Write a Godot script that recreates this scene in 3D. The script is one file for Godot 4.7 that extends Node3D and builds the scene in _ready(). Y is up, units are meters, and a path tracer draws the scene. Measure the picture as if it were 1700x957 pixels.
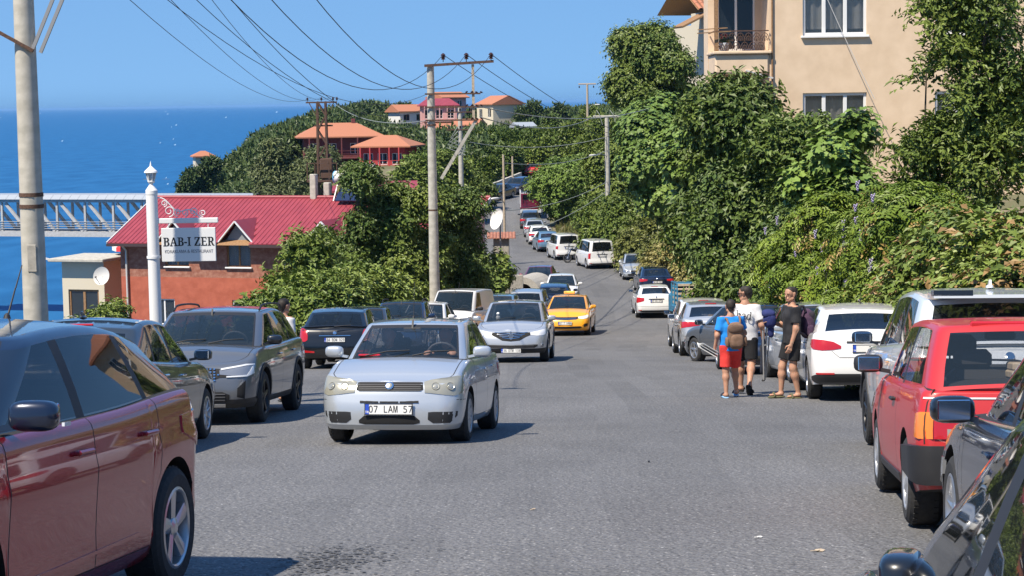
extends Node3D
# A coastal road running down a hill: parked cars on both sides, sea on the left.

const EYE := 1.65
const SEA := -19.85
# road: height of the asphalt relative to the eye, left and right edge, by distance from the camera
const HR := [[-30, 1.0], [0, -1.6], [5, -2.05], [10, -2.53], [15, -3.08], [21, -3.77], [26.5, -4.38], [30, -4.72], [46, -6.35], [60, -7.75], [70, -8.6], [83, -9.5], [98, -9.98], [112, -10.3], [128, -10.55], [148, -10.85], [165, -10.4], [185, -9.3], [200, -8.6], [240, -7.2], [300, -6.4], [350, -5.6], [420, -4.6], [470, -5.2], [520, -12.0], [570, -24.0]]
const XL := [[-30, -4.0], [0, -4.2], [13, -4.8], [26, -5.5], [46, -5.8], [58, -5.2], [66, -4.1], [74, -2.4], [82, -0.7], [90, 0.0], [100, 0.2], [112, 0.0], [128, -1.5], [150, -3.5], [170, -4.6], [185, -4.6], [200, -1.8], [215, 0.0], [240, 2.0], [600, 3.0]]
const XR := [[-30, 4.4], [0, 4.8], [14, 5.4], [22, 6.4], [30, 7.2], [55, 7.6], [75, 8.8], [98, 8.8], [110, 8.8], [118, 7.6], [128, 5.6], [140, 4.2], [155, 3.4], [175, 3.3], [200, 4.6], [215, 5.8], [240, 9.0], [600, 10.0]]
const BANK := [[-30, 1.5], [20, 2.0], [30, 3.0], [46, 3.6], [60, 4.4], [80, 6.5], [100, 7.5], [120, 7.0], [150, 5.0], [170, 4.0], [200, 2.0], [240, 0.6], [420, 0.3]]
const SHORE := [[-30, -44.0], [40, -32.0], [60, -25.0], [90, -22.0], [120, -23.0], [160, -27.0], [200, -32.0], [250, -40.0], [300, -50.0], [350, -55.0], [420, -54.0], [500, -45.0], [560, -20.0], [620, 0.0]]

func road_y(d: float) -> float:
	return EYE + pw(HR, d)

func ground_y(x: float, d: float) -> float:
	var h := pw(HR, d)
	var l := pw(XL, d)
	var r := pw(XR, d)
	if x > r:
		var b := pl(BANK, d)
		return EYE + h - 0.03 + b * smoothstep(0.4, 7.5, x - r) + (0.10 * maxf(0.0, minf(x - r - 8.0, 40.0)) if d < 180.0 else 0.0)
	if x >= l:
		return EYE + h - 0.18
	var s := pl(SHORE, d)
	var u := (l - x) / (l - s)
	var low := h - 0.12
	if d < 200.0:
		var drop := h - 0.12 - 2.4 * smoothstep(0.02, 0.28, u)
		low = lerpf(drop, SEA - EYE - 1.5, smoothstep(0.72, 1.06, u))
		if d > 140.0:
			low = lerpf(low, lerpf(h, SEA - EYE - 1.5, pow(minf(u, 1.15), 2.2)), (d - 140.0) / 60.0)
	else:
		low = lerpf(h, SEA - EYE - 1.5, pow(minf(u, 1.15), lerpf(2.2, 6.0, smoothstep(200.0, 260.0, d))))
	return EYE + low

func on_road(x: float, d: float) -> Vector3:
	return Vector3(x, road_y(d), -d)

# turn that points a thing's +x along the heading (degrees: 0 towards the camera, 180 away from it, positive turns the nose to picture right) and lays it on the slope
func heading(x: float, d: float, deg: float, wb := 2.6) -> Basis:
	var a := deg_to_rad(deg)
	var f := Vector3(sin(a), 0, cos(a))
	var hf := road_y(d - f.z * wb * 0.5)
	var hb := road_y(d + f.z * wb * 0.5)
	f = (f + Vector3(0, (hf - hb) / wb, 0)).normalized()
	var side := f.cross(Vector3.UP).normalized()
	return Basis(f, side.cross(f).normalized(), side)

func _ready() -> void:
	# ---------------- camera
	var cam := Camera3D.new()
	cam.name = "camera"
	add_child(cam)
	cam.fov = 2.0 * rad_to_deg(atan(478.5 / 3200.0))
	cam.near = 0.1
	cam.far = 90000.0
	cam.transform = Transform3D(Basis(Vector3.RIGHT, deg_to_rad(-5.53)) * Basis(Vector3.BACK, deg_to_rad(-0.9)), Vector3(0, EYE, 0))
	# ---------------- sky
	var env := Environment.new()
	env.background_mode = Environment.BG_SKY
	var sky := Sky.new()
	var sm := ProceduralSkyMaterial.new()
	sm.sky_top_color = lin(0.075, 0.195, 0.46)
	sm.sky_horizon_color = lin(0.165, 0.335, 0.575)
	sm.sky_curve = 0.12
	sm.ground_horizon_color = lin(0.10, 0.22, 0.40)
	sm.ground_bottom_color = lin(0.04, 0.08, 0.14)
	sm.sun_angle_max = 8.0
	sky.sky_material = sm
	env.sky = sky
	env.tonemap_mode = Environment.TONE_MAPPER_LINEAR
	env.tonemap_exposure = 1.55
	env.sdfgi_enabled = true
	env.ssao_enabled = true
	env.ssil_enabled = true
	env.fog_enabled = true
	env.fog_density = 0.00005
	env.fog_light_color = lin(0.16, 0.32, 0.55)
	var we := WorldEnvironment.new()
	we.name = "environment"
	we.environment = env
	add_child(we)
	# ---------------- sun: high, from the left and a little behind the camera
	var sun := DirectionalLight3D.new()
	sun.name = "sun"
	add_child(sun)
	sun.light_color = Color(1.0, 0.955, 0.88)
	sun.light_energy = 1.6
	sun.light_angular_distance = 0.5
	sun.shadow_enabled = true
	sun.look_at_from_position(Vector3(-0.46, 0.92, 0.44) * 100.0, Vector3.ZERO)
	# ---------------- the place
	car_materials()
	place_materials()
	leaf_meshes()
	make_land()
	make_pier()
	make_restaurant()
	make_apartment()
	make_far_houses()
	make_poles()
	make_sign()
	make_plants()
	make_vehicles()
	make_people()
	make_small_things()

# ---------------------------------------------------------------- mesh builder
class MB:
	var v := PackedVector3Array()
	var n := PackedVector3Array()
	var c := PackedColorArray()
	var uv := PackedVector2Array()
	var col := Color.WHITE
	var use_c := false

	func tri(a: Vector3, b: Vector3, d: Vector3, na: Vector3, nb: Vector3, nd: Vector3) -> void:
		var g := (d - a).cross(b - a)
		if g.dot(na + nb + nd) < 0.0:
			v.append(a); v.append(d); v.append(b)
			n.append(na); n.append(nd); n.append(nb)
		else:
			v.append(a); v.append(b); v.append(d)
			n.append(na); n.append(nb); n.append(nd)
		if use_c:
			c.append(col); c.append(col); c.append(col)

	func flat(a: Vector3, b: Vector3, d: Vector3, out := Vector3.ZERO) -> void:
		var g := (d - a).cross(b - a)
		if g.length_squared() < 1e-16:
			return
		g = g.normalized()
		if out != Vector3.ZERO and g.dot(out) < 0.0:
			g = -g
		tri(a, b, d, g, g, g)

	func quad(a: Vector3, b: Vector3, d: Vector3, e: Vector3, out := Vector3.ZERO) -> void:
		flat(a, b, d, out)
		flat(a, d, e, out)

	func squad(a: Vector3, b: Vector3, d: Vector3, e: Vector3, na: Vector3, nb: Vector3, nd: Vector3, ne: Vector3) -> void:
		if (a - b).length_squared() > 1e-12 and (b - d).length_squared() > 1e-12:
			tri(a, b, d, na, nb, nd)
		if (a - e).length_squared() > 1e-12 and (e - d).length_squared() > 1e-12:
			tri(a, d, e, na, nd, ne)

	func box(p: Vector3, s: Vector3, b := Basis()) -> void:
		var h := s * 0.5
		for ax in 3:
			for sg in [-1.0, 1.0]:
				var u := Vector3.ZERO
				var w := Vector3.ZERO
				var m := Vector3.ZERO
				m[ax] = sg * h[ax]
				u[(ax + 1) % 3] = h[(ax + 1) % 3]
				w[(ax + 2) % 3] = h[(ax + 2) % 3]
				quad(p + b * (m - u - w), p + b * (m + u - w), p + b * (m + u + w), p + b * (m - u + w), b * m)

	# box with chamfered edges: 44 triangles
	func cbox(p: Vector3, s: Vector3, e: float, b := Basis()) -> void:
		var h := s * 0.5
		e = minf(e, minf(h.x, minf(h.y, h.z)) * 0.95)
		var q := func(sx: float, sy: float, sz: float, ax: int) -> Vector3:
			var r := Vector3(sx * (h.x - e), sy * (h.y - e), sz * (h.z - e))
			r[ax] = [sx, sy, sz][ax] * h[ax]
			return p + b * r
		for ax in 3:
			var a1 := (ax + 1) % 3
			var a2 := (ax + 2) % 3
			for sg in [-1.0, 1.0]:
				var pts := []
				for k in [[-1.0, -1.0], [1.0, -1.0], [1.0, 1.0], [-1.0, 1.0]]:
					var sn := [0.0, 0.0, 0.0]
					sn[ax] = sg
					sn[a1] = k[0]
					sn[a2] = k[1]
					pts.append(q.call(sn[0], sn[1], sn[2], ax))
				var o := Vector3.ZERO
				o[ax] = sg
				quad(pts[0], pts[1], pts[2], pts[3], b * o)
			for s1 in [-1.0, 1.0]:
				for s2 in [-1.0, 1.0]:
					var pa := [0.0, 0.0, 0.0]
					pa[a1] = s1
					pa[a2] = s2
					pa[ax] = -1.0
					var pb := pa.duplicate()
					pb[ax] = 1.0
					var o2 := Vector3.ZERO
					o2[a1] = s1
					o2[a2] = s2
					quad(q.call(pa[0], pa[1], pa[2], a1), q.call(pb[0], pb[1], pb[2], a1), q.call(pb[0], pb[1], pb[2], a2), q.call(pa[0], pa[1], pa[2], a2), b * o2)
		for sx in [-1.0, 1.0]:
			for sy in [-1.0, 1.0]:
				for sz in [-1.0, 1.0]:
					flat(q.call(sx, sy, sz, 0), q.call(sx, sy, sz, 1), q.call(sx, sy, sz, 2), b * Vector3(sx, sy, sz))

	func bar(a: Vector3, b: Vector3, w: float, h: float, up := Vector3.UP) -> void:
		var z := (b - a)
		var l := z.length()
		if l < 1e-6:
			return
		z /= l
		if absf(z.dot(up)) > 0.98:
			up = Vector3.RIGHT
		var x := up.cross(z).normalized()
		var y := z.cross(x)
		box((a + b) * 0.5, Vector3(w, h, l), Basis(x, y, z))

	func tube(pts: Array, rad, seg := 6, caps := true) -> void:
		var m := pts.size()
		var rings := []
		var nrm := []
		var ref := Vector3.UP
		for i in m:
			var p: Vector3 = pts[i]
			var t: Vector3 = (pts[mini(i + 1, m - 1)] - pts[maxi(i - 1, 0)]).normalized()
			if i == 0:
				ref = Vector3.UP if absf(t.y) < 0.9 else Vector3.RIGHT
			var x := ref.cross(t).normalized()
			ref = t.cross(x).normalized()
			var r: float = rad[i] if rad is Array else rad
			var ra := []
			var na := []
			for k in seg:
				var a := TAU * k / seg
				var d := x * cos(a) + ref * sin(a)
				ra.append(p + d * r)
				na.append(d)
			rings.append(ra)
			nrm.append(na)
		for i in m - 1:
			for k in seg:
				var k2 := (k + 1) % seg
				squad(rings[i][k], rings[i][k2], rings[i + 1][k2], rings[i + 1][k], nrm[i][k], nrm[i][k2], nrm[i + 1][k2], nrm[i + 1][k])
		if caps:
			for e in [0, m - 1]:
				var o: Vector3 = (pts[e] - pts[1 if e == 0 else m - 2]).normalized()
				for k in range(1, seg - 1):
					flat(rings[e][0], rings[e][k], rings[e][k + 1], o)

	# profile: array of Vector2(radius, height) turned round the y axis of xf
	func lathe(profile: Array, seg := 16, xf := Transform3D()) -> void:
		var m := profile.size()
		for i in m - 1:
			var a: Vector2 = profile[i]
			var b: Vector2 = profile[i + 1]
			var nn := Vector2(b.y - a.y, a.x - b.x).normalized()
			for k in seg:
				var t0 := TAU * k / seg
				var t1 := TAU * (k + 1) / seg
				var d0 := Vector3(cos(t0), 0, sin(t0))
				var d1 := Vector3(cos(t1), 0, sin(t1))
				var up := Vector3.UP
				var n0 := xf.basis * (d0 * nn.x + up * nn.y)
				var n1 := xf.basis * (d1 * nn.x + up * nn.y)
				squad(xf * (d0 * a.x + up * a.y), xf * (d1 * a.x + up * a.y), xf * (d1 * b.x + up * b.y), xf * (d0 * b.x + up * b.y), n0, n1, n1, n0)

	func ball(p: Vector3, r: Vector3, b := Basis(), seg := 10, rows := 6) -> void:
		for j in rows:
			var a0 := PI * j / rows
			var a1 := PI * (j + 1) / rows
			for k in seg:
				var t0 := TAU * k / seg
				var t1 := TAU * (k + 1) / seg
				var u := []
				for q in [[a0, t0], [a0, t1], [a1, t1], [a1, t0]]:
					u.append(Vector3(sin(q[0]) * cos(q[1]), cos(q[0]), sin(q[0]) * sin(q[1])))
				squad(p + b * (u[0] * r), p + b * (u[1] * r), p + b * (u[2] * r), p + b * (u[3] * r), (b * (u[0] / r)).normalized(), (b * (u[1] / r)).normalized(), (b * (u[2] / r)).normalized(), (b * (u[3] / r)).normalized())

	# a ball pushed towards a box: e 1 is an ellipsoid, 0.5 quite square
	func pebble(p: Vector3, r: Vector3, b := Basis(), seg := 14, rows := 9, e := 0.65) -> void:
		var g := []
		var gn := []
		for j in rows + 1:
			var a := PI * j / rows
			var ra := []
			var na := []
			for k in seg:
				var t := TAU * k / seg
				var s := Vector3(sin(a) * cos(t), cos(a), sin(a) * sin(t))
				var q := Vector3(signf(cos(t)) * pow(absf(cos(t)), e) * pow(absf(sin(a)), e), signf(cos(a)) * pow(absf(cos(a)), e), signf(sin(t)) * pow(absf(sin(t)), e) * pow(absf(sin(a)), e))
				ra.append(p + b * (q * r))
				var i := 2.0 - e
				na.append((b * (Vector3(signf(s.x) * pow(absf(s.x), i), signf(s.y) * pow(absf(s.y), i), signf(s.z) * pow(absf(s.z), i)) / r)).normalized())
			g.append(ra)
			gn.append(na)
		for j in rows:
			for k in seg:
				var k2 := (k + 1) % seg
				squad(g[j][k], g[j][k2], g[j + 1][k2], g[j + 1][k], gn[j][k], gn[j][k2], gn[j + 1][k2], gn[j + 1][k])

	# flat polygon (convex or not) in the plane of basis b at p, with thickness th along b.z
	func prism(poly: PackedVector2Array, th: float, xf := Transform3D()) -> void:
		var ix := Geometry2D.triangulate_polygon(poly)
		for s in [0.5, -0.5]:
			for i in range(0, ix.size(), 3):
				var q := []
				for k in 3:
					var w := poly[ix[i + k]]
					q.append(xf * Vector3(w.x, w.y, s * th))
				flat(q[0], q[1], q[2], xf.basis.z * s)
		var cen := Vector2.ZERO
		for w in poly:
			cen += w / poly.size()
		var cw := Geometry2D.is_polygon_clockwise(poly)
		for i in poly.size():
			var a := poly[i]
			var b := poly[(i + 1) % poly.size()]
			var o := Vector2(b.y - a.y, a.x - b.x)
			if cw:
				o = -o
			quad(xf * Vector3(a.x, a.y, -0.5 * th), xf * Vector3(b.x, b.y, -0.5 * th), xf * Vector3(b.x, b.y, 0.5 * th), xf * Vector3(a.x, a.y, 0.5 * th), xf.basis * Vector3(o.x, o.y, 0))

	func mesh(mat: Material) -> ArrayMesh:
		var arr := []
		arr.resize(Mesh.ARRAY_MAX)
		arr[Mesh.ARRAY_VERTEX] = v
		arr[Mesh.ARRAY_NORMAL] = n
		if use_c and c.size() == v.size():
			arr[Mesh.ARRAY_COLOR] = c
		if uv.size() == v.size() and uv.size() > 0:
			arr[Mesh.ARRAY_TEX_UV] = uv
		var m := ArrayMesh.new()
		m.add_surface_from_arrays(Mesh.PRIMITIVE_TRIANGLES, arr)
		m.surface_set_material(0, mat)
		return m


# ---------------------------------------------------------------- nodes, names, materials
var taken := {}
var M := {}

func numbered(called: String) -> String:
	if not taken.has(called):
		taken[called] = 0
		return called
	taken[called] += 1
	return "%s_%03d" % [called, taken[called]]

func tag(o: Node3D, label: String, category: String, group := "") -> Node3D:
	o.set_meta("label", label)
	o.set_meta("category", category)
	if group:
		o.set_meta("group", group)
	return o

func thing(called: String, label: String, category: String, at := Vector3.ZERO, basis := Basis(), group := "") -> Node3D:
	var o := Node3D.new()
	o.name = numbered(called)
	add_child(o)
	o.transform = Transform3D(basis, at)
	return tag(o, label, category, group)

func part(parent: Node, called: String, mb: MB, mat: Material) -> MeshInstance3D:
	var o := MeshInstance3D.new()
	o.name = called
	if mb.v.size():
		o.mesh = mb.mesh(mat)
	parent.add_child(o, true)
	return o

func put(parent: Node, called: String, mesh: Mesh, xf := Transform3D()) -> MeshInstance3D:
	var o := MeshInstance3D.new()
	o.name = called
	o.mesh = mesh
	o.transform = xf
	parent.add_child(o, true)
	return o

func structure(called: String, mb: MB, mat: Material) -> MeshInstance3D:
	var o := MeshInstance3D.new()
	o.name = numbered(called)
	o.mesh = mb.mesh(mat)
	add_child(o)
	o.set_meta("kind", "structure")
	return o

func lettering(parent: Node, called: String, text: String, height: float, xf: Transform3D, mat: Material, font := "Droid Sans", stretch := 1.0, bold := false) -> MeshInstance3D:
	var f := SystemFont.new()
	f.font_names = PackedStringArray([font])
	if bold:
		f.font_weight = 700
	var t := TextMesh.new()
	t.text = text
	t.font = f
	t.font_size = 64
	t.pixel_size = height / 46.0
	t.depth = 0.004
	t.material = mat
	var o := MeshInstance3D.new()
	o.name = called
	o.mesh = t
	o.transform = xf * Transform3D(Basis().scaled(Vector3(stretch, 1, 1)), Vector3.ZERO)
	parent.add_child(o, true)
	return o

# linear base colour to the sRGB colour that a material takes
func lin(r: float, g: float, b: float, a := 1.0) -> Color:
	var c := Color(r, g, b).linear_to_srgb()
	c.a = a
	return c

func mat(c: Color, rough := 0.7, metal := 0.0, spec := 0.5) -> StandardMaterial3D:
	var m := StandardMaterial3D.new()
	m.albedo_color = c
	m.roughness = rough
	m.metallic = metal
	m.metallic_specular = spec
	return m

func paint(c: Color, metal := 0.25, rough := 0.32) -> StandardMaterial3D:
	var m := mat(c, rough, metal)
	m.clearcoat_enabled = true
	m.clearcoat = 1.0
	m.clearcoat_roughness = 0.03
	return m

func glass(c: Color, alpha: float) -> StandardMaterial3D:
	var m := mat(Color(c.r, c.g, c.b, alpha), 0.02)
	m.transparency = BaseMaterial3D.TRANSPARENCY_ALPHA
	return m

func vcol(rough := 0.8) -> StandardMaterial3D:
	var m := mat(Color.WHITE, rough)
	m.vertex_color_use_as_albedo = true
	return m

# a mottled texture between linear colours a and b, tiled in world metres
func mottled(a: Color, b: Color, metres: float, freq: float, rough := 0.85, sd := 1, octaves := 4, size := 512) -> StandardMaterial3D:
	var fn := FastNoiseLite.new()
	fn.seed = sd
	fn.noise_type = FastNoiseLite.TYPE_SIMPLEX
	fn.frequency = freq
	fn.fractal_octaves = octaves
	fn.fractal_gain = 0.6
	var t := NoiseTexture2D.new()
	t.width = size
	t.height = size
	t.seamless = true
	t.noise = fn
	var g := Gradient.new()
	g.colors = PackedColorArray([a, b])
	g.offsets = PackedFloat32Array([0.15, 0.85])
	t.color_ramp = g
	var m := mat(Color.WHITE, rough)
	m.albedo_texture = t
	m.uv1_triplanar = true
	m.uv1_world_triplanar = true
	m.uv1_scale = Vector3.ONE / metres
	return m

func noise(sd: int, freq: float, oct := 3) -> FastNoiseLite:
	var f := FastNoiseLite.new()
	f.seed = sd
	f.frequency = freq
	f.fractal_octaves = oct
	return f

func pw(knots: Array, x: float) -> float:   # piecewise smooth curve through [x, y] knots
	var m := knots.size()
	if x <= knots[0][0]:
		return knots[0][1]
	if x >= knots[m - 1][0]:
		return knots[m - 1][1]
	for i in m - 1:
		if x <= knots[i + 1][0]:
			var x0: float = knots[i][0]
			var x1: float = knots[i + 1][0]
			var y0: float = knots[i][1]
			var y1: float = knots[i + 1][1]
			var s := (y1 - y0) / (x1 - x0)
			var m0 := s
			var m1 := s
			if i > 0:
				var sp: float = (y0 - knots[i - 1][1]) / (x0 - knots[i - 1][0])
				m0 = 0.0 if sp * s <= 0.0 else 2.0 * sp * s / (sp + s)
			if i < m - 2:
				var sn: float = (knots[i + 2][1] - y1) / (knots[i + 2][0] - x1)
				m1 = 0.0 if sn * s <= 0.0 else 2.0 * sn * s / (sn + s)
			var h := x1 - x0
			var t := (x - x0) / h
			return y0 * (2 * t * t * t - 3 * t * t + 1) + m0 * h * (t * t * t - 2 * t * t + t) + y1 * (3 * t * t - 2 * t * t * t) + m1 * h * (t * t * t - t * t)
	return knots[m - 1][1]

func pl(knots: Array, x: float) -> float:   # piecewise straight
	var m := knots.size()
	if x <= knots[0][0]:
		return knots[0][1]
	for i in m - 1:
		if x <= knots[i + 1][0]:
			return lerpf(knots[i][1], knots[i + 1][1], (x - knots[i][0]) / (knots[i + 1][0] - knots[i][0]))
	return knots[m - 1][1]

# ---------------------------------------------------------------- cars
# local axes of a car: x forward, y up, z to its right; origin on the ground under the middle
class Body:
	var P: Dictionary
	var cols := []       # plan columns of the right side, front centre to rear centre: {x, z, p, ef, er}
	var total := 0.0
	var fn_top: Callable
	var xfw: float
	var xrw: float

	func bottom(x: float) -> float:
		var b: float = P.sill
		var hl: float = P.L * 0.5
		if x > xfw:
			b = lerpf(P.sill, P.botF, clampf((x - xfw) / (hl - xfw), 0, 1))
		elif x < xrw:
			b = lerpf(P.sill, P.botR, clampf((xrw - x) / (hl + xrw), 0, 1))
		for cx in [xfw, xrw]:
			var dx: float = (x - cx) / P.arch
			if absf(dx) < 1.0:
				b = maxf(b, P.r + P.arch * sqrt(1.0 - dx * dx))
		return b

	func side_fac(f: float) -> float:
		var k: Array = P.side
		for i in k.size() - 1:
			if f <= k[i + 1][0]:
				var t: float = (f - k[i][0]) / (k[i + 1][0] - k[i][0])
				return lerpf(k[i][1], k[i + 1][1], t)
		return k[k.size() - 1][1]

	func curve(k: Array, f: float) -> float:
		for i in k.size() - 1:
			if f <= k[i + 1][0]:
				var t: float = (f - k[i][0]) / (k[i + 1][0] - k[i][0])
				return lerpf(k[i][1], k[i + 1][1], t)
		return k[k.size() - 1][1]

	func plan() -> void:
		var hl: float = P.L * 0.5
		var b: float = P.W * 0.5
		xfw = hl - P.fo
		xrw = xfw - P.wb
		var raw := []
		var rcx: float = P.rcx
		var rcz: float = P.rcz
		var bow: float = P.bow
		for i in 7:
			var z: float = (b - rcz) * i / 6.0
			raw.append([hl - bow * pow(z / b, 2.0), z, 1.0, 0.0])
		var x0: float = raw[6][0]
		for i in range(1, 7):
			var a: float = PI * 0.5 * i / 6.0
			raw.append([x0 - rcx * (1.0 - cos(a)), b - rcz + rcz * sin(a), pow(cos(a), 0.7), 0.0])
		var xs0: float = x0 - rcx
		var rx: float = P.rrcx
		var rz: float = P.rrcz
		var bowr: float = P.bowr
		var xr: float = -hl + bowr * pow((b - rz) / b, 2.0)
		var xs1: float = xr + rx
		var xs := []
		var n: int = P.nside
		for i in range(1, n):
			xs.append(lerpf(xs0, xs1, float(i) / n))
		for cx in [xfw, xrw]:
			for i in P.narch + 1:
				xs.append(cx + P.arch * cos(PI * i / P.narch) * 0.9995)
			xs.append(cx + P.arch + 0.004)
			xs.append(cx - P.arch - 0.004)
		for s in P.seams:
			xs.append(s + 0.005)
			xs.append(s - 0.005)
		xs.sort()
		xs.reverse()
		var last := xs0
		for x in xs:
			if x > xs0 - 0.003 or x < xs1 + 0.003 or last - x < 0.0025:
				continue
			last = x
			raw.append([x, b, 0.0, 0.0])
		raw.append([xs1, b, 0.0, 0.0])
		for i in range(1, 7):
			var a: float = PI * 0.5 * i / 6.0
			raw.append([xs1 - rx * sin(a), b - rz + rz * cos(a), 0.0, pow(sin(a), 0.7)])
		for i in range(1, 6):
			var z: float = (b - rz) * (1.0 - i / 5.0)
			raw.append([-hl + bowr * pow(z / b, 2.0), z, 0.0, 1.0])
		var p := 0.0
		for i in raw.size():
			var q: Array = raw[i]
			var u: float = q[0] / hl
			q[1] *= 1.0 - (0.035 if u > 0 else 0.03) * u * u
			if i > 0:
				p += Vector2(q[0] - raw[i - 1][0], q[1] - raw[i - 1][1]).length()
			cols.append({"x": q[0], "z": q[1], "p": p, "ef": q[2], "er": q[3]})
		total = p

	func top(x: float) -> float:
		return fn_top.call(P.top, x)

	func point(k: int, y: float) -> Vector3:
		var c: Dictionary = cols[k]
		var lo: float = P.sill if c.ef == 0.0 and c.er == 0.0 else bottom(c.x)
		var f := clampf((y - lo) / (top(c.x) - lo), 0.0, 1.0)
		return Vector3(c.x + c.ef * curve(P.nose, f) - c.er * curve(P.tail, f), y, c.z * side_fac(f))

	func at(p: float, y: float) -> Vector3:
		p = clampf(p, 0.0, total)
		for k in cols.size() - 1:
			if p <= cols[k + 1].p:
				var d: float = cols[k + 1].p - cols[k].p
				var t: float = 0.0 if d < 1e-6 else (p - cols[k].p) / d
				return point(k, y).lerp(point(k + 1, y), t)
		return point(cols.size() - 1, y)

	func normal(p: float, y: float) -> Vector3:
		var a := at(p + 0.02, y) - at(maxf(p - 0.02, 0.0), y)
		if p < 0.02:
			a = Vector3(0, 0, 1)
		elif p > total - 0.02:
			a = Vector3(0, 0, -1)
		var b := at(p, y + 0.02) - at(p, y - 0.02)
		var r := a.cross(b).normalized()
		# outward: away from the car's middle
		var o := at(p, y)
		o.y = 0
		return r if r.dot(o) > 0 else -r

	func p_of_x(x: float) -> float:
		for k in range(12, cols.size() - 1):
			if cols[k].x >= x and cols[k + 1].x <= x:
				var d: float = cols[k].x - cols[k + 1].x
				return lerpf(cols[k].p, cols[k + 1].p, 0.0 if d < 1e-6 else (cols[k].x - x) / d)
		return total * 0.5

	# a raised piece that follows the body: columns [p, y low, y high], p from the front centre (or from the rear centre)
	func patch(mb: MB, rear: bool, sg: float, cc: Array, off: float, ny := 3, back := 0.012) -> void:
		var pts := []
		var nrm := []
		var list := []
		for i in cc.size() - 1:
			var m := maxi(1, int(absf(cc[i + 1][0] - cc[i][0]) / 0.06))
			for j in m:
				var t := float(j) / m
				list.append([lerpf(cc[i][0], cc[i + 1][0], t), lerpf(cc[i][1], cc[i + 1][1], t), lerpf(cc[i][2], cc[i + 1][2], t)])
		list.append(cc[cc.size() - 1])
		for c in list:
			var pa := []
			var na := []
			for j in ny + 1:
				var y: float = lerpf(c[1], c[2], float(j) / ny)
				var q: float = absf(c[0])
				var p: float = total - q if rear else q
				var a := at(p, y)
				var nn := normal(p, y)
				var s2: float = sg * (-1.0 if c[0] < 0 else 1.0)
				a.z *= s2
				nn.z *= s2
				pa.append([a + nn * off, a - nn * back])
				na.append(nn)
			pts.append(pa)
			nrm.append(na)
		var nx := pts.size()
		for i in nx - 1:
			for j in ny:
				mb.squad(pts[i][j][0], pts[i + 1][j][0], pts[i + 1][j + 1][0], pts[i][j + 1][0], nrm[i][j], nrm[i + 1][j], nrm[i + 1][j + 1], nrm[i][j + 1])
			for j in [0, ny]:
				mb.quad(pts[i][j][0], pts[i + 1][j][0], pts[i + 1][j][1], pts[i][j][1], Vector3(0, -1 if j == 0 else 1, 0))
		for e in [0, nx - 1]:
			for j in ny:
				mb.quad(pts[e][j][0], pts[e][j + 1][0], pts[e][j + 1][1], pts[e][j][1], pts[e][j][0] - pts[1 if e == 0 else nx - 2][j][0])

const SIDE := [[0.0, 0.925], [0.06, 0.955], [0.14, 0.975], [0.32, 0.992], [0.5, 1.0], [0.62, 1.0], [0.74, 0.992], [0.84, 0.978], [0.93, 0.962], [0.975, 0.945], [1.0, 0.915]]
const ROWS := [0.0, 0.05, 0.1, 0.108, 0.2, 0.32, 0.45, 0.58, 0.7, 0.8, 0.88, 0.93, 0.965, 0.985, 1.0]

func car_defaults() -> Dictionary:
	return {
		"L": 4.2, "W": 1.75, "H": 1.48, "wb": 2.55, "fo": 0.85, "r": 0.315, "arch": 0.36, "sill": 0.2, "botF": 0.2, "botR": 0.27,
		"rcx": 0.42, "rcz": 0.30, "bow": 0.16, "rrcx": 0.28, "rrcz": 0.22, "bowr": 0.07, "nside": 16, "narch": 12, "side": SIDE,
		"nose": [[0.0, -0.12], [0.12, -0.03], [0.3, 0.0], [0.5, -0.012], [0.68, -0.03], [0.85, -0.07], [0.95, -0.13], [1.0, -0.2]],
		"tail": [[0.0, -0.08], [0.15, -0.01], [0.35, 0.0], [0.5, -0.01], [0.6, -0.03], [0.8, -0.05], [0.93, -0.08], [1.0, -0.13]],
		"top": [[-2.1, 0.9], [-1.0, 0.93], [0.9, 0.9], [2.1, 0.66]],
		"xw0": 1.05, "xw1": 0.15, "xr1": -1.45, "xr0": -2.0, "gb": 0.90, "gt": 0.69, "wbow": 0.16,
		"panes": [[0.72, -0.02, -0.12, -0.15], [-0.2, -0.23, -1.05, -0.98], [-1.12, -1.04, -1.5, -1.25]],
		"pane_glass": [true, true, true],
		"seams": [0.85, -0.17, -1.05], "doors": [[0.85, -0.17], [-0.17, -1.05]],
		"handles": [[0.02, 0.74], [-0.86, 0.76]], "crown": 0.05, "roofcrown": 0.045, "roofarc": 0.05,
		"body": M.silver, "roof": null, "trim": M.trim, "rim": "alloy5", "rimmat": M.alloy, "rails": false, "clad": null,
		"mirror": null, "mirror_y": 0.0, "interior": true, "glassf": M.glass_front, "glasss": M.glass_side, "glassr": M.glass_side, "lod": 0,
	}

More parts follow.
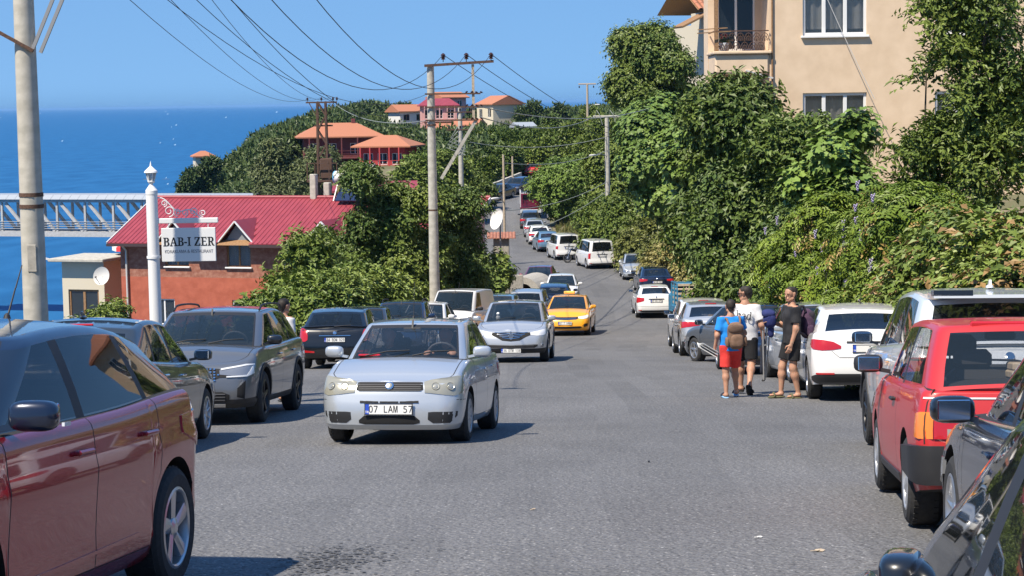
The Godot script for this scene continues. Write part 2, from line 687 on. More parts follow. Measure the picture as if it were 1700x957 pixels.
func wheel_mesh(style: String, r: float) -> Array:
	var key := "%s%.3f" % [style, r]
	if M.has("wheel_" + key):
		return M["wheel_" + key]
	var w := 0.105
	var ri := r * 0.66
	var ty := MB.new()
	var xf := Transform3D(Basis(Vector3.RIGHT, PI / 2), Vector3.ZERO)   # lathe axis y -> z
	ty.lathe([Vector2(ri, -w), Vector2(ri + 0.01, -w - 0.004), Vector2(r - 0.045, -w - 0.008), Vector2(r - 0.018, -w + 0.008), Vector2(r - 0.003, -w + 0.03), Vector2(r, -w + 0.06), Vector2(r, w - 0.06), Vector2(r - 0.003, w - 0.03), Vector2(r - 0.018, w - 0.008), Vector2(r - 0.045, w + 0.008), Vector2(ri + 0.01, w + 0.004), Vector2(ri, w)], 36, xf)
	for k in 36:   # tread blocks round the edge
		var a := TAU * (k + 0.5) / 36.0
		for s in [-1.0, 1.0]:
			ty.box(Vector3(cos(a) * (r - 0.004), sin(a) * (r - 0.004), s * 0.062), Vector3(0.012, r * 0.11, 0.03), Basis(Vector3.BACK, a))
	var rm := MB.new()
	# outer lip and barrel; outer face at +z
	rm.lathe([Vector2(ri + 0.002, w + 0.002), Vector2(ri - 0.012, w + 0.006), Vector2(ri - 0.022, w - 0.002), Vector2(ri - 0.03, w - 0.05), Vector2(ri - 0.035, -w)], 36, xf)
	var back := MB.new()
	back.lathe([Vector2(ri - 0.03, 0.0), Vector2(0.0, 0.0)], 24, Transform3D(xf.basis, Vector3(0, 0, w - 0.085)))
	rm.lathe([Vector2(0.0, 0.012), Vector2(0.028, 0.010), Vector2(0.055, 0.0), Vector2(0.065, -0.03)], 16, Transform3D(xf.basis, Vector3(0, 0, w - 0.012)))
	var spokes := 5
	var hw0 := 0.026
	var hw1 := 0.036
	if style == "alloy10":
		spokes = 10
		hw0 = 0.012
		hw1 = 0.015
	elif style == "twist5":
		spokes = 5
		hw0 = 0.03
		hw1 = 0.075
	elif style == "steel":
		spokes = 8
		hw0 = 0.034
		hw1 = 0.05
	for k in spokes:
		var a := TAU * k / spokes + 0.3
		var b := Basis(Vector3.BACK, a)
		var z0 := w - 0.02
		var z1 := w - 0.006
		var q := [Vector3(0.04, -hw0, z0), Vector3(0.04, hw0, z0), Vector3(ri - 0.015, hw1, z1), Vector3(ri - 0.015, -hw1, z1)]
		if style == "twist5":
			q[2] = Vector3(ri - 0.015, hw1, z1)
			q[3] = Vector3(ri - 0.015, -hw1 * 0.2, z1)
		for i in 4:
			q[i] = b * q[i]
		var mid := [b * Vector3(0.05, 0, z0 + 0.012), b * Vector3(ri - 0.02, hw1 * 0.3, z1 + 0.006)]
		var dn := Vector3(0, 0, -0.045)
		rm.quad(q[0], mid[0], mid[1], q[3], Vector3(0, 0, 1))
		rm.quad(mid[0], q[1], q[2], mid[1], Vector3(0, 0, 1))
		rm.quad(q[0], q[3], q[3] + dn, q[0] + dn, b * Vector3(0, -1, 0))
		rm.quad(q[1], q[2], q[2] + dn, q[1] + dn, b * Vector3(0, 1, 0))
	M["wheel_" + key] = [ty.mesh(M.tyre), rm, back.mesh(M.black)]
	return M["wheel_" + key]

func make_wheel(root: Node3D, style: String, rimmat: Material, r: float, at: Vector3, outz: float, steer := 0.0) -> void:
	var wm := wheel_mesh(style, r)
	var wh := Node3D.new()
	wh.name = "wheel"
	root.add_child(wh, true)
	wh.transform = Transform3D(Basis(Vector3.UP, steer) * (Basis() if outz > 0 else Basis(Vector3.UP, PI)), at)
	put(wh, "tyre", wm[0])
	var rk := "rim_%s%.3f_%d" % [style, r, rimmat.get_instance_id()]
	if not M.has(rk):
		M[rk] = wm[1].mesh(rimmat)
	put(wh, "rim", M[rk])
	put(wh, "brake_disc", wm[2])

func make_car(called: String, label: String, category: String, where: Vector3, basis: Basis, group: String, o: Dictionary) -> Dictionary:
	var P := car_defaults()
	P.merge(o, true)
	if P.roof == null:
		P.roof = P.body
	if P.lod > 0:
		P.nside = 10
		P.narch = 8
	var root := thing(called, label, category, where, basis, group)
	var B := Body.new()
	B.P = P
	B.fn_top = pw
	B.plan()
	var nc := B.cols.size()
	var nr := ROWS.size()
	# grid of the flank
	var G := []
	for k in nc:
		var x: float = B.cols[k].x
		var lo := B.bottom(x)
		var hi := B.top(x)
		var colp := []
		for t in ROWS:
			colp.append(B.point(k, lerpf(lo, hi, t)))
		G.append(colp)
	var N := []
	for k in nc:
		var na := []
		for j in nr:
			var a: Vector3 = G[mini(k + 1, nc - 1)][j] - G[maxi(k - 1, 0)][j]
			if k == 0:
				a = Vector3(0, 0, 1)
			elif k == nc - 1:
				a = Vector3(0, 0, -1)
			var b: Vector3 = G[k][mini(j + 1, nr - 1)] - G[k][maxi(j - 1, 0)]
			var nn := a.cross(b)
			if nn.length_squared() < 1e-14:
				nn = Vector3(G[k][j].x, 0, G[k][j].z)
			nn = nn.normalized()
			var q: Vector3 = G[k][j]
			if nn.dot(Vector3(q.x * (1.0 if B.cols[k].ef + B.cols[k].er > 0 else 0.0), 0.0, q.z + 0.001)) < 0:
				nn = -nn
			if j == nr - 1:
				nn = (nn + Vector3.UP).normalized()
			na.append(nn)
		N.append(na)
	var body := MB.new()
	var gap_line := MB.new()  # flush strips whose dark colour stands for shade in door and bonnet gaps
	var bumper_low := MB.new()
	var doors := []
	for d in P.doors:
		doors.append([MB.new(), MB.new()])
	for k in nc - 1:
		var xm: float = (B.cols[k].x + B.cols[k + 1].x) * 0.5
		var dx: float = B.cols[k].x - B.cols[k + 1].x
		var side: bool = B.cols[k].ef == 0.0 and B.cols[k + 1].er == 0.0
		var di := -1
		var is_seam := false
		if side:
			for i in P.doors.size():
				if xm < P.doors[i][0] and xm > P.doors[i][1]:
					di = i
			for s in P.seams:
				if absf(xm - s) < 0.0051 and dx < 0.0115:
					is_seam = true
		for j in nr - 1:
			for sgi in 2:
				var sg := 1.0 if sgi == 0 else -1.0
				var m := Vector3(1, 1, sg)
				var dst := body
				if ROWS[j + 1] > 0.12 and is_seam:
					dst = gap_line
				elif j == 2 and di >= 0:
					dst = gap_line
				elif di >= 0 and ROWS[j] > 0.105:
					dst = doors[di][sgi]
				elif P.clad and (ROWS[j + 1] <= (0.1 if side else 0.21)):
					dst = bumper_low
				dst.squad(G[k][j] * m, G[k + 1][j] * m, G[k + 1][j + 1] * m, G[k][j + 1] * m, N[k][j] * m, N[k + 1][j] * m, N[k + 1][j + 1] * m, N[k][j + 1] * m)
	# deck (bonnet, cabin floor, boot) and underside
	var S := [-1.0, -0.945, -0.93, -0.6, -0.3, 0.0, 0.3, 0.6, 0.93, 0.945, 1.0]
	var D := []
	for k in nc:
		var r: Vector3 = G[k][nr - 1]
		var row := []
		var inx: float = P.L * 0.5 - r.x
		var cr: float = P.crown * smoothstep(0.0, 0.7, inx) * smoothstep(0.0, 0.3, r.x + P.L * 0.5)
		for s in S:
			row.append(Vector3(r.x, r.y + cr * (1.0 - s * s), r.z * s))
		D.append(row)
	var bonnet := MB.new()
	var boot := MB.new()
	var cabin := MB.new()
	var under := MB.new()
	for k in nc - 1:
		var xm: float = (D[k][0].x + D[k + 1][0].x) * 0.5
		for i in S.size() - 1:
			var dst := bonnet
			if xm < P.xw0 - 0.02 and xm > P.xr0 + 0.04:
				dst = cabin
			elif xm <= P.xr0 + 0.04:
				dst = boot
			elif xm < P.xw0 + 0.05:
				dst = cabin
			elif absf(absf(S[i] + S[i + 1]) * 0.5 - 0.9375) < 0.003:
				dst = gap_line
			elif absf(S[i] + S[i + 1]) * 0.5 > 0.94:
				dst = body
			var q := []
			var nq := []
			for w in [[k, i], [k + 1, i], [k + 1, i + 1], [k, i + 1]]:
				q.append(D[w[0]][w[1]])
				var a: Vector3 = D[mini(w[0] + 1, nc - 1)][w[1]] - D[maxi(w[0] - 1, 0)][w[1]]
				var b: Vector3 = D[w[0]][mini(w[1] + 1, S.size() - 1)] - D[w[0]][maxi(w[1] - 1, 0)]
				var nn := a.cross(b)
				nn = nn.normalized() if nn.length_squared() > 1e-12 else Vector3.UP
				if nn.y < 0:
					nn = -nn
				nq.append(nn)
			dst.squad(q[0], q[1], q[2], q[3], nq[0], nq[1], nq[2], nq[3])
		var u0: Vector3 = G[k][0]
		var u1: Vector3 = G[k + 1][0]
		under.quad(u0, u1, u1 * Vector3(1, 1, -1), u0 * Vector3(1, 1, -1), Vector3.DOWN)
	part(root, "body", body, P.body)
	part(root, "bonnet", bonnet, P.body)
	if boot.v.size():
		part(root, "boot_lid", boot, P.body)
	part(root, "door_gap", gap_line, M.groove_dark)
	part(root, "underbody", under, M.black)
	if bumper_low.v.size():
		part(root, "lower_trim", bumper_low, P.clad)
	part(root, "dashboard", cabin, M.cabin)
	var door_nodes := []
	for i in doors.size():
		for s in 2:
			door_nodes.append(part(root, "door", doors[i][s], P.body))
	if P.clad:
		for cx in [B.xfw, B.xrw]:
			for sg in [1.0, -1.0]:
				var am := MB.new()
				for i in 16:
					var e := []
					for t in [PI * i / 16.0, PI * (i + 1) / 16.0]:
						for rr in [P.arch - 0.004, P.arch + 0.05]:
							var x: float = cx + rr * cos(t)
							var y: float = P.r + rr * sin(t)
							var q := B.at(B.p_of_x(clampf(x, -P.L * 0.46, P.L * 0.46)), maxf(y, P.sill))
							e.append(Vector3(x, y, (q.z + 0.012) * sg))
					am.quad(e[0], e[1], e[3], e[2], Vector3(0, 0, sg))
					var iz := Vector3(0, 0, -0.05 * sg)
					am.quad(e[1], e[3], e[3] + iz, e[1] + iz, e[1] - Vector3(cx, P.r, e[1].z))
					am.quad(e[0], e[2], e[2] + iz, e[0] + iz, Vector3(cx, P.r, e[0].z) - e[0])
				part(root, "wheel_arch_trim", am, P.clad)
	# ------------------------------------------------ greenhouse
	var T := [0.0, 0.06, 0.35, 0.65, 0.9, 0.965, 1.0]
	var YF := [0.0, 0.055, 0.34, 0.64, 0.89, 0.965, 1.0]
	var WF := [0.0, 0.04, 0.28, 0.58, 0.86, 1.0, 1.25]
	var gc := []     # columns: {x0, x1, zf, tag of the face that follows}
	for i in 8:
		var zf: float = [0.0, 0.15, 0.3, 0.45, 0.6, 0.75, 0.868, 0.9][i]
		var bx: float = P.wbow * zf * zf
		gc.append({"x0": P.xw0 - bx, "x1": P.xw1 - bx * 0.8, "zf": zf, "tag": "windscreen" if i < 6 else ("frit" if i == 6 else "pillar")})
	var sx0: float = P.xw0 - P.wbow - 0.1
	var sx1: float = P.xw1 - P.wbow * 0.8 - 0.09
	gc.append({"x0": P.xw0 - P.wbow - 0.03, "x1": P.xw1 - P.wbow * 0.8 - 0.03, "zf": 0.975, "tag": "pillar"})
	gc.append({"x0": sx0, "x1": sx1, "zf": 1.0, "tag": "pillar"})
	for i in P.panes.size():
		var q: Array = P.panes[i]
		var m := 3
		for j in m + 1:
			var t := float(j) / m
			var tg := "pillar"
			if j < m and P.pane_glass[i]:
				tg = "pane%d" % i
			elif j == m and i < P.panes.size() - 1 and P.pane_glass[i] and P.pane_glass[i + 1]:
				tg = "post"
			gc.append({"x0": lerpf(q[0], q[2], t), "x1": lerpf(q[1], q[3], t), "zf": 1.0, "tag": tg})
	var rb := 0.05
	var ex0: float = P.xr0 + 0.12
	var ex1: float = P.xr1 + 0.1
	gc.append({"x0": ex0, "x1": ex1, "zf": 1.0, "tag": "pillar"})
	gc.append({"x0": P.xr0 + 0.05, "x1": P.xr1 + 0.04, "zf": 0.97, "tag": "pillar"})
	for i in range(6, -1, -1):
		var zf: float = P.get("rgw", 0.86) * i / 6.0
		gc.append({"x0": P.xr0 + rb * zf * zf - rb * 0.5, "x1": P.xr1 + rb * zf * zf - rb * 0.5, "zf": zf, "tag": "rear" if i > 0 else ""})
	var hb: float = P.W * 0.5 * P.gb
	var ht: float = P.W * 0.5 * P.gt
	var GG := []
	var xmid: float = (P.xw0 + P.xr0) * 0.5
	var half: float = (P.xw0 - P.xr0) * 0.5
	for c in gc:
		var colp := []
		for j in T.size():
			var x: float = lerpf(c.x0, c.x1, YF[j]) + (P.get("wcurve", 0.05) * sin(PI * YF[j]) if c.tag == "windscreen" or c.tag == "frit" or c.zf < 1.0 and c.x0 > xmid else 0.0)
			if c.x0 < xmid and c.zf < 1.0:
				x -= P.get("rcurve", 0.03) * sin(PI * YF[j])
			var u: float = (x - xmid) / half
			var w: float = lerpf(hb, ht, WF[j]) * (1.0 - 0.055 * u * u)
			var yb: float = B.top(clampf(x, -P.L * 0.5, P.L * 0.5)) + P.crown * (1.0 - c.zf * c.zf) * 0.85 - 0.012
			var ur: float = (x - (P.xw1 + P.xr1) * 0.5) / ((P.xw1 - P.xr1) * 0.5)
			var yr: float = P.H - 0.052 - P.roofarc * clampf(ur * ur, 0, 1.2) - (0.0 if ur > 0 else P.get("roofdrop", 0.0) * ur * ur) + P.roofcrown * 0.8 * (1.0 - c.zf * c.zf)
			colp.append(Vector3(x, lerpf(yb, yr, YF[j]), w * c.zf))
		GG.append(colp)
	var GN := []
	var ng := gc.size()
	for k in ng:
		var na := []
		for j in T.size():
			var a: Vector3 = GG[mini(k + 1, ng - 1)][j] - GG[maxi(k - 1, 0)][j]
			if k == 0:
				a = Vector3(0, 0, 1)
			elif k == ng - 1:
				a = Vector3(0, 0, -1)
			var b: Vector3 = GG[k][mini(j + 1, T.size() - 1)] - GG[k][maxi(j - 1, 0)]
			var nn := a.cross(b).normalized()
			var o2 := Vector3(GG[k][j].x - xmid, 0, 0) if gc[k].zf < 0.95 else Vector3(0, 0, 1)
			if nn.dot(o2) < 0:
				nn = -nn
			if j == T.size() - 1:
				nn = (nn + Vector3.UP).normalized()
			na.append(nn)
		GN.append(na)
	var pil := MB.new()
	var posts := {}
	var roof := MB.new()
	var panes := {}
	for k in ng - 1:
		for j in T.size() - 1:
			for sgi in 2:
				var sg := 1.0 if sgi == 0 else -1.0
				var m := Vector3(1, 1, sg)
				var tg: String = gc[k].tag
				var dst := pil
				if (tg == "frit" and j <= 4) or (tg == "windscreen" and j == 4):
					dst = panes.get_or_add("windscreen_seal", MB.new())
				elif tg == "windscreen" and j <= 3:
					dst = panes.get_or_add("windscreen", MB.new())
				elif tg == "rear" and j >= 1 and j <= 3 and P.get("rear_glass", true):
					dst = panes.get_or_add("rear_window", MB.new())
				elif tg.begins_with("pane") and j >= 1 and j <= 3:
					dst = panes.get_or_add("side_window" + tg + str(sgi), MB.new())
				elif tg == "post" and j <= 3:
					dst = posts.get_or_add(k * 2 + sgi, MB.new())
				elif j >= 4:
					dst = roof
				dst.squad(GG[k][j] * m, GG[k + 1][j] * m, GG[k + 1][j + 1] * m, GG[k][j + 1] * m, GN[k][j] * m, GN[k + 1][j] * m, GN[k + 1][j + 1] * m, GN[k][j + 1] * m)
	var SR := [-1.0, -0.75, -0.45, -0.15, 0.15, 0.45, 0.75, 1.0]
	var last := T.size() - 1
	for k in ng - 1:
		var zr: Array = [GG[k][last], GG[k + 1][last]]
		var q := []
		for e in 2:
			var row := []
			var r: Vector3 = zr[e]
			var cc: float = P.roofcrown * 0.8 * (gc[k + e].zf * gc[k + e].zf)
			for s in SR:
				row.append(Vector3(r.x, r.y + cc * (1.0 - s * s), r.z * s))
			q.append(row)
		for i in SR.size() - 1:
			var nn0 := Vector3(0, 1, SR[i] * 0.12).normalized()
			var nn1 := Vector3(0, 1, SR[i + 1] * 0.12).normalized()
			var f0: Vector3 = Vector3(GN[k][last].x, 0, 0) * 0.35
			roof.squad(q[0][i], q[1][i], q[1][i + 1], q[0][i + 1], (nn0 + f0).normalized(), (nn0 + f0).normalized(), (nn1 + f0).normalized(), (nn1 + f0).normalized())
	part(root, "roof", roof, P.roof)
	part(root, "pillars", pil, P.get("pillar", P.roof))
	for key in posts:
		part(root, "door_post", posts[key], M.trim)
	for key in panes:
		var gm: Material = M.trim if key == "windscreen_seal" else P.glassf if key == "windscreen" else (P.glassr if key == "rear_window" else P.glasss)
		part(root, "side_window" if key.begins_with("side") else key, panes[key], gm)
	# ------------------------------------------------ wheels
	var zw: float = P.W * 0.5 - 0.125
	for cx in [B.xfw, B.xrw]:
		for sg in [1.0, -1.0]:
			make_wheel(root, P.rim, P.rimmat, P.r, Vector3(cx, P.r, zw * sg), sg, P.get("steer", 0.0) if cx == B.xfw else 0.0)
	# ------------------------------------------------ door handles
	var hm: Material = P.get("handle_mat", P.body)
	for i in mini(P.handles.size(), P.doors.size()):
		for s in 2:
			var sg := 1.0 if s == 0 else -1.0
			var h: Array = P.handles[i]
			var q := B.at(B.p_of_x(h[0]), h[1])
			var mb := MB.new()
			mb.cbox(Vector3(q.x, q.y, (q.z + 0.022) * sg), Vector3(0.19, 0.026, 0.022), 0.009)
			mb.cbox(Vector3(q.x + 0.075, q.y, (q.z + 0.004) * sg), Vector3(0.03, 0.022, 0.03), 0.006)
			mb.cbox(Vector3(q.x - 0.075, q.y, (q.z + 0.004) * sg), Vector3(0.03, 0.022, 0.03), 0.006)
			part(door_nodes[i * 2 + s], "handle", mb, hm)
	# ------------------------------------------------ mirrors
	var my: float = B.top(sx0) + 0.09 + P.mirror_y
	var ms: float = P.get("mirror_s", 0.86)
	for sg in [1.0, -1.0]:
		var mm := MB.new()
		var fold: bool = P.get("mirror_folded", false)
		var mz: float = (hb + (-0.03 if fold else 0.14)) * sg
		var mx: float = sx0 - (0.02 if fold else 0.06)
		if fold:
			mm.pebble(Vector3(mx, my, mz), Vector3(0.11, 0.062, 0.05), Basis(Vector3.UP, 0.2 * sg), 18, 12, 0.55)
			part(root, "mirror", mm, P.mirror)
			continue
		mm.pebble(Vector3(mx, my, mz), Vector3(0.075, 0.078, 0.125) * ms, Basis(Vector3.UP, -0.15 * sg), 16, 10, 0.62)
		mm.bar(Vector3(mx, my - 0.06, (hb - 0.02) * sg), Vector3(mx, my - 0.03, mz), 0.07, 0.03)
		var mn := part(root, "mirror", mm, P.mirror if P.mirror else P.body)
		var gl := MB.new()
		gl.cbox(Vector3(mx - 0.074 * ms, my, mz), Vector3(0.012, 0.115 * ms, 0.185 * ms), 0.005, Basis(Vector3.UP, -0.15 * sg))
		part(mn, "mirror_glass", gl, M.chrome)
	# ------------------------------------------------ cabin
	if P.interior:
		var yb := B.top(0.0)
		for sg in [1.0, -1.0]:
			var sm := MB.new()
			var sx: float = P.get("seatx", (P.xw0 + P.xr0) * 0.5 + 0.15)
			sm.cbox(Vector3(sx - 0.08, yb - 0.02, 0.36 * sg), Vector3(0.14, 0.34, 0.46), 0.06, Basis(Vector3.BACK, 0.25))
			part(root, "seat", sm, M.seat)
			var hr := MB.new()
			hr.cbox(Vector3(sx - 0.15, yb + 0.24, 0.36 * sg), Vector3(0.09, 0.15, 0.26), 0.04, Basis(Vector3.BACK, 0.2))
			hr.bar(Vector3(sx - 0.13, yb + 0.12, 0.36 * sg - 0.05), Vector3(sx - 0.14, yb + 0.2, 0.36 * sg - 0.05), 0.012, 0.012)
			part(root, "headrest", hr, M.seat)
		var rs := MB.new()
		var rx: float = P.xr0 + P.get("rearseat", 0.55)
		rs.cbox(Vector3(rx, yb + 0.0, 0), Vector3(0.14, 0.24, P.W * 0.68), 0.05, Basis(Vector3.BACK, 0.3))
		for z in [-0.4, 0.4]:
			rs.cbox(Vector3(rx - 0.04, yb + 0.17, z), Vector3(0.08, 0.13, 0.24), 0.035)
		part(root, "rear_seat", rs, M.seat)
		var sw := MB.new()
		var pts := []
		for i in 21:
			var a := TAU * i / 20.0
			pts.append(Vector3(P.xw0 - 0.62, yb + 0.02, -0.36) + Basis(Vector3.BACK, -0.45) * Vector3(0, cos(a) * 0.185, sin(a) * 0.185))
		sw.tube(pts, 0.015, 6, false)
		part(root, "steering_wheel", sw, M.wheelgrey)
		var rvm := MB.new()
		rvm.cbox(Vector3(P.xw1 + 0.1, P.H - 0.17, 0), Vector3(0.03, 0.06, 0.22), 0.012)
		rvm.bar(Vector3(P.xw1 + 0.1, P.H - 0.15, 0), Vector3(P.xw1 + 0.06, P.H - 0.05, 0), 0.02, 0.02)
		part(root, "rear_view_mirror", rvm, M.trim)
	return {"node": root, "B": B, "P": P, "ytop": B.top(P.xw0), "GG": GG, "gc": gc}

# pieces on both sides: one mesh for each side
func pair(c: Dictionary, called: String, rear: bool, cc: Array, off: float, m: Material, ny := 3) -> Array:
	var r := []
	for sg in [1.0, -1.0]:
		var mb := MB.new()
		c.B.patch(mb, rear, sg, cc, off, ny)
		r.append(part(c.node, called, mb, m))
	return r

# a piece across the middle
func mid(c: Dictionary, called: String, rear: bool, cc: Array, off: float, m: Material, ny := 3) -> MeshInstance3D:
	var full := []
	for i in range(cc.size() - 1, -1, -1):
		if cc[i][0] > 0.0005:
			full.append([-cc[i][0], cc[i][1], cc[i][2]])
	for q in cc:
		full.append(q)
	var mb := MB.new()
	c.B.patch(mb, rear, 1.0, full, off, ny)
	return part(c.node, called, mb, m)

func bars(c: Dictionary, called: String, rear: bool, half: float, y0: float, y1: float, count: int, h: float, off: float, m: Material) -> void:
	for i in count:
		var y := lerpf(y0, y1, (i + 0.5) / count)
		mid(c, called, rear, [[0.0, y - h * 0.5, y + h * 0.5], [half, y - h * 0.5, y + h * 0.5]], off, m, 1)

func plate(c: Dictionary, rear: bool, y: float, text: String, w := 0.5, h := 0.11, tilt := 0.0, z := 0.0) -> void:
	var e := -1.0 if rear else 1.0
	var q: Vector3 = c.B.at(c.B.total if rear else 0.0, y)
	var b := Basis(Vector3(0, 0, -e), Vector3.UP, Vector3(e, 0, 0)) * Basis(Vector3.RIGHT, tilt)
	var o := Transform3D(b, Vector3(q.x + e * 0.014, y, z))
	var mb := MB.new()
	mb.cbox(o.origin, Vector3(w, h, 0.012), 0.003, b)
	var pn := part(c.node, "number_plate", mb, M.plate)
	var bl := MB.new()
	bl.box(o * Vector3(-w * 0.5 + 0.024, 0, 0.0072), Vector3(0.044, h - 0.008, 0.002), b)
	part(pn, "country_band", bl, M.plate_blue)
	var fr := MB.new()
	for s in [-1.0, 1.0]:
		fr.box(o * Vector3(0, s * h * 0.5, 0.001), Vector3(w + 0.016, 0.009, 0.017), b)
		fr.box(o * Vector3(s * w * 0.5, 0, 0.001), Vector3(0.009, h, 0.016), b)
	part(pn, "plate_frame", fr, M.trim)
	if text:
		lettering(pn, "lettering", text, h * 0.62, o * Transform3D(Basis(), Vector3(0.022, 0, 0.0075)), M.ink, "Droid Sans Mono", 0.84 * w / 0.5 * (9.0 / maxf(9.0, text.length())), false)
		lettering(pn, "country_code", "TR", h * 0.2, o * Transform3D(Basis(), Vector3(-w * 0.5 + 0.024, -h * 0.26, 0.0075)), M.plate, "Droid Sans", 1.0, true)

func disc(c: Dictionary, called: String, rear: bool, p: float, y: float, r: float, th: float, m: Material, both := true, parent = null, seg := 20) -> Array:
	var out := []
	for sg in ([1.0, -1.0] if both else [1.0]):
		var pp: float = c.B.total - p if rear else p
		var q: Vector3 = c.B.at(pp, y)
		var nn: Vector3 = c.B.normal(pp, y)
		q.z *= sg
		nn.z *= sg
		var x := Vector3.UP.cross(nn).normalized()
		var mb := MB.new()
		mb.lathe([Vector2(0, th), Vector2(r * 0.7, th * 0.92), Vector2(r * 0.95, th * 0.7), Vector2(r, 0), Vector2(r, -0.02)], seg, Transform3D(Basis(x, nn, x.cross(nn)), q))
		out.append(part(parent if parent else c.node, called, mb, m))
	return out

func roof_rails(c: Dictionary, m: Material) -> void:
	var P: Dictionary = c.P
	for sg in [1.0, -1.0]:
		var mb := MB.new()
		var z: float = P.W * 0.5 * P.gt * 0.93 * sg
		var x0: float = P.xw1 - 0.22
		var x1: float = P.xr1 + 0.12
		var pts := []
		for i in 13:
			var t := i / 12.0
			var e := smoothstep(0.0, 0.1, minf(t, 1.0 - t))
			pts.append(Vector3(lerpf(x0, x1, t), P.H - 0.075 + 0.06 * e + 0.03 * (1.0 - pow(2.0 * t - 1.0, 2.0)), z))
		mb.tube(pts, 0.016, 6)
		part(c.node, "roof_rail", mb, m)

func antenna(c: Dictionary, x: float, z: float, length: float, lean := -0.35) -> void:
	var mb := MB.new()
	var y: float = c.P.H - 0.03
	mb.lathe([Vector2(0.022, 0), Vector2(0.016, 0.02), Vector2(0.006, 0.03)], 8, Transform3D(Basis(), Vector3(x, y, z)))
	mb.tube([Vector3(x, y, z), Vector3(x + length * sin(lean), y + length * cos(lean), z)], [0.006, 0.003], 5)
	part(c.node, "antenna", mb, M.trim)

func fin(c: Dictionary, x: float, m: Material) -> void:
	var mb := MB.new()
	var y: float = c.P.H - 0.02
	mb.prism(PackedVector2Array([Vector2(0.09, 0), Vector2(-0.03, 0.07), Vector2(-0.06, 0.065), Vector2(-0.07, 0)]), 0.02, Transform3D(Basis(), Vector3(x, y, 0)))
	mb.ball(Vector3(x, y, 0), Vector3(0.1, 0.025, 0.035), Basis(), 10, 6)
	part(c.node, "antenna_fin", mb, m)

func wipers(c: Dictionary) -> void:
	var P: Dictionary = c.P
	for s in [[0.45, -0.05], [-0.1, -0.58]]:
		var mb := MB.new()
		var a := Vector3(P.xw0 - 0.0, c.ytop + P.crown * 0.8 + 0.02, s[0])
		var b := Vector3(P.xw0 - 0.10, c.ytop + P.crown * 0.5 + 0.09, s[1])
		mb.tube([a, a.lerp(b, 0.5) + Vector3(0.02, 0.02, 0), b], 0.009, 5)
		part(c.node, "wiper", mb, M.trim)

# ---------------------------------------------------------------- kinds of cars
func kind_hatch(L: float, W: float, H: float, wb: float, fo: float, belt := 0.93, r := 0.31) -> Dictionary:
	var h := L * 0.5
	var xw0 := h - 1.0
	var xw1 := xw0 - 0.82
	var xr0 := -h + 0.15
	var xr1 := -h + 0.62
	var xb := xw0 - 1.22
	var xc := -h + fo * 0.0 + (h - fo - wb + h) + 0.30
	return {"L": L, "W": W, "H": H, "wb": wb, "fo": fo, "r": r, "arch": r + 0.05, "xw0": xw0, "xw1": xw1, "xr0": xr0, "xr1": xr1,
		"roofdrop": 0.045, "roofarc": 0.06, "top": [[-h, belt - 0.0], [-h + 0.3, belt + 0.06], [-0.6, belt + 0.015], [0.0, belt], [xw0 - 0.1, belt - 0.02], [xw0 + 0.25, belt - 0.06], [h - 0.25, belt - 0.22], [h, belt - 0.3]],
		"panes": [[xw0 - 0.34, xw1 - 0.28, xb + 0.05, xb + 0.02], [xb - 0.05, xb - 0.08, xc, xc + 0.1], [xc - 0.07, xc + 0.02, xr0 + 0.3, xr1 + 0.27]],
		"seams": [xw0 - 0.22, xb, xc - 0.04], "doors": [[xw0 - 0.22, xb], [xb, xc - 0.04]],
		"handles": [[xb + 0.17, belt - 0.14], [xc + 0.14, belt - 0.12]], "seatx": xb + 0.12}

func kind_sedan(L: float, W: float, H: float, wb: float, fo: float, belt := 0.93, r := 0.315) -> Dictionary:
	var h := L * 0.5
	var xw0 := h - 1.12
	var xw1 := xw0 - 0.86
	var xr0 := -h + 0.5
	var xr1 := -h + 1.15
	var xb := xw0 - 1.27
	var xc := -h + (h - fo - wb + h) + 0.28
	return {"L": L, "W": W, "H": H, "wb": wb, "fo": fo, "r": r, "arch": r + 0.05, "xw0": xw0, "xw1": xw1, "xr0": xr0, "xr1": xr1,
		"top": [[-h, belt + 0.02], [-h + 0.25, belt + 0.06], [-h + 0.7, belt + 0.05], [0.0, belt], [xw0 - 0.1, belt - 0.02], [xw0 + 0.25, belt - 0.06], [h - 0.25, belt - 0.22], [h, belt - 0.3]],
		"panes": [[xw0 - 0.34, xw1 - 0.28, xb + 0.05, xb + 0.02], [xb - 0.05, xb - 0.08, xc + 0.02, xc + 0.2], [xc - 0.05, xc + 0.12, xr0 + 0.55, xr1 + 0.35]],
		"seams": [xw0 - 0.22, xb, xc - 0.02], "doors": [[xw0 - 0.22, xb], [xb, xc - 0.02]], "roofdrop": 0.05, "rgw": 0.84,
		"handles": [[xb + 0.17, belt - 0.14], [xc + 0.16, belt - 0.12]], "seatx": xb + 0.12, "rearseat": 0.75}

func kind_suv(L: float, W: float, H: float, wb: float, fo: float, belt := 1.06, r := 0.355) -> Dictionary:
	var d := kind_hatch(L, W, H, wb, fo, belt, r)
	var h := L * 0.5
	d.merge({"sill": 0.27, "botF": 0.24, "botR": 0.32, "arch": r + 0.06, "gt": 0.72,
		"top": [[-h, belt - 0.02], [-h + 0.3, belt + 0.04], [0.0, belt], [d.xw0 - 0.1, belt - 0.02], [d.xw0 + 0.25, belt - 0.04], [h - 0.3, belt - 0.14], [h, belt - 0.22]]}, true)
	return d

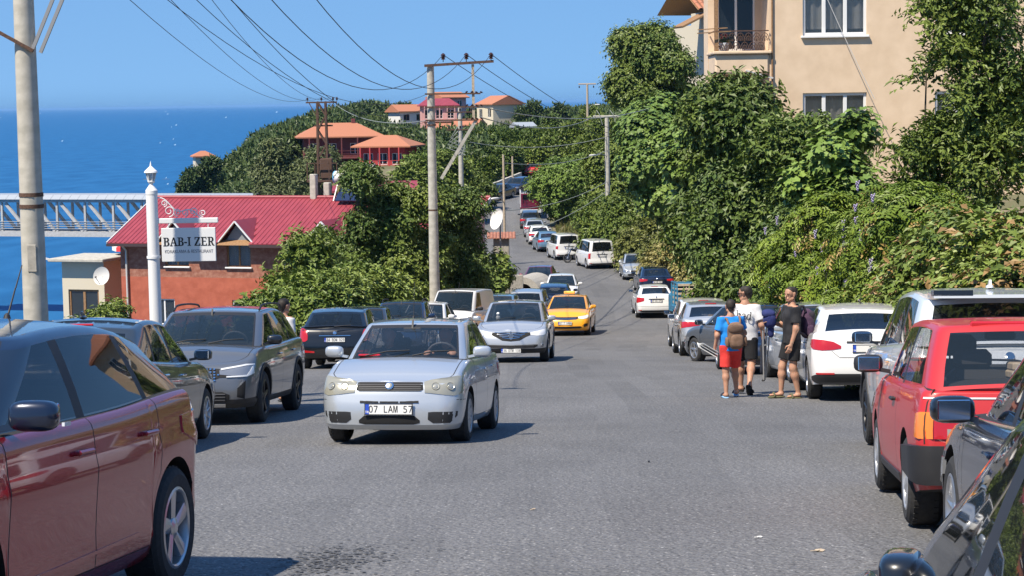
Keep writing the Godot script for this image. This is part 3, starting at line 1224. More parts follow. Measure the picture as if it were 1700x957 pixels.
func kind_van(L: float, W: float, H: float, wb: float, fo: float, belt := 1.05, r := 0.315) -> Dictionary:
	var h := L * 0.5
	var xw0 := h - 0.82
	var xw1 := xw0 - 0.62
	var xr0 := -h + 0.1
	var xr1 := -h + 0.16
	var xb := xw0 - 1.25
	var xc := -h + (h - fo - wb + h) + 0.34
	return {"L": L, "W": W, "H": H, "wb": wb, "fo": fo, "r": r, "arch": r + 0.05, "xw0": xw0, "xw1": xw1, "xr0": xr0, "xr1": xr1, "gb": 0.92, "gt": 0.79,
		"top": [[-h, belt], [0.0, belt], [xw0 - 0.1, belt], [xw0 + 0.2, belt - 0.06], [h - 0.22, belt - 0.24], [h, belt - 0.34]],
		"panes": [[xw0 - 0.32, xw1 - 0.26, xb + 0.05, xb + 0.03], [xb - 0.06, xb - 0.06, xc + 0.05, xc + 0.07], [xc - 0.1, xc - 0.08, xr0 + 0.22, xr1 + 0.2]],
		"seams": [xw0 - 0.2, xb, xc - 0.0], "doors": [[xw0 - 0.2, xb], [xb, xc]], "rgw": 0.8, "rrcx": 0.14, "rrcz": 0.12,
		"tail": [[0.0, -0.08], [0.12, 0.0], [0.32, 0.0], [0.36, -0.03], [0.6, -0.04], [1.0, -0.05]],
		"handles": [[xb + 0.17, belt - 0.16], [xb - 0.2, belt - 0.16]], "seatx": xb + 0.12}

# ordinary front: lamps, grille, intake, plate
func front_plain(c: Dictionary, text := "", o := {}) -> void:
	var t: float = c.B.top(c.P.L * 0.5)
	var hw: float = c.P.W * 0.5
	var ly: float = o.get("lamp_y", t - 0.05)
	var lh: float = o.get("lamp_h", 0.12)
	var l := pair(c, "headlight", false, [[hw * 0.55, ly - lh * 0.75, ly - lh * 0.05], [hw * 0.85, ly - lh, ly + 0.01], [hw * 1.12, ly - lh * 0.85, ly + 0.045], [hw * 1.42, ly - lh * 0.25, ly + 0.06]], 0.008, o.get("lamp", M.lamp_clear))
	for i in 2:
		var sg := 1.0 if i == 0 else -1.0
		for q in [hw * 0.75, hw * 1.0]:
			var p: Vector3 = c.B.at(q, ly - lh * 0.45)
			var nn: Vector3 = c.B.normal(q, ly - lh * 0.45)
			p.z *= sg
			nn.z *= sg
			var x := Vector3.UP.cross(nn).normalized()
			var mb := MB.new()
			mb.lathe([Vector2(0, 0.013), Vector2(lh * 0.26, 0.016), Vector2(lh * 0.32, 0.012)], 14, Transform3D(Basis(x, nn, x.cross(nn)), p))
			part(l[i], "lamp_reflector", mb, M.chrome)
	var gy: float = o.get("grille_y", ly - lh * 0.45)
	var gh: float = o.get("grille_h", 0.11)
	var gw: float = o.get("grille_w", hw * 0.5)
	mid(c, "grille", false, [[0.0, gy - gh * 0.5, gy + gh * 0.5], [gw * 0.9, gy - gh * 0.5, gy + gh * 0.5], [gw, gy - gh * 0.35, gy + gh * 0.4]], 0.004, M.black)
	bars(c, "grille_bar", false, gw * 0.92, gy - gh * 0.5, gy + gh * 0.5, o.get("bars", 3), 0.014, 0.012, o.get("bar_mat", M.trim))
	var iy: float = c.P.botF + 0.13
	mid(c, "air_intake", false, [[0.0, iy - 0.05, iy + 0.06], [hw * 0.6, iy - 0.05, iy + 0.06], [hw * 0.7, iy - 0.02, iy + 0.03]], 0.004, M.black)
	disc(c, "fog_lamp", false, hw * 0.95, iy + 0.02, 0.045, 0.012, M.lamp_clear)
	disc(c, "badge", false, 0.0, o.get("badge_y", gy), 0.05, 0.022, M.chrome, false)
	if c.P.lod == 0 or text:
		plate(c, false, o.get("plate_y", iy + 0.15), text)
	wipers(c)

# ordinary rear: lamps, plate, bumper line, wiper
func rear_plain(c: Dictionary, text := "", o := {}) -> void:
	var t: float = c.B.top(-c.P.L * 0.5)
	var hw: float = c.P.W * 0.5
	var ly: float = o.get("lamp_y", t - 0.06)
	var lh: float = o.get("lamp_h", 0.2)
	if o.get("tall", false):
		pair(c, "tail_light", true, [[hw * 0.83, ly - lh, ly], [hw * 0.98, ly - lh, ly], [hw * 1.1, ly - lh * 0.9, ly - 0.02]], 0.008, M.lamp_red)
	else:
		var lw: float = o.get("lamp_w", 0.5)
		pair(c, "tail_light", true, [[hw * lw, ly - lh * 0.62, ly - lh * 0.12], [hw * 0.8, ly - lh * 0.85, ly], [hw * 1.05, ly - lh, ly], [hw * 1.4, ly - lh * 0.55, ly - 0.02]], 0.008, M.lamp_red)
	var py: float = o.get("plate_y", t - 0.22)
	plate(c, true, py, text)
	mid(c, "plate_trim", true, [[0.0, py + 0.075, py + 0.1], [0.34, py + 0.075, py + 0.1]], 0.02, o.get("strip", M.trim), 1)
	var by: float = o.get("bumper_y", 0.52)
	mid(c, "bumper_seam", true, [[0.0, by, by + 0.008], [hw * 1.2, by + 0.03, by + 0.038]], 0.001, M.groove_dark, 1)
	if not c.P.clad:
		mid(c, "bumper_insert", true, [[0.0, c.P.botR + 0.01, c.P.botR + 0.1], [hw * 0.7, c.P.botR + 0.01, c.P.botR + 0.1], [hw * 0.85, c.P.botR + 0.03, c.P.botR + 0.06]], 0.006, M.trim)
	pair(c, "reflector", true, [[hw * 0.75, 0.36, 0.39], [hw * 0.95, 0.36, 0.39]], 0.008, M.lamp_red, 1)
	disc(c, "badge", true, 0.0, py + 0.17, 0.042, 0.015, M.chrome, false)
	if c.P.lod == 0:
		var ex := MB.new()
		ex.tube([Vector3(-c.P.L * 0.5 + 0.35, 0.24, 0.45), Vector3(-c.P.L * 0.5 + 0.02, 0.24, 0.45)], 0.028, 10)
		part(c.node, "exhaust", ex, M.chrome)
		var cs := MB.new()
		cs.cbox(Vector3(c.P.xr1 - 0.01, c.P.H - 0.1, 0), Vector3(0.03, 0.025, 0.3), 0.008)
		part(c.node, "brake_light", cs, M.lamp_red)

func car_materials() -> void:
	M.black = mat(lin(0.008, 0.008, 0.009), 0.8)
	M.trim = mat(lin(0.018, 0.018, 0.02), 0.55)
	M.groove_dark = mat(lin(0.012, 0.012, 0.012), 0.8)  # near-black colour that paints the shade of panel gaps and creases
	M.tyre = mottled(lin(0.018, 0.018, 0.019), lin(0.034, 0.033, 0.032), 0.35, 0.03, 0.85, 4, 3, 256)
	M.tyre.uv1_world_triplanar = false
	M.cabin = mat(lin(0.018, 0.018, 0.02), 0.85)
	M.seat = mat(lin(0.03, 0.03, 0.033), 0.9)
	M.wheelgrey = mat(lin(0.08, 0.08, 0.085), 0.6)
	M.chrome = mat(lin(0.75, 0.76, 0.78), 0.12, 1.0)
	M.alloy = mat(lin(0.52, 0.53, 0.55), 0.3, 0.85)
	M.alloy_dark = mat(lin(0.03, 0.03, 0.032), 0.3, 0.5)
	M.steel = mat(lin(0.4, 0.41, 0.43), 0.4, 0.5)
	M.plate = mat(lin(0.72, 0.72, 0.7), 0.45)
	M.plate_blue = mat(lin(0.02, 0.07, 0.45), 0.45)
	M.ink = mat(lin(0.015, 0.015, 0.015), 0.6)
	M.lamp_red = paint(lin(0.42, 0.012, 0.015), 0.0, 0.2)
	M.lamp_orange = paint(lin(0.75, 0.2, 0.02), 0.0, 0.25)
	M.lamp_clear = paint(lin(0.30, 0.31, 0.33), 0.5, 0.15)
	M.lamp_old = paint(lin(0.33, 0.32, 0.26), 0.25, 0.25)
	M.lamp_inner = paint(lin(0.40, 0.39, 0.33), 0.5, 0.2)
	M.lamp_white = paint(lin(0.7, 0.71, 0.72), 0.1, 0.2)
	M.glass_front = glass(lin(0.02, 0.03, 0.035), 0.5)
	M.glass_side = glass(lin(0.008, 0.010, 0.011), 0.86)
	M.glass_clear = glass(lin(0.03, 0.04, 0.042), 0.28)
	M.silver = paint(lin(0.50, 0.52, 0.54), 0.55, 0.34)
	M.silver_blue = paint(lin(0.50, 0.535, 0.57), 0.5, 0.34)
	M.white = paint(lin(0.74, 0.74, 0.73), 0.0, 0.35)
	M.white_blue = paint(lin(0.62, 0.66, 0.7), 0.1, 0.35)
	M.taxi = paint(lin(0.86, 0.37, 0.012), 0.0, 0.35)
	M.grey_dark = paint(lin(0.055, 0.06, 0.068), 0.45, 0.32)
	M.grey_mid = paint(lin(0.15, 0.16, 0.175), 0.5, 0.33)
	M.grey_green = paint(lin(0.045, 0.052, 0.055), 0.4, 0.32)
	M.blackp = paint(lin(0.008, 0.009, 0.011), 0.15, 0.3)
	M.navy = paint(lin(0.010, 0.017, 0.04), 0.3, 0.3)
	M.blue_dark = paint(lin(0.012, 0.03, 0.08), 0.35, 0.3)
	M.blue_sky = paint(lin(0.16, 0.28, 0.40), 0.4, 0.33)
	M.maroon = paint(lin(0.16, 0.012, 0.03), 0.3, 0.3)
	M.red_dark = paint(lin(0.30, 0.005, 0.02), 0.55, 0.25)
	M.red_dark.clearcoat = 0.85
	M.red_old = paint(lin(0.46, 0.022, 0.022), 0.0, 0.42)
	M.red_old.clearcoat = 0.5
	M.red_faded = mat(lin(0.36, 0.12, 0.11), 0.6)
	M.truck_blue = mat(lin(0.03, 0.16, 0.28), 0.55)

# ---------------------------------------------------------------- the vehicles of this street
func lens_group(c: Dictionary, rear: bool, list: Array, y: float, r: float, m: Material, parents: Array) -> void:
	for i in 2:
		var sg := 1.0 if i == 0 else -1.0
		for q in list:
			var pp: float = c.B.total - q if rear else q
			var p: Vector3 = c.B.at(pp, y)
			var nn: Vector3 = c.B.normal(pp, y)
			p.z *= sg
			nn.z *= sg
			var x := Vector3.UP.cross(nn).normalized()
			var mb := MB.new()
			mb.lathe([Vector2(0, 0.018), Vector2(r * 0.55, 0.016), Vector2(r * 0.6, 0.010), Vector2(r * 0.85, 0.011), Vector2(r, 0.016), Vector2(r * 1.08, 0.009)], 18, Transform3D(Basis(x, nn, x.cross(nn)), p))
			part(parents[i], "lamp_reflector", mb, m)

func silver_hatch_moving() -> void:
	var k := kind_hatch(3.83, 1.64, 1.44, 2.37, 0.78, 0.94, 0.295)
	var h := 1.915
	k.merge({"body": M.silver_blue, "glassf": M.glass_clear, "glasss": M.glass_front, "glassr": M.glass_clear, "rim": "steel", "rimmat": M.steel, "botF": 0.17, "mirror": M.silver_blue, "steer": 0.0,
		"top": [[-h, 0.92], [-h + 0.3, 0.97], [0.0, 0.93], [h - 1.0, 0.93], [h - 0.75, 0.90], [h - 0.28, 0.78], [h, 0.71]],
		"nose": [[0.0, -0.09], [0.1, -0.02], [0.3, 0.0], [0.56, 0.0], [0.6, -0.02], [0.8, -0.035], [0.93, -0.07], [1.0, -0.13]], "xw0": h - 0.97, "xw1": h - 1.68, "wbow": 0.13, "gt": 0.71, "rcx": 0.28, "rcz": 0.26, "bow": 0.09, "crown": 0.035, "roofcrown": 0.03}, true)
	var c := make_car("hatchback_car", "silver blue hatchback driving towards us with plate 07 LAM 57", "car", on_road(-1.17, 23.0), heading(-1.17, 23.0, -6.7), "", k)
	var l := pair(c, "headlight", false, [[0.40, 0.585, 0.70], [0.50, 0.575, 0.725], [0.62, 0.56, 0.745], [0.74, 0.55, 0.755], [0.88, 0.58, 0.765], [1.0, 0.64, 0.765]], 0.007, M.lamp_old, 4)
	lens_group(c, false, [0.53, 0.70], 0.652, 0.044, M.lamp_inner, l)
	mid(c, "grille", false, [[0.0, 0.60, 0.70], [0.34, 0.60, 0.70], [0.385, 0.615, 0.695]], 0.004, M.black)
	bars(c, "grille_bar", false, 0.36, 0.60, 0.70, 5, 0.007, 0.012, M.wheelgrey)
	disc(c, "badge", false, 0.0, 0.655, 0.036, 0.034, M.lamp_old, false)
	disc(c, "badge_ring", false, 0.0, 0.655, 0.05, 0.03, M.chrome, false)
	for s in [[-0.33, -0.12], [-0.105, 0.105], [0.12, 0.33]]:
		var mb := MB.new()
		c.B.patch(mb, false, 1.0, [[s[0], 0.475, 0.505], [s[1], 0.475, 0.505]], 0.004, 2)
		part(c.node, "bumper_slot", mb, M.black)
	mid(c, "bumper_crease", false, [[0.0, 0.515, 0.521], [1.05, 0.50, 0.506]], 0.001, M.groove_dark, 1)
	mid(c, "air_intake", false, [[0.0, 0.235, 0.335], [0.28, 0.235, 0.335], [0.35, 0.25, 0.28]], 0.004, M.black)
	pair(c, "side_intake", false, [[0.44, 0.29, 0.37], [0.5, 0.25, 0.375], [0.7, 0.25, 0.375], [0.8, 0.33, 0.38]], 0.004, M.trim)
	plate(c, false, 0.405, "07 LAM 57", 0.53, 0.12)
	pair(c, "side_repeater", false, [[1.33, 0.66, 0.685], [1.4, 0.66, 0.685]], 0.008, M.lamp_white, 1)
	wipers(c)
	antenna(c, 0.25, 0.0, 0.45, -0.15)
	rear_plain(c, "")
	var dt := MB.new()
	dt.cbox(Vector3(1.02 - 0.2, 0.98, 0.42), Vector3(0.1, 0.03, 0.26), 0.01)
	part(c.node, "dashboard_clutter", dt, M.lamp_red)

func suv_grey() -> void:
	var k := kind_suv(4.51, 1.86, 1.62, 2.667, 0.92, 1.06, 0.36)
	k.merge({"body": M.grey_mid, "clad": M.trim, "rim": "alloy5", "rimmat": M.alloy_dark, "pillar": M.grey_mid, "mirror": M.blackp, "glassf": M.glass_front}, true)
	var c := make_car("suv_car", "dark grey SUV with slim LED headlights, parked facing us on the left", "car", on_road(-4.27, 27.8), heading(-4.27, 27.8, -3.5), "", k)
	var t: float = c.B.top(2.2)
	var l := pair(c, "headlight", false, [[0.46, 0.70, 0.755], [0.62, 0.685, 0.79], [0.84, 0.69, 0.815], [1.05, 0.73, 0.825]], 0.008, M.lamp_clear)
	for i in 2:
		var mb := MB.new()
		c.B.patch(mb, false, 1.0 if i == 0 else -1.0, [[0.48, 0.755, 0.775], [0.84, 0.81, 0.83], [1.03, 0.82, 0.835]], 0.014, 1)
		c.B.patch(mb, false, 1.0 if i == 0 else -1.0, [[0.55, 0.66, 0.675], [0.84, 0.67, 0.69], [0.99, 0.71, 0.82]], 0.014, 2)
		part(l[i], "light_strip", mb, M.lamp_white)
	mid(c, "grille", false, [[0.0, 0.60, 0.80], [0.3, 0.60, 0.79], [0.46, 0.66, 0.775], [0.55, 0.66, 0.69]], 0.004, M.black)
	for j in 5:
		for i in 9:
			if i * 0.052 + 0.02 > 0.45 - 0.03 * absf(j - 2.0):
				continue
			var y := 0.625 + j * 0.036
			pair(c, "grille_stud", false, [[i * 0.052 + 0.012, y - 0.009, y + 0.009], [i * 0.052 + 0.038, y - 0.009, y + 0.009]], 0.014, M.chrome, 1)
	mid(c, "lower_grille", false, [[0.0, 0.33, 0.46], [0.5, 0.34, 0.47], [0.6, 0.37, 0.43]], 0.004, M.black)
	bars(c, "lower_grille_bar", false, 0.54, 0.34, 0.46, 3, 0.012, 0.012, M.wheelgrey)
	pair(c, "air_curtain", false, [[0.70, 0.40, 0.52], [0.82, 0.37, 0.62]], 0.004, M.black)
	mid(c, "skid_trim", false, [[0.0, 0.27, 0.31], [0.55, 0.27, 0.31]], 0.014, M.alloy, 1)
	disc(c, "badge", false, 0.0, 0.72, 0.07, 0.02, M.chrome, false)
	plate(c, false, 0.52, "")
	wipers(c)
	roof_rails(c, M.trim)
	rear_plain(c, "")

func suv_silver() -> void:
	var k := kind_suv(4.45, 1.85, 1.61, 2.646, 0.9, 1.04, 0.355)
	k.merge({"body": M.silver, "clad": M.trim, "rim": "alloy5", "mirror": M.silver, "glassf": M.glass_front}, true)
	var c := make_car("suv_car", "silver SUV with diamond badge driving behind the silver blue hatchback", "car", on_road(0.1, 50.3), heading(0.1, 50.3, -4.0), "", k)
	pair(c, "headlight", false, [[0.5, 0.70, 0.76], [0.66, 0.68, 0.79], [0.86, 0.69, 0.83], [1.08, 0.76, 0.86]], 0.008, M.lamp_white)
	mid(c, "grille", false, [[0.0, 0.54, 0.775], [0.22, 0.56, 0.77], [0.36, 0.64, 0.765], [0.52, 0.70, 0.76]], 0.004, M.black)
	for i in 4:
		var y := 0.60 + i * 0.042
		var w := 0.22 + i * 0.07
		mid(c, "grille_bar", false, [[0.0, y, y + 0.012], [w, y + 0.03, y + 0.042]], 0.013, M.chrome, 1)
	var dm := MB.new()
	var q: Vector3 = c.B.at(0.0, 0.68)
	dm.prism(PackedVector2Array([Vector2(0, 0.125), Vector2(0.075, 0), Vector2(0, -0.125), Vector2(-0.075, 0)]), 0.03, Transform3D(Basis(Vector3(0, 0, -1), Vector3.UP, Vector3(1, 0, 0)), q + Vector3(0.015, 0, 0)))
	part(c.node, "badge", dm, M.chrome)
	mid(c, "lower_grille", false, [[0.0, 0.36, 0.44], [0.6, 0.38, 0.46], [0.68, 0.42, 0.46]], 0.012, M.black)
	bars(c, "lower_grille_bar", false, 0.58, 0.38, 0.45, 2, 0.012, 0.018, M.wheelgrey)
	disc(c, "fog_lamp", false, 0.82, 0.44, 0.05, 0.02, M.lamp_clear)
	plate(c, false, 0.31, "36 DTM 138")
	wipers(c)
	rear_plain(c, "")
	var toy := MB.new()
	toy.ball(Vector3(0.85, 1.13, 0.42), Vector3(0.05, 0.07, 0.06))
	toy.ball(Vector3(0.85, 1.22, 0.42), Vector3(0.05, 0.05, 0.05))
	part(c.node, "dashboard_toy", toy, M.plate)

func taxi() -> void:
	var k := kind_sedan(4.53, 1.79, 1.5, 2.64, 0.88, 0.97, 0.315)
	k.merge({"body": M.taxi, "mirror": M.taxi, "rimmat": M.alloy, "glassf": M.glass_front}, true)
	var c := make_car("taxi_car", "orange yellow taxi sedan driving towards us", "taxi", on_road(2.15, 72.3), heading(2.15, 72.3, -6.0), "", k)
	pair(c, "headlight", false, [[0.5, 0.64, 0.70], [0.66, 0.62, 0.73], [0.84, 0.64, 0.755], [1.05, 0.70, 0.77]], 0.008, M.lamp_white)
	mid(c, "grille", false, [[0.0, 0.585, 0.69], [0.4, 0.60, 0.695], [0.5, 0.64, 0.695]], 0.004, M.black)
	bars(c, "grille_bar", false, 0.42, 0.59, 0.69, 3, 0.012, 0.012, M.chrome)
	mid(c, "air_intake", false, [[0.0, 0.27, 0.35], [0.55, 0.28, 0.36], [0.62, 0.31, 0.34]], 0.004, M.black)
	pair(c, "side_intake", false, [[0.64, 0.36, 0.40], [0.74, 0.33, 0.46], [0.9, 0.38, 0.46]], 0.004, M.black)
	plate(c, false, 0.47, "67 T 0486")
	wipers(c)
	rear_plain(c, "")
	var ts := MB.new()
	ts.cbox(Vector3(-0.05, 1.55, 0), Vector3(0.16, 0.11, 0.42), 0.03)
	part(c.node, "roof_sign", ts, mat(lin(0.8, 0.5, 0.1), 0.4))

func red_hatch_near() -> void:
	var k := kind_hatch(4.04, 1.76, 1.46, 2.58, 0.83, 0.98, 0.325)
	k.merge({"xr1": -2.02 + 0.50, "xr0": -2.02 + 0.13, "body": M.red_dark, "roof": M.navy, "pillar": M.blackp, "mirror": M.navy, "rim": "twist5", "rimmat": M.alloy, "handle_mat": M.red_dark, "nside": 40, "narch": 20, "glasss": M.glass_side,
		"side": [[0.0, 0.925], [0.06, 0.965], [0.16, 0.985], [0.26, 0.978], [0.42, 0.982], [0.6, 0.992], [0.68, 1.0], [0.72, 0.996], [0.78, 0.98], [0.86, 0.975], [0.93, 0.965], [0.975, 0.95], [1.0, 0.92]]}, true)
	var c := make_car("hatchback_car", "dark red hatchback with black roof, nearest car at the left edge", "car", on_road(-2.85, 8.75), heading(-2.85, 8.75, -8.5), "", k)
	front_plain(c, "")
	rear_plain(c, "", {"lamp_w": 0.75, "lamp_y": 0.93})
	for s in [1.0, -1.0]:
		var mb := MB.new()
		mb.box(Vector3(c.P.xw0 - 0.34, c.B.top(0.5) + 0.05, s * 1.065), Vector3(0.07, 0.016, 0.012))
		part(c.node, "mirror_indicator", mb, M.lamp_white)
	# chrome-free window line and sculpted sill line
	pair(c, "sill_strip", false, [[c.B.p_of_x(0.9), 0.33, 0.345], [c.B.p_of_x(-0.8), 0.36, 0.375]], 0.006, M.red_dark, 1)
	antenna(c, -1.2, 0.0, 0.35, -0.6)

func sedan_left() -> void:
	var k := kind_sedan(4.56, 1.73, 1.49, 2.6, 0.9, 0.95, 0.31)
	k.merge({"body": M.grey_green, "mirror": M.blackp, "rimmat": M.alloy, "handle_mat": M.chrome, "rim": "alloy10"}, true)
	var c := make_car("sedan_car", "dark grey sedan facing away, between the red hatchback and the grey SUV", "car", on_road(-4.62, 21.67), heading(-4.62, 21.67, 177.0), "", k)
	front_plain(c, "")
	rear_plain(c, "")
	fin(c, -1.0, M.blackp)

func hatch_black() -> void:
	var k := kind_hatch(4.06, 1.8, 1.5, 2.54, 0.83, 0.97, 0.315)
	k.merge({"body": M.blackp, "mirror": M.blackp, "gt": 0.72}, true)
	var c := make_car("hatchback_car", "black hatchback seen from behind with plate 34 BDM 029", "car", on_road(-4.2, 47.8), heading(-4.2, 47.8, 178.0), "", k)
	front_plain(c, "")
	pair(c, "tail_light", true, [[0.66, 0.70, 0.80], [0.72, 0.66, 0.93], [0.85, 0.66, 0.98], [1.0, 0.74, 0.97]], 0.008, M.lamp_red)
	plate(c, true, 0.70, "34 BDM 029")
	mid(c, "chrome_strip", true, [[0.0, 0.79, 0.806], [0.38, 0.79, 0.806]], 0.016, M.chrome, 1)
	disc(c, "badge", true, 0.0, 0.86, 0.045, 0.02, M.chrome, false)
	mid(c, "bumper_shelf", true, [[0.0, 0.54, 0.565], [0.7, 0.54, 0.565], [0.95, 0.57, 0.595]], 0.02, M.blackp, 1)
	pair(c, "reflector", true, [[0.5, 0.39, 0.43], [0.82, 0.40, 0.46]], 0.01, M.lamp_red, 1)
	var w := MB.new()
	w.tube([Vector3(-2.03, 1.02, 0.0), Vector3(-1.99, 1.05, 0.4)], [0.014, 0.008], 5)
	part(c.node, "rear_wiper", w, M.trim)
	antenna(c, -1.4, 0.0, 0.2, -0.6)

func red_old_hatch() -> void:
	var k := kind_hatch(4.0, 1.64, 1.37, 2.46, 0.75, 0.90, 0.29)
	var h := 2.0
	k.merge({"body": M.red_old, "mirror": M.trim, "rim": "steel", "rimmat": M.steel, "glasss": M.glass_clear, "glassr": M.glass_clear, "glassf": M.glass_clear, "rcx": 0.2, "rcz": 0.15, "rrcx": 0.12, "rrcz": 0.10, "bow": 0.05, "bowr": 0.03, "nside": 30, "narch": 18,
		"xr0": -h + 0.08, "xr1": -h + 0.46, "gt": 0.77, "gb": 0.93, "roofcrown": 0.02, "roofarc": 0.025, "roofdrop": 0.015, "rcurve": 0.0, "seams": [0.6, -0.62], "doors": [[0.6, -0.62]], "handles": [[-0.4, 0.78]], "panes": [[0.56, -0.02, -0.60, -0.62], [-0.70, -0.72, -1.6, -1.3]], "pane_glass": [true, true], "handle_mat": M.trim, "botR": 0.3,
		"top": [[-h, 0.88], [-h + 0.3, 0.91], [0.0, 0.9], [h - 1.1, 0.9], [h - 0.3, 0.8], [h, 0.74]],
		"tail": [[0.0, -0.02], [0.45, 0.0], [0.75, -0.02], [1.0, -0.05]], "rgw": 0.88}, true)
	var c := make_car("hatchback_car", "old boxy red hatchback with black bumper, parked facing away on the right", "car", on_road(3.44, 13.3), heading(3.44, 13.3, 173.5), "", k)
	front_plain(c, "")
	mid(c, "rear_bumper", true, [[0.0, 0.33, 0.56], [0.70, 0.33, 0.56], [0.82, 0.34, 0.56], [1.0, 0.36, 0.55], [1.25, 0.38, 0.54]], 0.05, M.trim)
	var tl := pair(c, "tail_light", true, [[0.46, 0.60, 0.76], [0.70, 0.60, 0.76]], 0.012, M.lamp_red)
	pair(c, "indicator", true, [[0.705, 0.60, 0.76], [0.80, 0.60, 0.76], [0.86, 0.61, 0.75]], 0.012, M.lamp_orange)
	pair(c, "reverse_light", true, [[0.46, 0.605, 0.66], [0.62, 0.605, 0.66]], 0.016, M.lamp_old, 1)
	mid(c, "tailgate_crease", true, [[0.0, 0.84, 0.85], [0.8, 0.84, 0.85]], 0.006, M.white, 1)
	plate(c, true, 0.68, "")
	for s in [1.0, -1.0]:   # joint between tailgate and flank
		var tg := MB.new()
		c.B.patch(tg, true, s, [[0.755, 0.57, 0.90], [0.765, 0.57, 0.90]], 0.002, 4)
		part(c.node, "tailgate_joint", tg, M.groove_dark)
	pair(c, "lower_flank", false, [[c.B.p_of_x(1.0), 0.24, 0.3], [c.B.p_of_x(-0.75), 0.24, 0.3]], 0.012, M.trim)
	var hb := MB.new()
	hb.cbox(Vector3(-1.52, 1.28, -0.25), Vector3(0.06, 0.06, 0.36), 0.012)
	part(c.node, "high_brake_light", hb, M.lamp_red)
	var sh := MB.new()
	sh.cbox(Vector3(-1.55, 0.98, 0.1), Vector3(0.34, 0.05, 0.6), 0.01)
	sh.cbox(Vector3(-1.53, 1.03, 0.06), Vector3(0.3, 0.05, 0.5), 0.01)
	part(c.node, "cardboard_sheets", sh, M.wood_pale)

func white_sedan_right() -> void:
	var k := kind_sedan(4.53, 1.79, 1.5, 2.64, 0.88, 0.98, 0.315)
	k.merge({"body": M.white, "mirror": M.white, "nside": 26}, true)
	var c := make_car("sedan_car", "white sedan with dark lower bumper, parked facing away beside the walkers", "car", on_road(5.55, 30.95), heading(5.55, 30.95, 175.5), "", k)
	front_plain(c, "")
	var l := pair(c, "tail_light", true, [[0.44, 0.80, 0.84], [0.56, 0.78, 0.90], [0.72, 0.77, 0.93], [0.9, 0.79, 0.94], [1.1, 0.86, 0.93]], 0.009, M.lamp_red)
	plate(c, true, 0.80, "34", 0.52, 0.11)
	mid(c, "chrome_strip", true, [[0.0, 0.885, 0.905], [0.36, 0.885, 0.905]], 0.02, M.trim, 1)
	mid(c, "lower_bumper", true, [[0.0, 0.25, 0.42], [0.7, 0.25, 0.42], [0.9, 0.27, 0.40], [1.05, 0.32, 0.37]], 0.008, M.trim)
	pair(c, "reflector", true, [[0.55, 0.41, 0.435], [0.85, 0.41, 0.435]], 0.014, M.lamp_red, 1)
	mid(c, "lid_crease", true, [[0.0, 0.66, 0.668], [0.46, 0.66, 0.668], [0.58, 0.76, 0.768]], 0.002, M.groove_dark, 1)
	antenna(c, -0.75, 0.0, 0.2, -0.5)

func white_suv_right() -> void:
	var k := kind_suv(4.5, 1.86, 1.63, 2.67, 0.92, 1.05, 0.36)
	k.merge({"body": M.white_blue, "clad": M.trim, "mirror": M.blackp, "rimmat": M.alloy_dark, "pillar": M.white_blue, "rim": "alloy10", "nside": 26}, true)
	var c := make_car("suv_car", "white SUV with black roof spoiler, parked in front of the old red hatchback", "car", on_road(4.48, 18.6), heading(4.48, 18.6, 175.0), "", k)
	front_plain(c, "")
	rear_plain(c, "")
	var sp := MB.new()
	sp.prism(PackedVector2Array([Vector2(-1.55, 0.0), Vector2(-1.98, -0.03), Vector2(-1.98, -0.06), Vector2(-1.55, -0.05)]), 1.24, Transform3D(Basis(), Vector3(0, 1.55, 0)))
	part(c.node, "roof_spoiler", sp, M.white_blue)
	var s2 := MB.new()
	for z in [-0.45, 0.45]:
		s2.box(Vector3(-1.88, 1.535, z), Vector3(0.2, 0.05, 0.34))
	part(c.node, "spoiler_insert", s2, M.blackp)
	fin(c, -1.1, M.white)

# a plain car: a dictionary of its kind, place, heading, paint
func plain_car(called: String, label: String, kind: Dictionary, x: float, d: float, deg: float, body: Material, o := {}) -> Dictionary:
	kind.merge({"body": body, "mirror": o.get("mirror", body), "lod": 1 if d > 66 else 0, "interior": o.get("interior", d < 100.0)}, true)
	if o.has("more"):
		kind.merge(o.more, true)
	var c := make_car(called, label, o.get("category", "car"), on_road(x, d), heading(x, d, deg), o.get("group", ""), kind)
	front_plain(c, o.get("front_plate", ""), o.get("front", {}))
	rear_plain(c, o.get("rear_plate", ""), o.get("rear", {}))
	return c

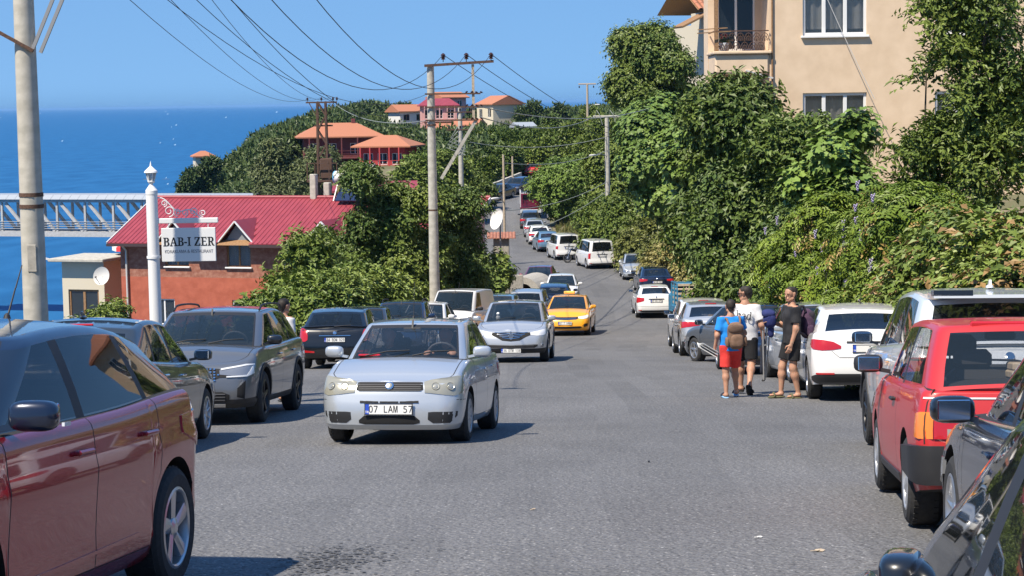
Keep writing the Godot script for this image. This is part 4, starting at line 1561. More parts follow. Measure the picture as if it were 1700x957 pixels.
func make_vehicles() -> void:
	red_hatch_near()
	silver_hatch_moving()
	sedan_left()
	suv_grey()
	hatch_black()
	suv_silver()
	taxi()
	red_old_hatch()
	white_suv_right()
	white_sedan_right()
	# the two dark cars at the lower right corner
	plain_car("hatchback_car", "very dark car at the lower right corner, nearest of all", kind_sedan(4.4, 1.74, 1.40, 2.6, 0.88, 0.87, 0.31), 1.56, 3.42, 175.0, M.navy, {"mirror": M.blackp, "more": {"nside": 36, "mirror_y": -0.07, "mirror_folded": true}})
	plain_car("hatchback_car", "dark blue car with black door mirror, parked behind the old red hatchback", kind_sedan(4.3, 1.74, 1.40, 2.58, 0.85, 0.87, 0.31), 3.06, 8.75, 175.0, M.navy, {"mirror": M.blackp, "more": {"nside": 36, "rimmat": M.alloy, "mirror_y": -0.05, "mirror_s": 0.9}})
	# left side, further on
	var c := plain_car("hatchback_car", "grey blue car parked facing us just beyond the black hatchback", kind_hatch(4.1, 1.74, 1.5, 2.55, 0.83, 0.96, 0.31), -4.1, 52.6, -2.0, M.grey_dark)
	c = plain_car("suv_car", "dark blue SUV parked facing us beside the green hedge", kind_suv(4.4, 1.83, 1.62, 2.65, 0.9), -3.35, 58.6, -3.0, M.blue_dark)
	roof_rails(c, M.trim)
	plain_car("hatchback_car", "white hatchback half hidden between dark blue SUV and white van", kind_hatch(4.0, 1.72, 1.5, 2.5, 0.82), -2.85, 63.6, -6.0, M.white)
	c = plain_car("van", "white panel van parked facing us on the left", kind_van(4.4, 1.8, 1.86, 2.8, 0.88, 1.08), -1.85, 68.2, -13.0, M.white, {"category": "van", "mirror": M.trim, "more": {"pane_glass": [true, false, false], "lod": 0, "glassf": M.glass_front}, "front": {"lamp_y": 0.86, "lamp_h": 0.24, "grille_y": 0.66}})
	antenna(c, 0.3, 0.0, 0.3)
	plain_car("hatchback_car", "grey blue car partly hidden behind the white van", kind_hatch(4.1, 1.74, 1.5, 2.55, 0.83), -0.55, 75.2, -8.0, M.blue_sky)
	c = plain_car("suv_car", "silver white estate car seen from behind, beyond the silver SUV", kind_suv(4.3, 1.78, 1.58, 2.6, 0.88, 1.0, 0.32), 0.75, 80.3, 173.0, M.silver, {"rear": {"lamp_w": 0.72}})
	roof_rails(c, M.trim)
	plain_car("hatchback_car", "dark blue car seen from behind above the taxi roof", kind_hatch(4.1, 1.75, 1.48, 2.55, 0.83), 1.95, 87.5, 177.0, M.blue_dark)
	plain_car("sedan_car", "white car with dark windscreen parked facing us above the taxi", kind_sedan(4.4, 1.74, 1.46, 2.6, 0.88), 2.45, 94.3, -3.0, M.white)
	plain_car("sedan_car", "maroon car parked facing us beside the stone arch", kind_sedan(4.4, 1.75, 1.46, 2.6, 0.88), 1.5, 101.5, -8.0, M.maroon)
	# right side
	c = plain_car("sedan_car", "white sedan driving away down the right lane", kind_sedan(4.4, 1.73, 1.47, 2.6, 0.88, 0.97), 6.25, 85.3, 180.0, M.white, {"mirror": M.blackp, "rear_plate": "67 KA 670", "more": {"lod": 0, "glassr": M.glass_clear, "glassf": M.glass_clear}, "rear": {"lamp_w": 0.62, "lamp_h": 0.24}})
	plain_car("hatchback_car", "silver beige car parked facing us behind the dark shirted walker", kind_hatch(4.1, 1.74, 1.5, 2.55, 0.83), 5.85, 36.2, 2.0, M.silver)
	c = plain_car("sedan_car", "dark navy sedan with bright chrome grille parked behind the walkers", kind_sedan(4.2, 1.78, 1.47, 2.6, 0.85), 5.35, 40.7, 0.0, M.navy, {"front": {"grille_h": 0.15, "grille_w": 0.36, "bars": 4, "bar_mat": M.chrome, "lamp": M.lamp_white}})
	plain_car("hatchback_car", "mid grey car with alloy wheel angled out towards the road", kind_hatch(4.2, 1.78, 1.48, 2.6, 0.85), 5.75, 46.4, 202.0, M.grey_mid, {"mirror": M.blackp})
	plain_car("sedan_car", "silver sedan with dark lower bumper parked facing away beyond the walkers", kind_sedan(4.5, 1.79, 1.5, 2.64, 0.88, 0.97), 5.4, 53.0, 179.0, M.silver, {"rear": {"lamp_w": 0.45, "lamp_h": 0.17}, "more": {"clad": M.trim}})
	plain_car("hatchback_car", "white car with black door mirror parked beyond the silver sedan", kind_suv(4.3, 1.78, 1.56, 2.6, 0.86, 1.0, 0.33), 5.75, 58.9, 179.0, M.white, {"mirror": M.blackp, "more": {"glassr": M.glass_front}})
	plain_car("hatchback_car", "red car mostly hidden beside the blue truck", kind_hatch(3.9, 1.66, 1.45, 2.45, 0.8), 7.7, 67.6, 180.0, M.red_old)
	blue_truck(7.05, 74.6)
	c = plain_car("sedan_car", "black navy sedan parked facing away beside the dry grass", kind_sedan(4.7, 1.83, 1.47, 2.75, 0.9), 7.35, 99.9, 181.0, M.navy, {"rear_plate": "34 MN 905", "rear": {"lamp_w": 0.55, "lamp_h": 0.15}})
	plain_car("sedan_car", "pale silver blue saloon parked facing us above the navy sedan", kind_sedan(4.5, 1.75, 1.44, 2.6, 0.9), 7.2, 111.6, 0.0, M.silver_blue, {"more": {"glassf": M.glass_front}})
	c = plain_car("van", "white passenger van seen from behind, the nearer of the two vans", kind_van(4.4, 1.79, 1.82, 2.68, 0.88), 5.25, 121.3, 190.0, M.white, {"category": "van", "mirror": M.blackp, "rear": {"tall": true, "lamp_h": 0.34}, "more": {"glassf": M.glass_side}})
	plain_car("van", "white passenger van with split rear doors, the farther of the two vans", kind_van(4.16, 1.76, 1.76, 2.5, 0.85), 3.5, 129.8, 189.0, M.white, {"category": "van", "rear": {"tall": true, "lamp_h": 0.2, "lamp_y": 0.95}, "more": {"glassf": M.glass_side}})
	plain_car("sedan_car", "silver blue sedan parked ahead of the white vans", kind_sedan(4.4, 1.75, 1.47, 2.6, 0.88), 2.55, 139.3, 186.0, M.blue_sky)
	plain_car("sedan_car", "white sedan parked up the hill ahead of the silver blue sedan", kind_sedan(4.5, 1.77, 1.47, 2.6, 0.88), 2.1, 147.9, 183.0, M.white)
	plain_car("hatchback_car", "pale grey car parked uphill beyond the white sedan", kind_hatch(4.1, 1.74, 1.48, 2.5, 0.83), 1.85, 155.0, 181.0, M.silver)
	plain_car("hatchback_car", "dark grey car parked uphill below the red lorry", kind_hatch(4.1, 1.74, 1.5, 2.5, 0.83), 1.6, 162.0, 180.0, M.grey_dark)
	red_lorry(1.75, 171.0)
	plain_car("sedan_car", "dark green black car, lowest of three on the far bend", kind_sedan(4.6, 1.8, 1.47, 2.7, 0.9), -2.7, 180.6, -28.0, M.navy)
	plain_car("sedan_car", "black car in the middle of three on the far bend", kind_sedan(4.5, 1.78, 1.47, 2.6, 0.9), -1.05, 185.6, -25.0, M.blackp)
	plain_car("suv_car", "dark blue car, highest of three on the far bend", kind_suv(4.5, 1.84, 1.62, 2.7, 0.9), 0.75, 190.8, -22.0, M.blue_dark)
	plain_car("hatchback_car", "small red car parked at the top of the road", kind_hatch(4.0, 1.7, 1.46, 2.5, 0.83), 2.6, 213.0, -10.0, M.red_old)
	motorbike(4.3, 125.2)

func blue_truck(x: float, d: float) -> void:
	var r := thing("pickup_truck", "light blue pickup truck with wooden slatted load bed", "truck", on_road(x, d), heading(x, d, 180.0), "")
	var m := MB.new()
	m.cbox(Vector3(-0.75, 0.62, 0), Vector3(2.7, 0.28, 1.5), 0.03)
	part(r, "chassis", m, M.trim)
	m = MB.new()
	m.cbox(Vector3(1.35, 1.0, 0), Vector3(1.5, 0.85, 1.62), 0.12)
	m.cbox(Vector3(1.15, 1.62, 0), Vector3(1.0, 0.5, 1.45), 0.14)
	part(r, "cab", m, M.truck_blue)
	m = MB.new()
	m.box(Vector3(0.645, 1.62, 0), Vector3(0.012, 0.3, 1.1))
	part(r, "rear_window", m, M.glass_side)
	m = MB.new()
	m.cbox(Vector3(-0.85, 0.86, 0), Vector3(2.6, 0.2, 1.66), 0.03)
	part(r, "bed", m, M.truck_blue)
	for z in [-0.8, 0.8]:
		for xx in [-2.1, -0.85, 0.4]:
			m = MB.new()
			m.cbox(Vector3(xx, 1.38, z), Vector3(0.07, 0.95, 0.06), 0.01)
			part(r, "stake", m, M.truck_blue)
		for i in 5:
			m = MB.new()
			m.cbox(Vector3(-0.85, 1.06 + i * 0.185, z * 0.95), Vector3(2.5, 0.09, 0.025), 0.006)
			part(r, "slat", m, M.wood_pale)
	for i in 5:
		m = MB.new()
		m.cbox(Vector3(-2.14, 1.06 + i * 0.185, 0), Vector3(0.025, 0.09, 1.56), 0.006)
		part(r, "slat", m, M.wood_pale)
	for z in [-0.45, -0.15, 0.15, 0.45]:
		m = MB.new()
		m.cbox(Vector3(-2.11, 1.42, z), Vector3(0.03, 0.85, 0.05), 0.006)
		part(r, "stake", m, M.wood_pale)
	m = MB.new()
	for z in [-0.8, 0.8]:
		m.bar(Vector3(-2.12, 1.9, z), Vector3(0.42, 1.9, z), 0.05, 0.05)
	m.bar(Vector3(-2.12, 1.9, -0.8), Vector3(-2.12, 1.9, 0.8), 0.05, 0.05)
	part(r, "top_rail", m, M.truck_blue)
	for z in [-0.7, 0.7]:
		m = MB.new()
		m.cbox(Vector3(-2.15, 0.72, z), Vector3(0.03, 0.12, 0.22), 0.01)
		part(r, "tail_light", m, M.lamp_red)
	m = MB.new()
	m.cbox(Vector3(-2.2, 0.55, 0), Vector3(0.06, 0.12, 1.6), 0.02)
	part(r, "rear_bumper", m, M.trim)
	for sg in [-1.0, 1.0]:
		m = MB.new()
		m.pebble(Vector3(1.75, 1.5, 1.0 * sg), Vector3(0.06, 0.13, 0.08))
		part(r, "mirror", m, M.trim)
		for xx in [-1.4, 1.5]:
			make_wheel(r, "steel", M.steel, 0.32, Vector3(xx, 0.32, 0.68 * sg), sg)

func red_lorry(x: float, d: float) -> void:
	var r := thing("flatbed_lorry", "red flatbed lorry with pale frame parked far up the road", "lorry", on_road(x, d), heading(x, d, 180.0), "")
	var m := MB.new()
	m.cbox(Vector3(1.5, 1.25, 0), Vector3(1.5, 1.5, 1.8), 0.15)
	part(r, "cab", m, M.maroon)
	m = MB.new()
	m.box(Vector3(0.742, 1.6, 0), Vector3(0.012, 0.45, 1.3))
	part(r, "rear_window", m, M.glass_side)
	m = MB.new()
	m.cbox(Vector3(-0.9, 0.85, 0), Vector3(3.3, 0.45, 1.9), 0.03)
	part(r, "bed", m, M.maroon)
	m = MB.new()
	m.cbox(Vector3(-2.56, 0.72, 0), Vector3(0.05, 0.3, 1.85), 0.02)
	part(r, "tailgate", m, M.white_blue)
	for z in [-0.9, 0.9]:
		m = MB.new()
		m.bar(Vector3(-2.5, 1.0, z), Vector3(-2.5, 2.3, z), 0.06, 0.06)
		m.bar(Vector3(0.5, 1.0, z), Vector3(0.5, 2.3, z), 0.06, 0.06)
		m.bar(Vector3(-2.5, 2.3, z), Vector3(0.5, 2.3, z), 0.06, 0.06)
		part(r, "frame", m, M.white_paint)
	m = MB.new()
	m.bar(Vector3(-2.5, 2.3, -0.9), Vector3(-2.5, 2.3, 0.9), 0.06, 0.06)
	part(r, "cross_bar", m, M.white_paint)
	for sg in [-1.0, 1.0]:
		for xx in [-1.5, 1.6]:
			make_wheel(r, "steel", M.steel, 0.36, Vector3(xx, 0.36, 0.78 * sg), sg)

func motorbike(x: float, d: float) -> void:
	var r := thing("motorbike", "black motorbike parked behind the farther white van", "motorbike", on_road(x, d), heading(x, d, 255.0) * Basis(Vector3.RIGHT, 0.12), "")
	for xx in [-0.62, 0.68]:
		var wh := Node3D.new()
		wh.name = "wheel"
		r.add_child(wh, true)
		wh.position = Vector3(xx, 0.3, 0)
		var m := MB.new()
		var p := []
		for i in 25:
			var a := TAU * i / 24.0
			p.append(Vector3(cos(a) * 0.25, sin(a) * 0.25, 0))
		m.tube(p, 0.055, 7, false)
		part(wh, "tyre", m, M.tyre)
		m = MB.new()
		for i in 10:
			var a := TAU * i / 10.0
			m.bar(Vector3.ZERO, Vector3(cos(a), sin(a), 0) * 0.22, 0.012, 0.012)
		part(wh, "rim", m, M.alloy)
	var m := MB.new()
	m.tube([Vector3(0.68, 0.3, 0.08), Vector3(0.42, 0.95, 0.08)], 0.025, 6)
	m.tube([Vector3(0.68, 0.3, -0.08), Vector3(0.42, 0.95, -0.08)], 0.025, 6)
	part(r, "fork", m, M.chrome)
	m = MB.new()
	m.tube([Vector3(0.42, 0.85, 0), Vector3(0.1, 0.75, 0), Vector3(-0.5, 0.75, 0), Vector3(-0.85, 0.88, 0)], [0.05, 0.07, 0.06, 0.04], 8)
	m.cbox(Vector3(0.05, 0.42, 0), Vector3(0.45, 0.35, 0.28), 0.06)
	m.tube([Vector3(-0.62, 0.3, 0.1), Vector3(-0.1, 0.4, 0.1)], 0.03, 6)
	part(r, "frame", m, M.trim)
	m = MB.new()
	m.pebble(Vector3(0.18, 0.86, 0), Vector3(0.24, 0.12, 0.14))
	part(r, "fuel_tank", m, M.blackp)
	m = MB.new()
	m.pebble(Vector3(-0.38, 0.84, 0), Vector3(0.36, 0.06, 0.14))
	part(r, "seat", m, M.seat)
	m = MB.new()
	m.tube([Vector3(0.3, 1.08, 0.36), Vector3(0.42, 1.02, 0.1), Vector3(0.42, 1.02, -0.1), Vector3(0.3, 1.08, -0.36)], 0.018, 6)
	part(r, "handlebar", m, M.trim)
	m = MB.new()
	m.tube([Vector3(0.1, 0.3, -0.14), Vector3(-0.3, 0.28, -0.16), Vector3(-0.85, 0.42, -0.17)], [0.03, 0.04, 0.05], 8)
	part(r, "exhaust", m, M.chrome)
	m = MB.new()
	m.ball(Vector3(0.52, 0.9, 0), Vector3(0.08, 0.09, 0.09))
	part(r, "headlight", m, M.lamp_clear)

# ---------------------------------------------------------------- land, road, sea
func asphalt_texture() -> ImageTexture:
	var n := 1024
	var im := Image.create(n, n, false, Image.FORMAT_RGB8)
	var rng := RandomNumberGenerator.new()
	rng.seed = 11
	im.fill(Color(0.405, 0.405, 0.41))
	var tones := []
	for i in 30000:   # stones of the chipping: mostly greys, a few pale ones
		var t := rng.randf()
		var g := 0.30 + 0.24 * rng.randf()
		if t > 0.945:
			g = 0.55 + 0.16 * rng.randf()
		elif t < 0.16:
			g = 0.19 + 0.1 * rng.randf()
		var s := rng.randi_range(2, 5)
		im.fill_rect(Rect2i(rng.randi_range(0, n - 6), rng.randi_range(0, n - 6), s, maxi(1, s + rng.randi_range(-1, 1))), Color(g * 1.005, g, g * 0.99))
	return ImageTexture.create_from_image(im)

func place_materials() -> void:
	var t := asphalt_texture()
	var a := mat(Color.WHITE, 0.86)
	a.albedo_texture = t
	a.uv1_triplanar = true
	a.uv1_world_triplanar = true
	a.uv1_scale = Vector3.ONE / 3.1
	a.vertex_color_use_as_albedo = true
	var bt := NoiseTexture2D.new()
	bt.width = 512
	bt.height = 512
	bt.seamless = true
	bt.as_normal_map = true
	bt.bump_strength = 5.0
	bt.noise = noise(5, 0.09, 3)
	a.normal_enabled = true
	a.normal_texture = bt
	a.normal_scale = 0.7
	M.asphalt = a
	M.ground = vcol(0.95)
	var st := NoiseTexture2D.new()
	st.width = 512
	st.height = 512
	st.seamless = true
	st.noise = noise(9, 0.02, 5)
	var g := Gradient.new()
	g.colors = PackedColorArray([lin(0.011, 0.083, 0.215), lin(0.014, 0.098, 0.245), lin(0.018, 0.113, 0.275)])
	g.offsets = PackedFloat32Array([0.2, 0.5, 0.85])
	st.color_ramp = g
	var s := mat(Color.WHITE, 0.55, 0.0, 0.22)
	s.albedo_texture = st
	s.uv1_triplanar = true
	s.uv1_world_triplanar = true
	s.uv1_scale = Vector3(1.0 / 90.0, 1.0 / 90.0, 1.0 / 260.0)
	M.sea = s
	M.foam = mat(lin(0.22, 0.34, 0.48), 0.9)
	M.concrete = mottled(lin(0.30, 0.28, 0.24), lin(0.43, 0.40, 0.35), 1.6, 0.012, 0.9, 21, 5)
	M.concrete_pale = mottled(lin(0.36, 0.34, 0.29), lin(0.50, 0.47, 0.41), 2.2, 0.012, 0.9, 22, 5)
	M.bark = mottled(lin(0.05, 0.04, 0.03), lin(0.12, 0.10, 0.08), 0.5, 0.03, 0.95, 23, 4, 256)
	M.rust = mottled(lin(0.06, 0.035, 0.025), lin(0.14, 0.075, 0.05), 0.4, 0.03, 0.9, 24, 4, 256)
	M.galv = mat(lin(0.33, 0.33, 0.33), 0.5, 0.4)
	M.wire = mat(lin(0.02, 0.02, 0.022), 0.6)
	M.wire_pale = mat(lin(0.26, 0.28, 0.25), 0.6)
	M.porcelain = mat(lin(0.04, 0.016, 0.012), 0.25)
	M.white_paint = mat(lin(0.74, 0.74, 0.73), 0.45)
	M.wood = mottled(lin(0.20, 0.11, 0.05), lin(0.34, 0.20, 0.10), 0.6, 0.02, 0.8, 25, 4, 256)
	M.wood_pale = mottled(lin(0.34, 0.27, 0.19), lin(0.48, 0.40, 0.30), 0.6, 0.02, 0.85, 26, 4, 256)
	M.plaster = mottled(lin(0.64, 0.485, 0.335), lin(0.72, 0.555, 0.395), 5.0, 0.008, 0.93, 27, 5)
	M.plaster_side = M.plaster
	M.brickred = mottled(lin(0.34, 0.085, 0.048), lin(0.45, 0.125, 0.075), 4.0, 0.012, 0.92, 28, 5)
	M.brickworn = mottled(lin(0.24, 0.085, 0.055), lin(0.40, 0.20, 0.14), 2.5, 0.015, 0.93, 29, 5)
	M.roofred = mottled(lin(0.235, 0.034, 0.046), lin(0.30, 0.047, 0.06), 6.0, 0.01, 0.5, 30, 4)
	M.tile = mottled(lin(0.33, 0.125, 0.07), lin(0.45, 0.19, 0.105), 1.8, 0.03, 0.9, 31, 4)
	M.housered = mat(lin(0.42, 0.045, 0.05), 0.85)
	M.housepink = mat(lin(0.58, 0.32, 0.30), 0.85)
	M.housewhite = mat(lin(0.66, 0.66, 0.64), 0.85)
	M.housebeige = mat(lin(0.58, 0.52, 0.40), 0.85)
	M.stone_grey = mottled(lin(0.30, 0.28, 0.25), lin(0.42, 0.40, 0.36), 1.4, 0.02, 0.95, 32, 5)
	M.pane = glass(lin(0.05, 0.06, 0.065), 0.35)
	M.pane_dark = glass(lin(0.012, 0.016, 0.02), 0.9)
	M.curtain = mat(lin(0.62, 0.62, 0.60), 0.95)
	M.roomwall = mat(lin(0.42, 0.39, 0.34), 0.95)
	M.gutter = mat(lin(0.55, 0.54, 0.52), 0.6)
	M.pier_grey = mottled(lin(0.36, 0.355, 0.34), lin(0.46, 0.455, 0.44), 3.0, 0.03, 0.75, 33, 4, 256)
	M.pier_roof = mat(lin(0.29, 0.32, 0.36), 0.6)
	M.lilac = mat(lin(0.36, 0.31, 0.46), 0.8)
	M.lamp_red_cloth = mat(lin(0.60, 0.04, 0.05), 0.8)

func make_land() -> void:
	# terrain: one sheet from behind the camera to the headland's far shore
	var nz := noise(3, 0.05, 4)
	var nf := noise(4, 0.4, 3)
	var mb := MB.new()
	mb.use_c = true
	var xs := []
	var x := -110.0
	while x <= 150.0:
		xs.append(x)
		x += 1.5 if absf(x) < 22.0 else 3.5
	var ds := []
	var d := -24.0
	while d < 640.0:
		ds.append(d)
		d += 2.0 if d < 240.0 else 5.0
	var H := []
	for dd in ds:
		var row := []
		for xx in xs:
			var bump := nz.get_noise_2d(xx, dd) * (0.5 if xx > pw(XR, dd) + 2.0 or xx < pw(XL, dd) - 2.0 else 0.0)
			row.append(Vector3(xx, ground_y(xx, dd) + bump, -dd))
		H.append(row)
	var nd := ds.size()
	var nx := xs.size()
	for i in nd - 1:
		for j in nx - 1:
			var q := [[i, j], [i, j + 1], [i + 1, j + 1], [i + 1, j]]
			var p := []
			var n := []
			for w in q:
				p.append(H[w[0]][w[1]])
				var a: Vector3 = H[w[0]][mini(w[1] + 1, nx - 1)] - H[w[0]][maxi(w[1] - 1, 0)]
				var b: Vector3 = H[mini(w[0] + 1, nd - 1)][w[1]] - H[maxi(w[0] - 1, 0)][w[1]]
				n.append(a.cross(b).normalized())
			var t := clampf(0.5 + 0.9 * nf.get_noise_2d(p[0].x, p[0].z), 0.0, 1.0)
			mb.col = Color(0.19, 0.155, 0.10).lerp(Color(0.085, 0.095, 0.035), t)
			mb.squad(p[0], p[1], p[2], p[3], n[0], n[1], n[2], n[3])
	structure("ground", mb, M.ground)
	# road: one strip, its two edges a real step above the verge
	var rd := MB.new()
	rd.use_c = true
	var nl := noise(6, 0.16, 3)
	var ns := noise(7, 0.7, 3)
	var D := []
	d = -24.0
	while d < 255.0:
		D.append(d)
		d += 0.5 if d < 40.0 else 1.5
	var K := 28
	for i in D.size() - 1:
		for k in K:
			var p := []
			for e in [[i, k], [i, k + 1], [i + 1, k + 1], [i + 1, k]]:
				var dd: float = D[e[0]]
				var wob := 0.18 * nl.get_noise_2d(dd * 3.0, 50.0 if e[1] == 0 else 90.0)
				var l := pw(XL, dd) + (wob if e[1] == 0 else 0.0)
				var r := pw(XR, dd) + (wob if e[1] == K else 0.0)
				p.append(Vector3(lerpf(l, r, float(e[1]) / K), road_y(dd), -dd))
			var mid2: Vector3 = (p[0] + p[2]) * 0.5
			var tone := 0.86 + 0.20 * nl.get_noise_2d(mid2.x * 1.6, mid2.z * 0.35) + 0.12 * ns.get_noise_2d(mid2.x, mid2.z * 0.5) + 0.10 * ns.get_noise_2d(mid2.x * 2.5, mid2.z * 0.04 + 70.0)
			rd.col = Color(tone, tone, tone * 1.015)
			var up := Vector3(0, 1, (road_y(D[i] + 0.5) - road_y(D[i] - 0.5))).normalized()
			rd.squad(p[0], p[1], p[2], p[3], up, up, up, up)
		for k in [0, K]:
			var a: Array = []
			for e in [i, i + 1]:
				var dd: float = D[e]
				var wob := 0.18 * nl.get_noise_2d(dd * 3.0, 50.0 if k == 0 else 90.0)
				var xx := (pw(XL, dd) if k == 0 else pw(XR, dd)) + wob
				a.append(Vector3(xx, road_y(dd), -dd))
			rd.quad(a[0], a[1], a[1] - Vector3(0, 0.3, 0), a[0] - Vector3(0, 0.3, 0), Vector3(-1 if k == 0 else 1, 0, 0))
	structure("road", rd, M.asphalt)
	# sea
	var se := MB.new()
	var R := 80000.0
	se.quad(Vector3(-R, SEA, 400), Vector3(R, SEA, 400), Vector3(R, SEA, -R), Vector3(-R, SEA, -R), Vector3.UP)
	structure("sea", se, M.sea)
	var rng := RandomNumberGenerator.new()
	rng.seed = 5
	var fm := MB.new()
	for i in 46:
		var dd := 330.0 * pow(30.0, rng.randf())
		var xx := dd * rng.randf_range(-0.30, 0.02)
		if dd < 640.0 and xx > pl(SHORE, dd) - 8.0:
			continue
		var w := dd * rng.randf_range(0.0002, 0.00045)
		var dp := dd * rng.randf_range(0.001, 0.003)
		var prev := []
		for k in 7:
			var a := PI * k / 6.0
			prev.append(Vector3(xx - cos(a) * w, SEA + 0.03 + sin(a) * 0.0006 * dd, -dd - sin(a) * dp * rng.randf_range(0.7, 1.3)))
		for k in range(1, 6):
			fm.flat(prev[0], prev[k], prev[k + 1], Vector3.UP)
	var fo := part(self, "sea_foam", fm, M.foam)
	fo.set_meta("kind", "stuff")
	tag(fo, "scattered white wave crests on the blue sea", "wave foam")

# ---------------------------------------------------------------- plants
var LEAF := {}
var bark_rng := RandomNumberGenerator.new()

func leaf(mb: MB, p: Vector3, dir: Vector3, up: Vector3, l: float, w: float, fold := 0.25) -> void:
	var s := dir.cross(up).normalized()
	var u := s.cross(dir).normalized()
	var mid2 := p + dir * l * 0.45
	var tip := p + dir * l - u * l * 0.12
	var a := mid2 + s * w * 0.5 + u * w * fold
	var b := mid2 - s * w * 0.5 + u * w * fold
	mb.flat(p, a, tip, u)
	mb.flat(p, tip, b, u)

func fig_leaf(mb: MB, p: Vector3, dir: Vector3, up: Vector3, l: float) -> void:
	var s := dir.cross(up).normalized()
	var u := s.cross(dir).normalized()
	var c := p + dir * l * 0.42 - u * l * 0.02
	var pts := [p, p + dir * l * 0.22 + s * l * 0.42 + u * l * 0.06, p + dir * l * 0.5 + s * l * 0.26, p + dir * l * 0.78 + s * l * 0.36 + u * l * 0.03, p + dir * l * 0.76 + s * l * 0.12, p + dir * l * 1.05 - u * l * 0.12,
		p + dir * l * 0.76 - s * l * 0.12, p + dir * l * 0.78 - s * l * 0.36 + u * l * 0.03, p + dir * l * 0.5 - s * l * 0.26, p + dir * l * 0.22 - s * l * 0.42 + u * l * 0.06]
	for i in pts.size():
		mb.flat(c, pts[i], pts[(i + 1) % pts.size()], u)

func leaf_meshes() -> void:
	var rng := RandomNumberGenerator.new()
	rng.seed = 77
	var lm := vcol(0.5)
	lm.metallic_specular = 0.42
	lm.backlight_enabled = true
	lm.backlight = Color(0.22, 0.27, 0.06)
	M.leaf = lm
	for v in 3:
		# broad lobed leaves in a whorl
		var mb := MB.new()
		mb.use_c = true
		for i in 13:
			var t := rng.randf()
			var a := rng.randf() * TAU
			var dir := Vector3(cos(a), rng.randf_range(-0.55, 0.35), sin(a)).normalized()
			var g := rng.randf_range(0.75, 1.2)
			mb.col = Color(g, g, g)
			fig_leaf(mb, Vector3(cos(a) * 0.1, t * 0.5 - 0.2, sin(a) * 0.1), dir, Vector3(rng.randf_range(-0.3, 0.3), 1, rng.randf_range(-0.3, 0.3)), rng.randf_range(0.15, 0.31))
		LEAF["fig%d" % v] = mb.mesh(lm)
		# many small leaves on forking twigs
		mb = MB.new()
		mb.use_c = true
		for tw in 6:
			var a := rng.randf() * TAU
			var e := rng.randf_range(-0.5, 0.9)
			var td := Vector3(cos(a) * cos(e), sin(e), sin(a) * cos(e))
			for i in 7:
				var q := td * (0.08 + 0.055 * i)
				var b := rng.randf() * TAU
				var dir := (td * 0.6 + Vector3(cos(b), rng.randf_range(-0.5, 0.4), sin(b)) * 0.8).normalized()
				var g := rng.randf_range(0.72, 1.22)
				mb.col = Color(g, g, g * 0.95)
				leaf(mb, q, dir, Vector3(rng.randf_range(-0.5, 0.5), 1, rng.randf_range(-0.5, 0.5)), rng.randf_range(0.10, 0.16), rng.randf_range(0.055, 0.085))
		LEAF["small%d" % v] = mb.mesh(lm)
		# middle-sized leaves
		mb = MB.new()
		mb.use_c = true
		for tw in 5:
			var a := rng.randf() * TAU
			var e := rng.randf_range(-0.6, 0.8)
			var td := Vector3(cos(a) * cos(e), sin(e), sin(a) * cos(e))
			for i in 7:
				var q := td * (0.08 + 0.062 * i)
				var b := rng.randf() * TAU
				var dir := (td * 0.5 + Vector3(cos(b), rng.randf_range(-0.7, 0.3), sin(b)) * 0.8).normalized()
				var g := rng.randf_range(0.72, 1.22)
				mb.col = Color(g, g, g * 0.95)
				leaf(mb, q, dir, Vector3(rng.randf_range(-0.4, 0.4), 1, rng.randf_range(-0.4, 0.4)), rng.randf_range(0.12, 0.205), rng.randf_range(0.065, 0.115))
		LEAF["mid%d" % v] = mb.mesh(lm)
		# feathered, drooping fronds
		mb = MB.new()
		mb.use_c = true
		for tw in 5:
			var a := rng.randf() * TAU
			var h := Vector3(cos(a), 0, sin(a))
			var s := Vector3(-sin(a), 0, cos(a))
			for i in 7:
				var t := i / 6.0
				var q := h * (0.05 + 0.36 * t) + Vector3(0, 0.30 * t - 0.26 * t * t, 0)
				for sd in [-1.0, 1.0]:
					var g := rng.randf_range(0.75, 1.2)
					mb.col = Color(g, g, g * 0.9)
					leaf(mb, q, (s * sd + h * 0.6 + Vector3(0, rng.randf_range(-0.5, 0.25), 0)).normalized(), Vector3(0, 1, 0) + h * 0.2, rng.randf_range(0.09, 0.13), 0.045)
		LEAF["frond%d" % v] = mb.mesh(lm)
		# a bough of a far tree
		mb = MB.new()
		mb.use_c = true
		for i in 26:
			var dr := Vector3(rng.randfn(), rng.randfn() * 0.8, rng.randfn()).normalized()
			var g := rng.randf_range(0.7, 1.25)
			mb.col = Color(g, g, g * 0.95)
			leaf(mb, dr * rng.randf_range(0.1, 0.5), (dr + Vector3(rng.randf_range(-0.6, 0.6), rng.randf_range(-0.5, 0.5), rng.randf_range(-0.6, 0.6))).normalized(), Vector3(rng.randf_range(-0.6, 0.6), 1, rng.randf_range(-0.6, 0.6)), rng.randf_range(0.22, 0.38), rng.randf_range(0.14, 0.22))
		LEAF["far%d" % v] = mb.mesh(lm)
		# tuft of grass blades
		mb = MB.new()
		mb.use_c = true
		for i in 12:
			var a := rng.randf() * TAU
			var p := Vector3(cos(a), 0, sin(a)) * rng.randf() * 0.14
			var dir := Vector3(rng.randf_range(-0.5, 0.5), 1, rng.randf_range(-0.5, 0.5)).normalized()
			var g := rng.randf_range(0.75, 1.2)
			mb.col = Color(g, g, g)
			leaf(mb, p, dir, Vector3(cos(a), 0.2, sin(a)), rng.randf_range(0.35, 0.7), 0.03)
		LEAF["grass%d" % v] = mb.mesh(lm)

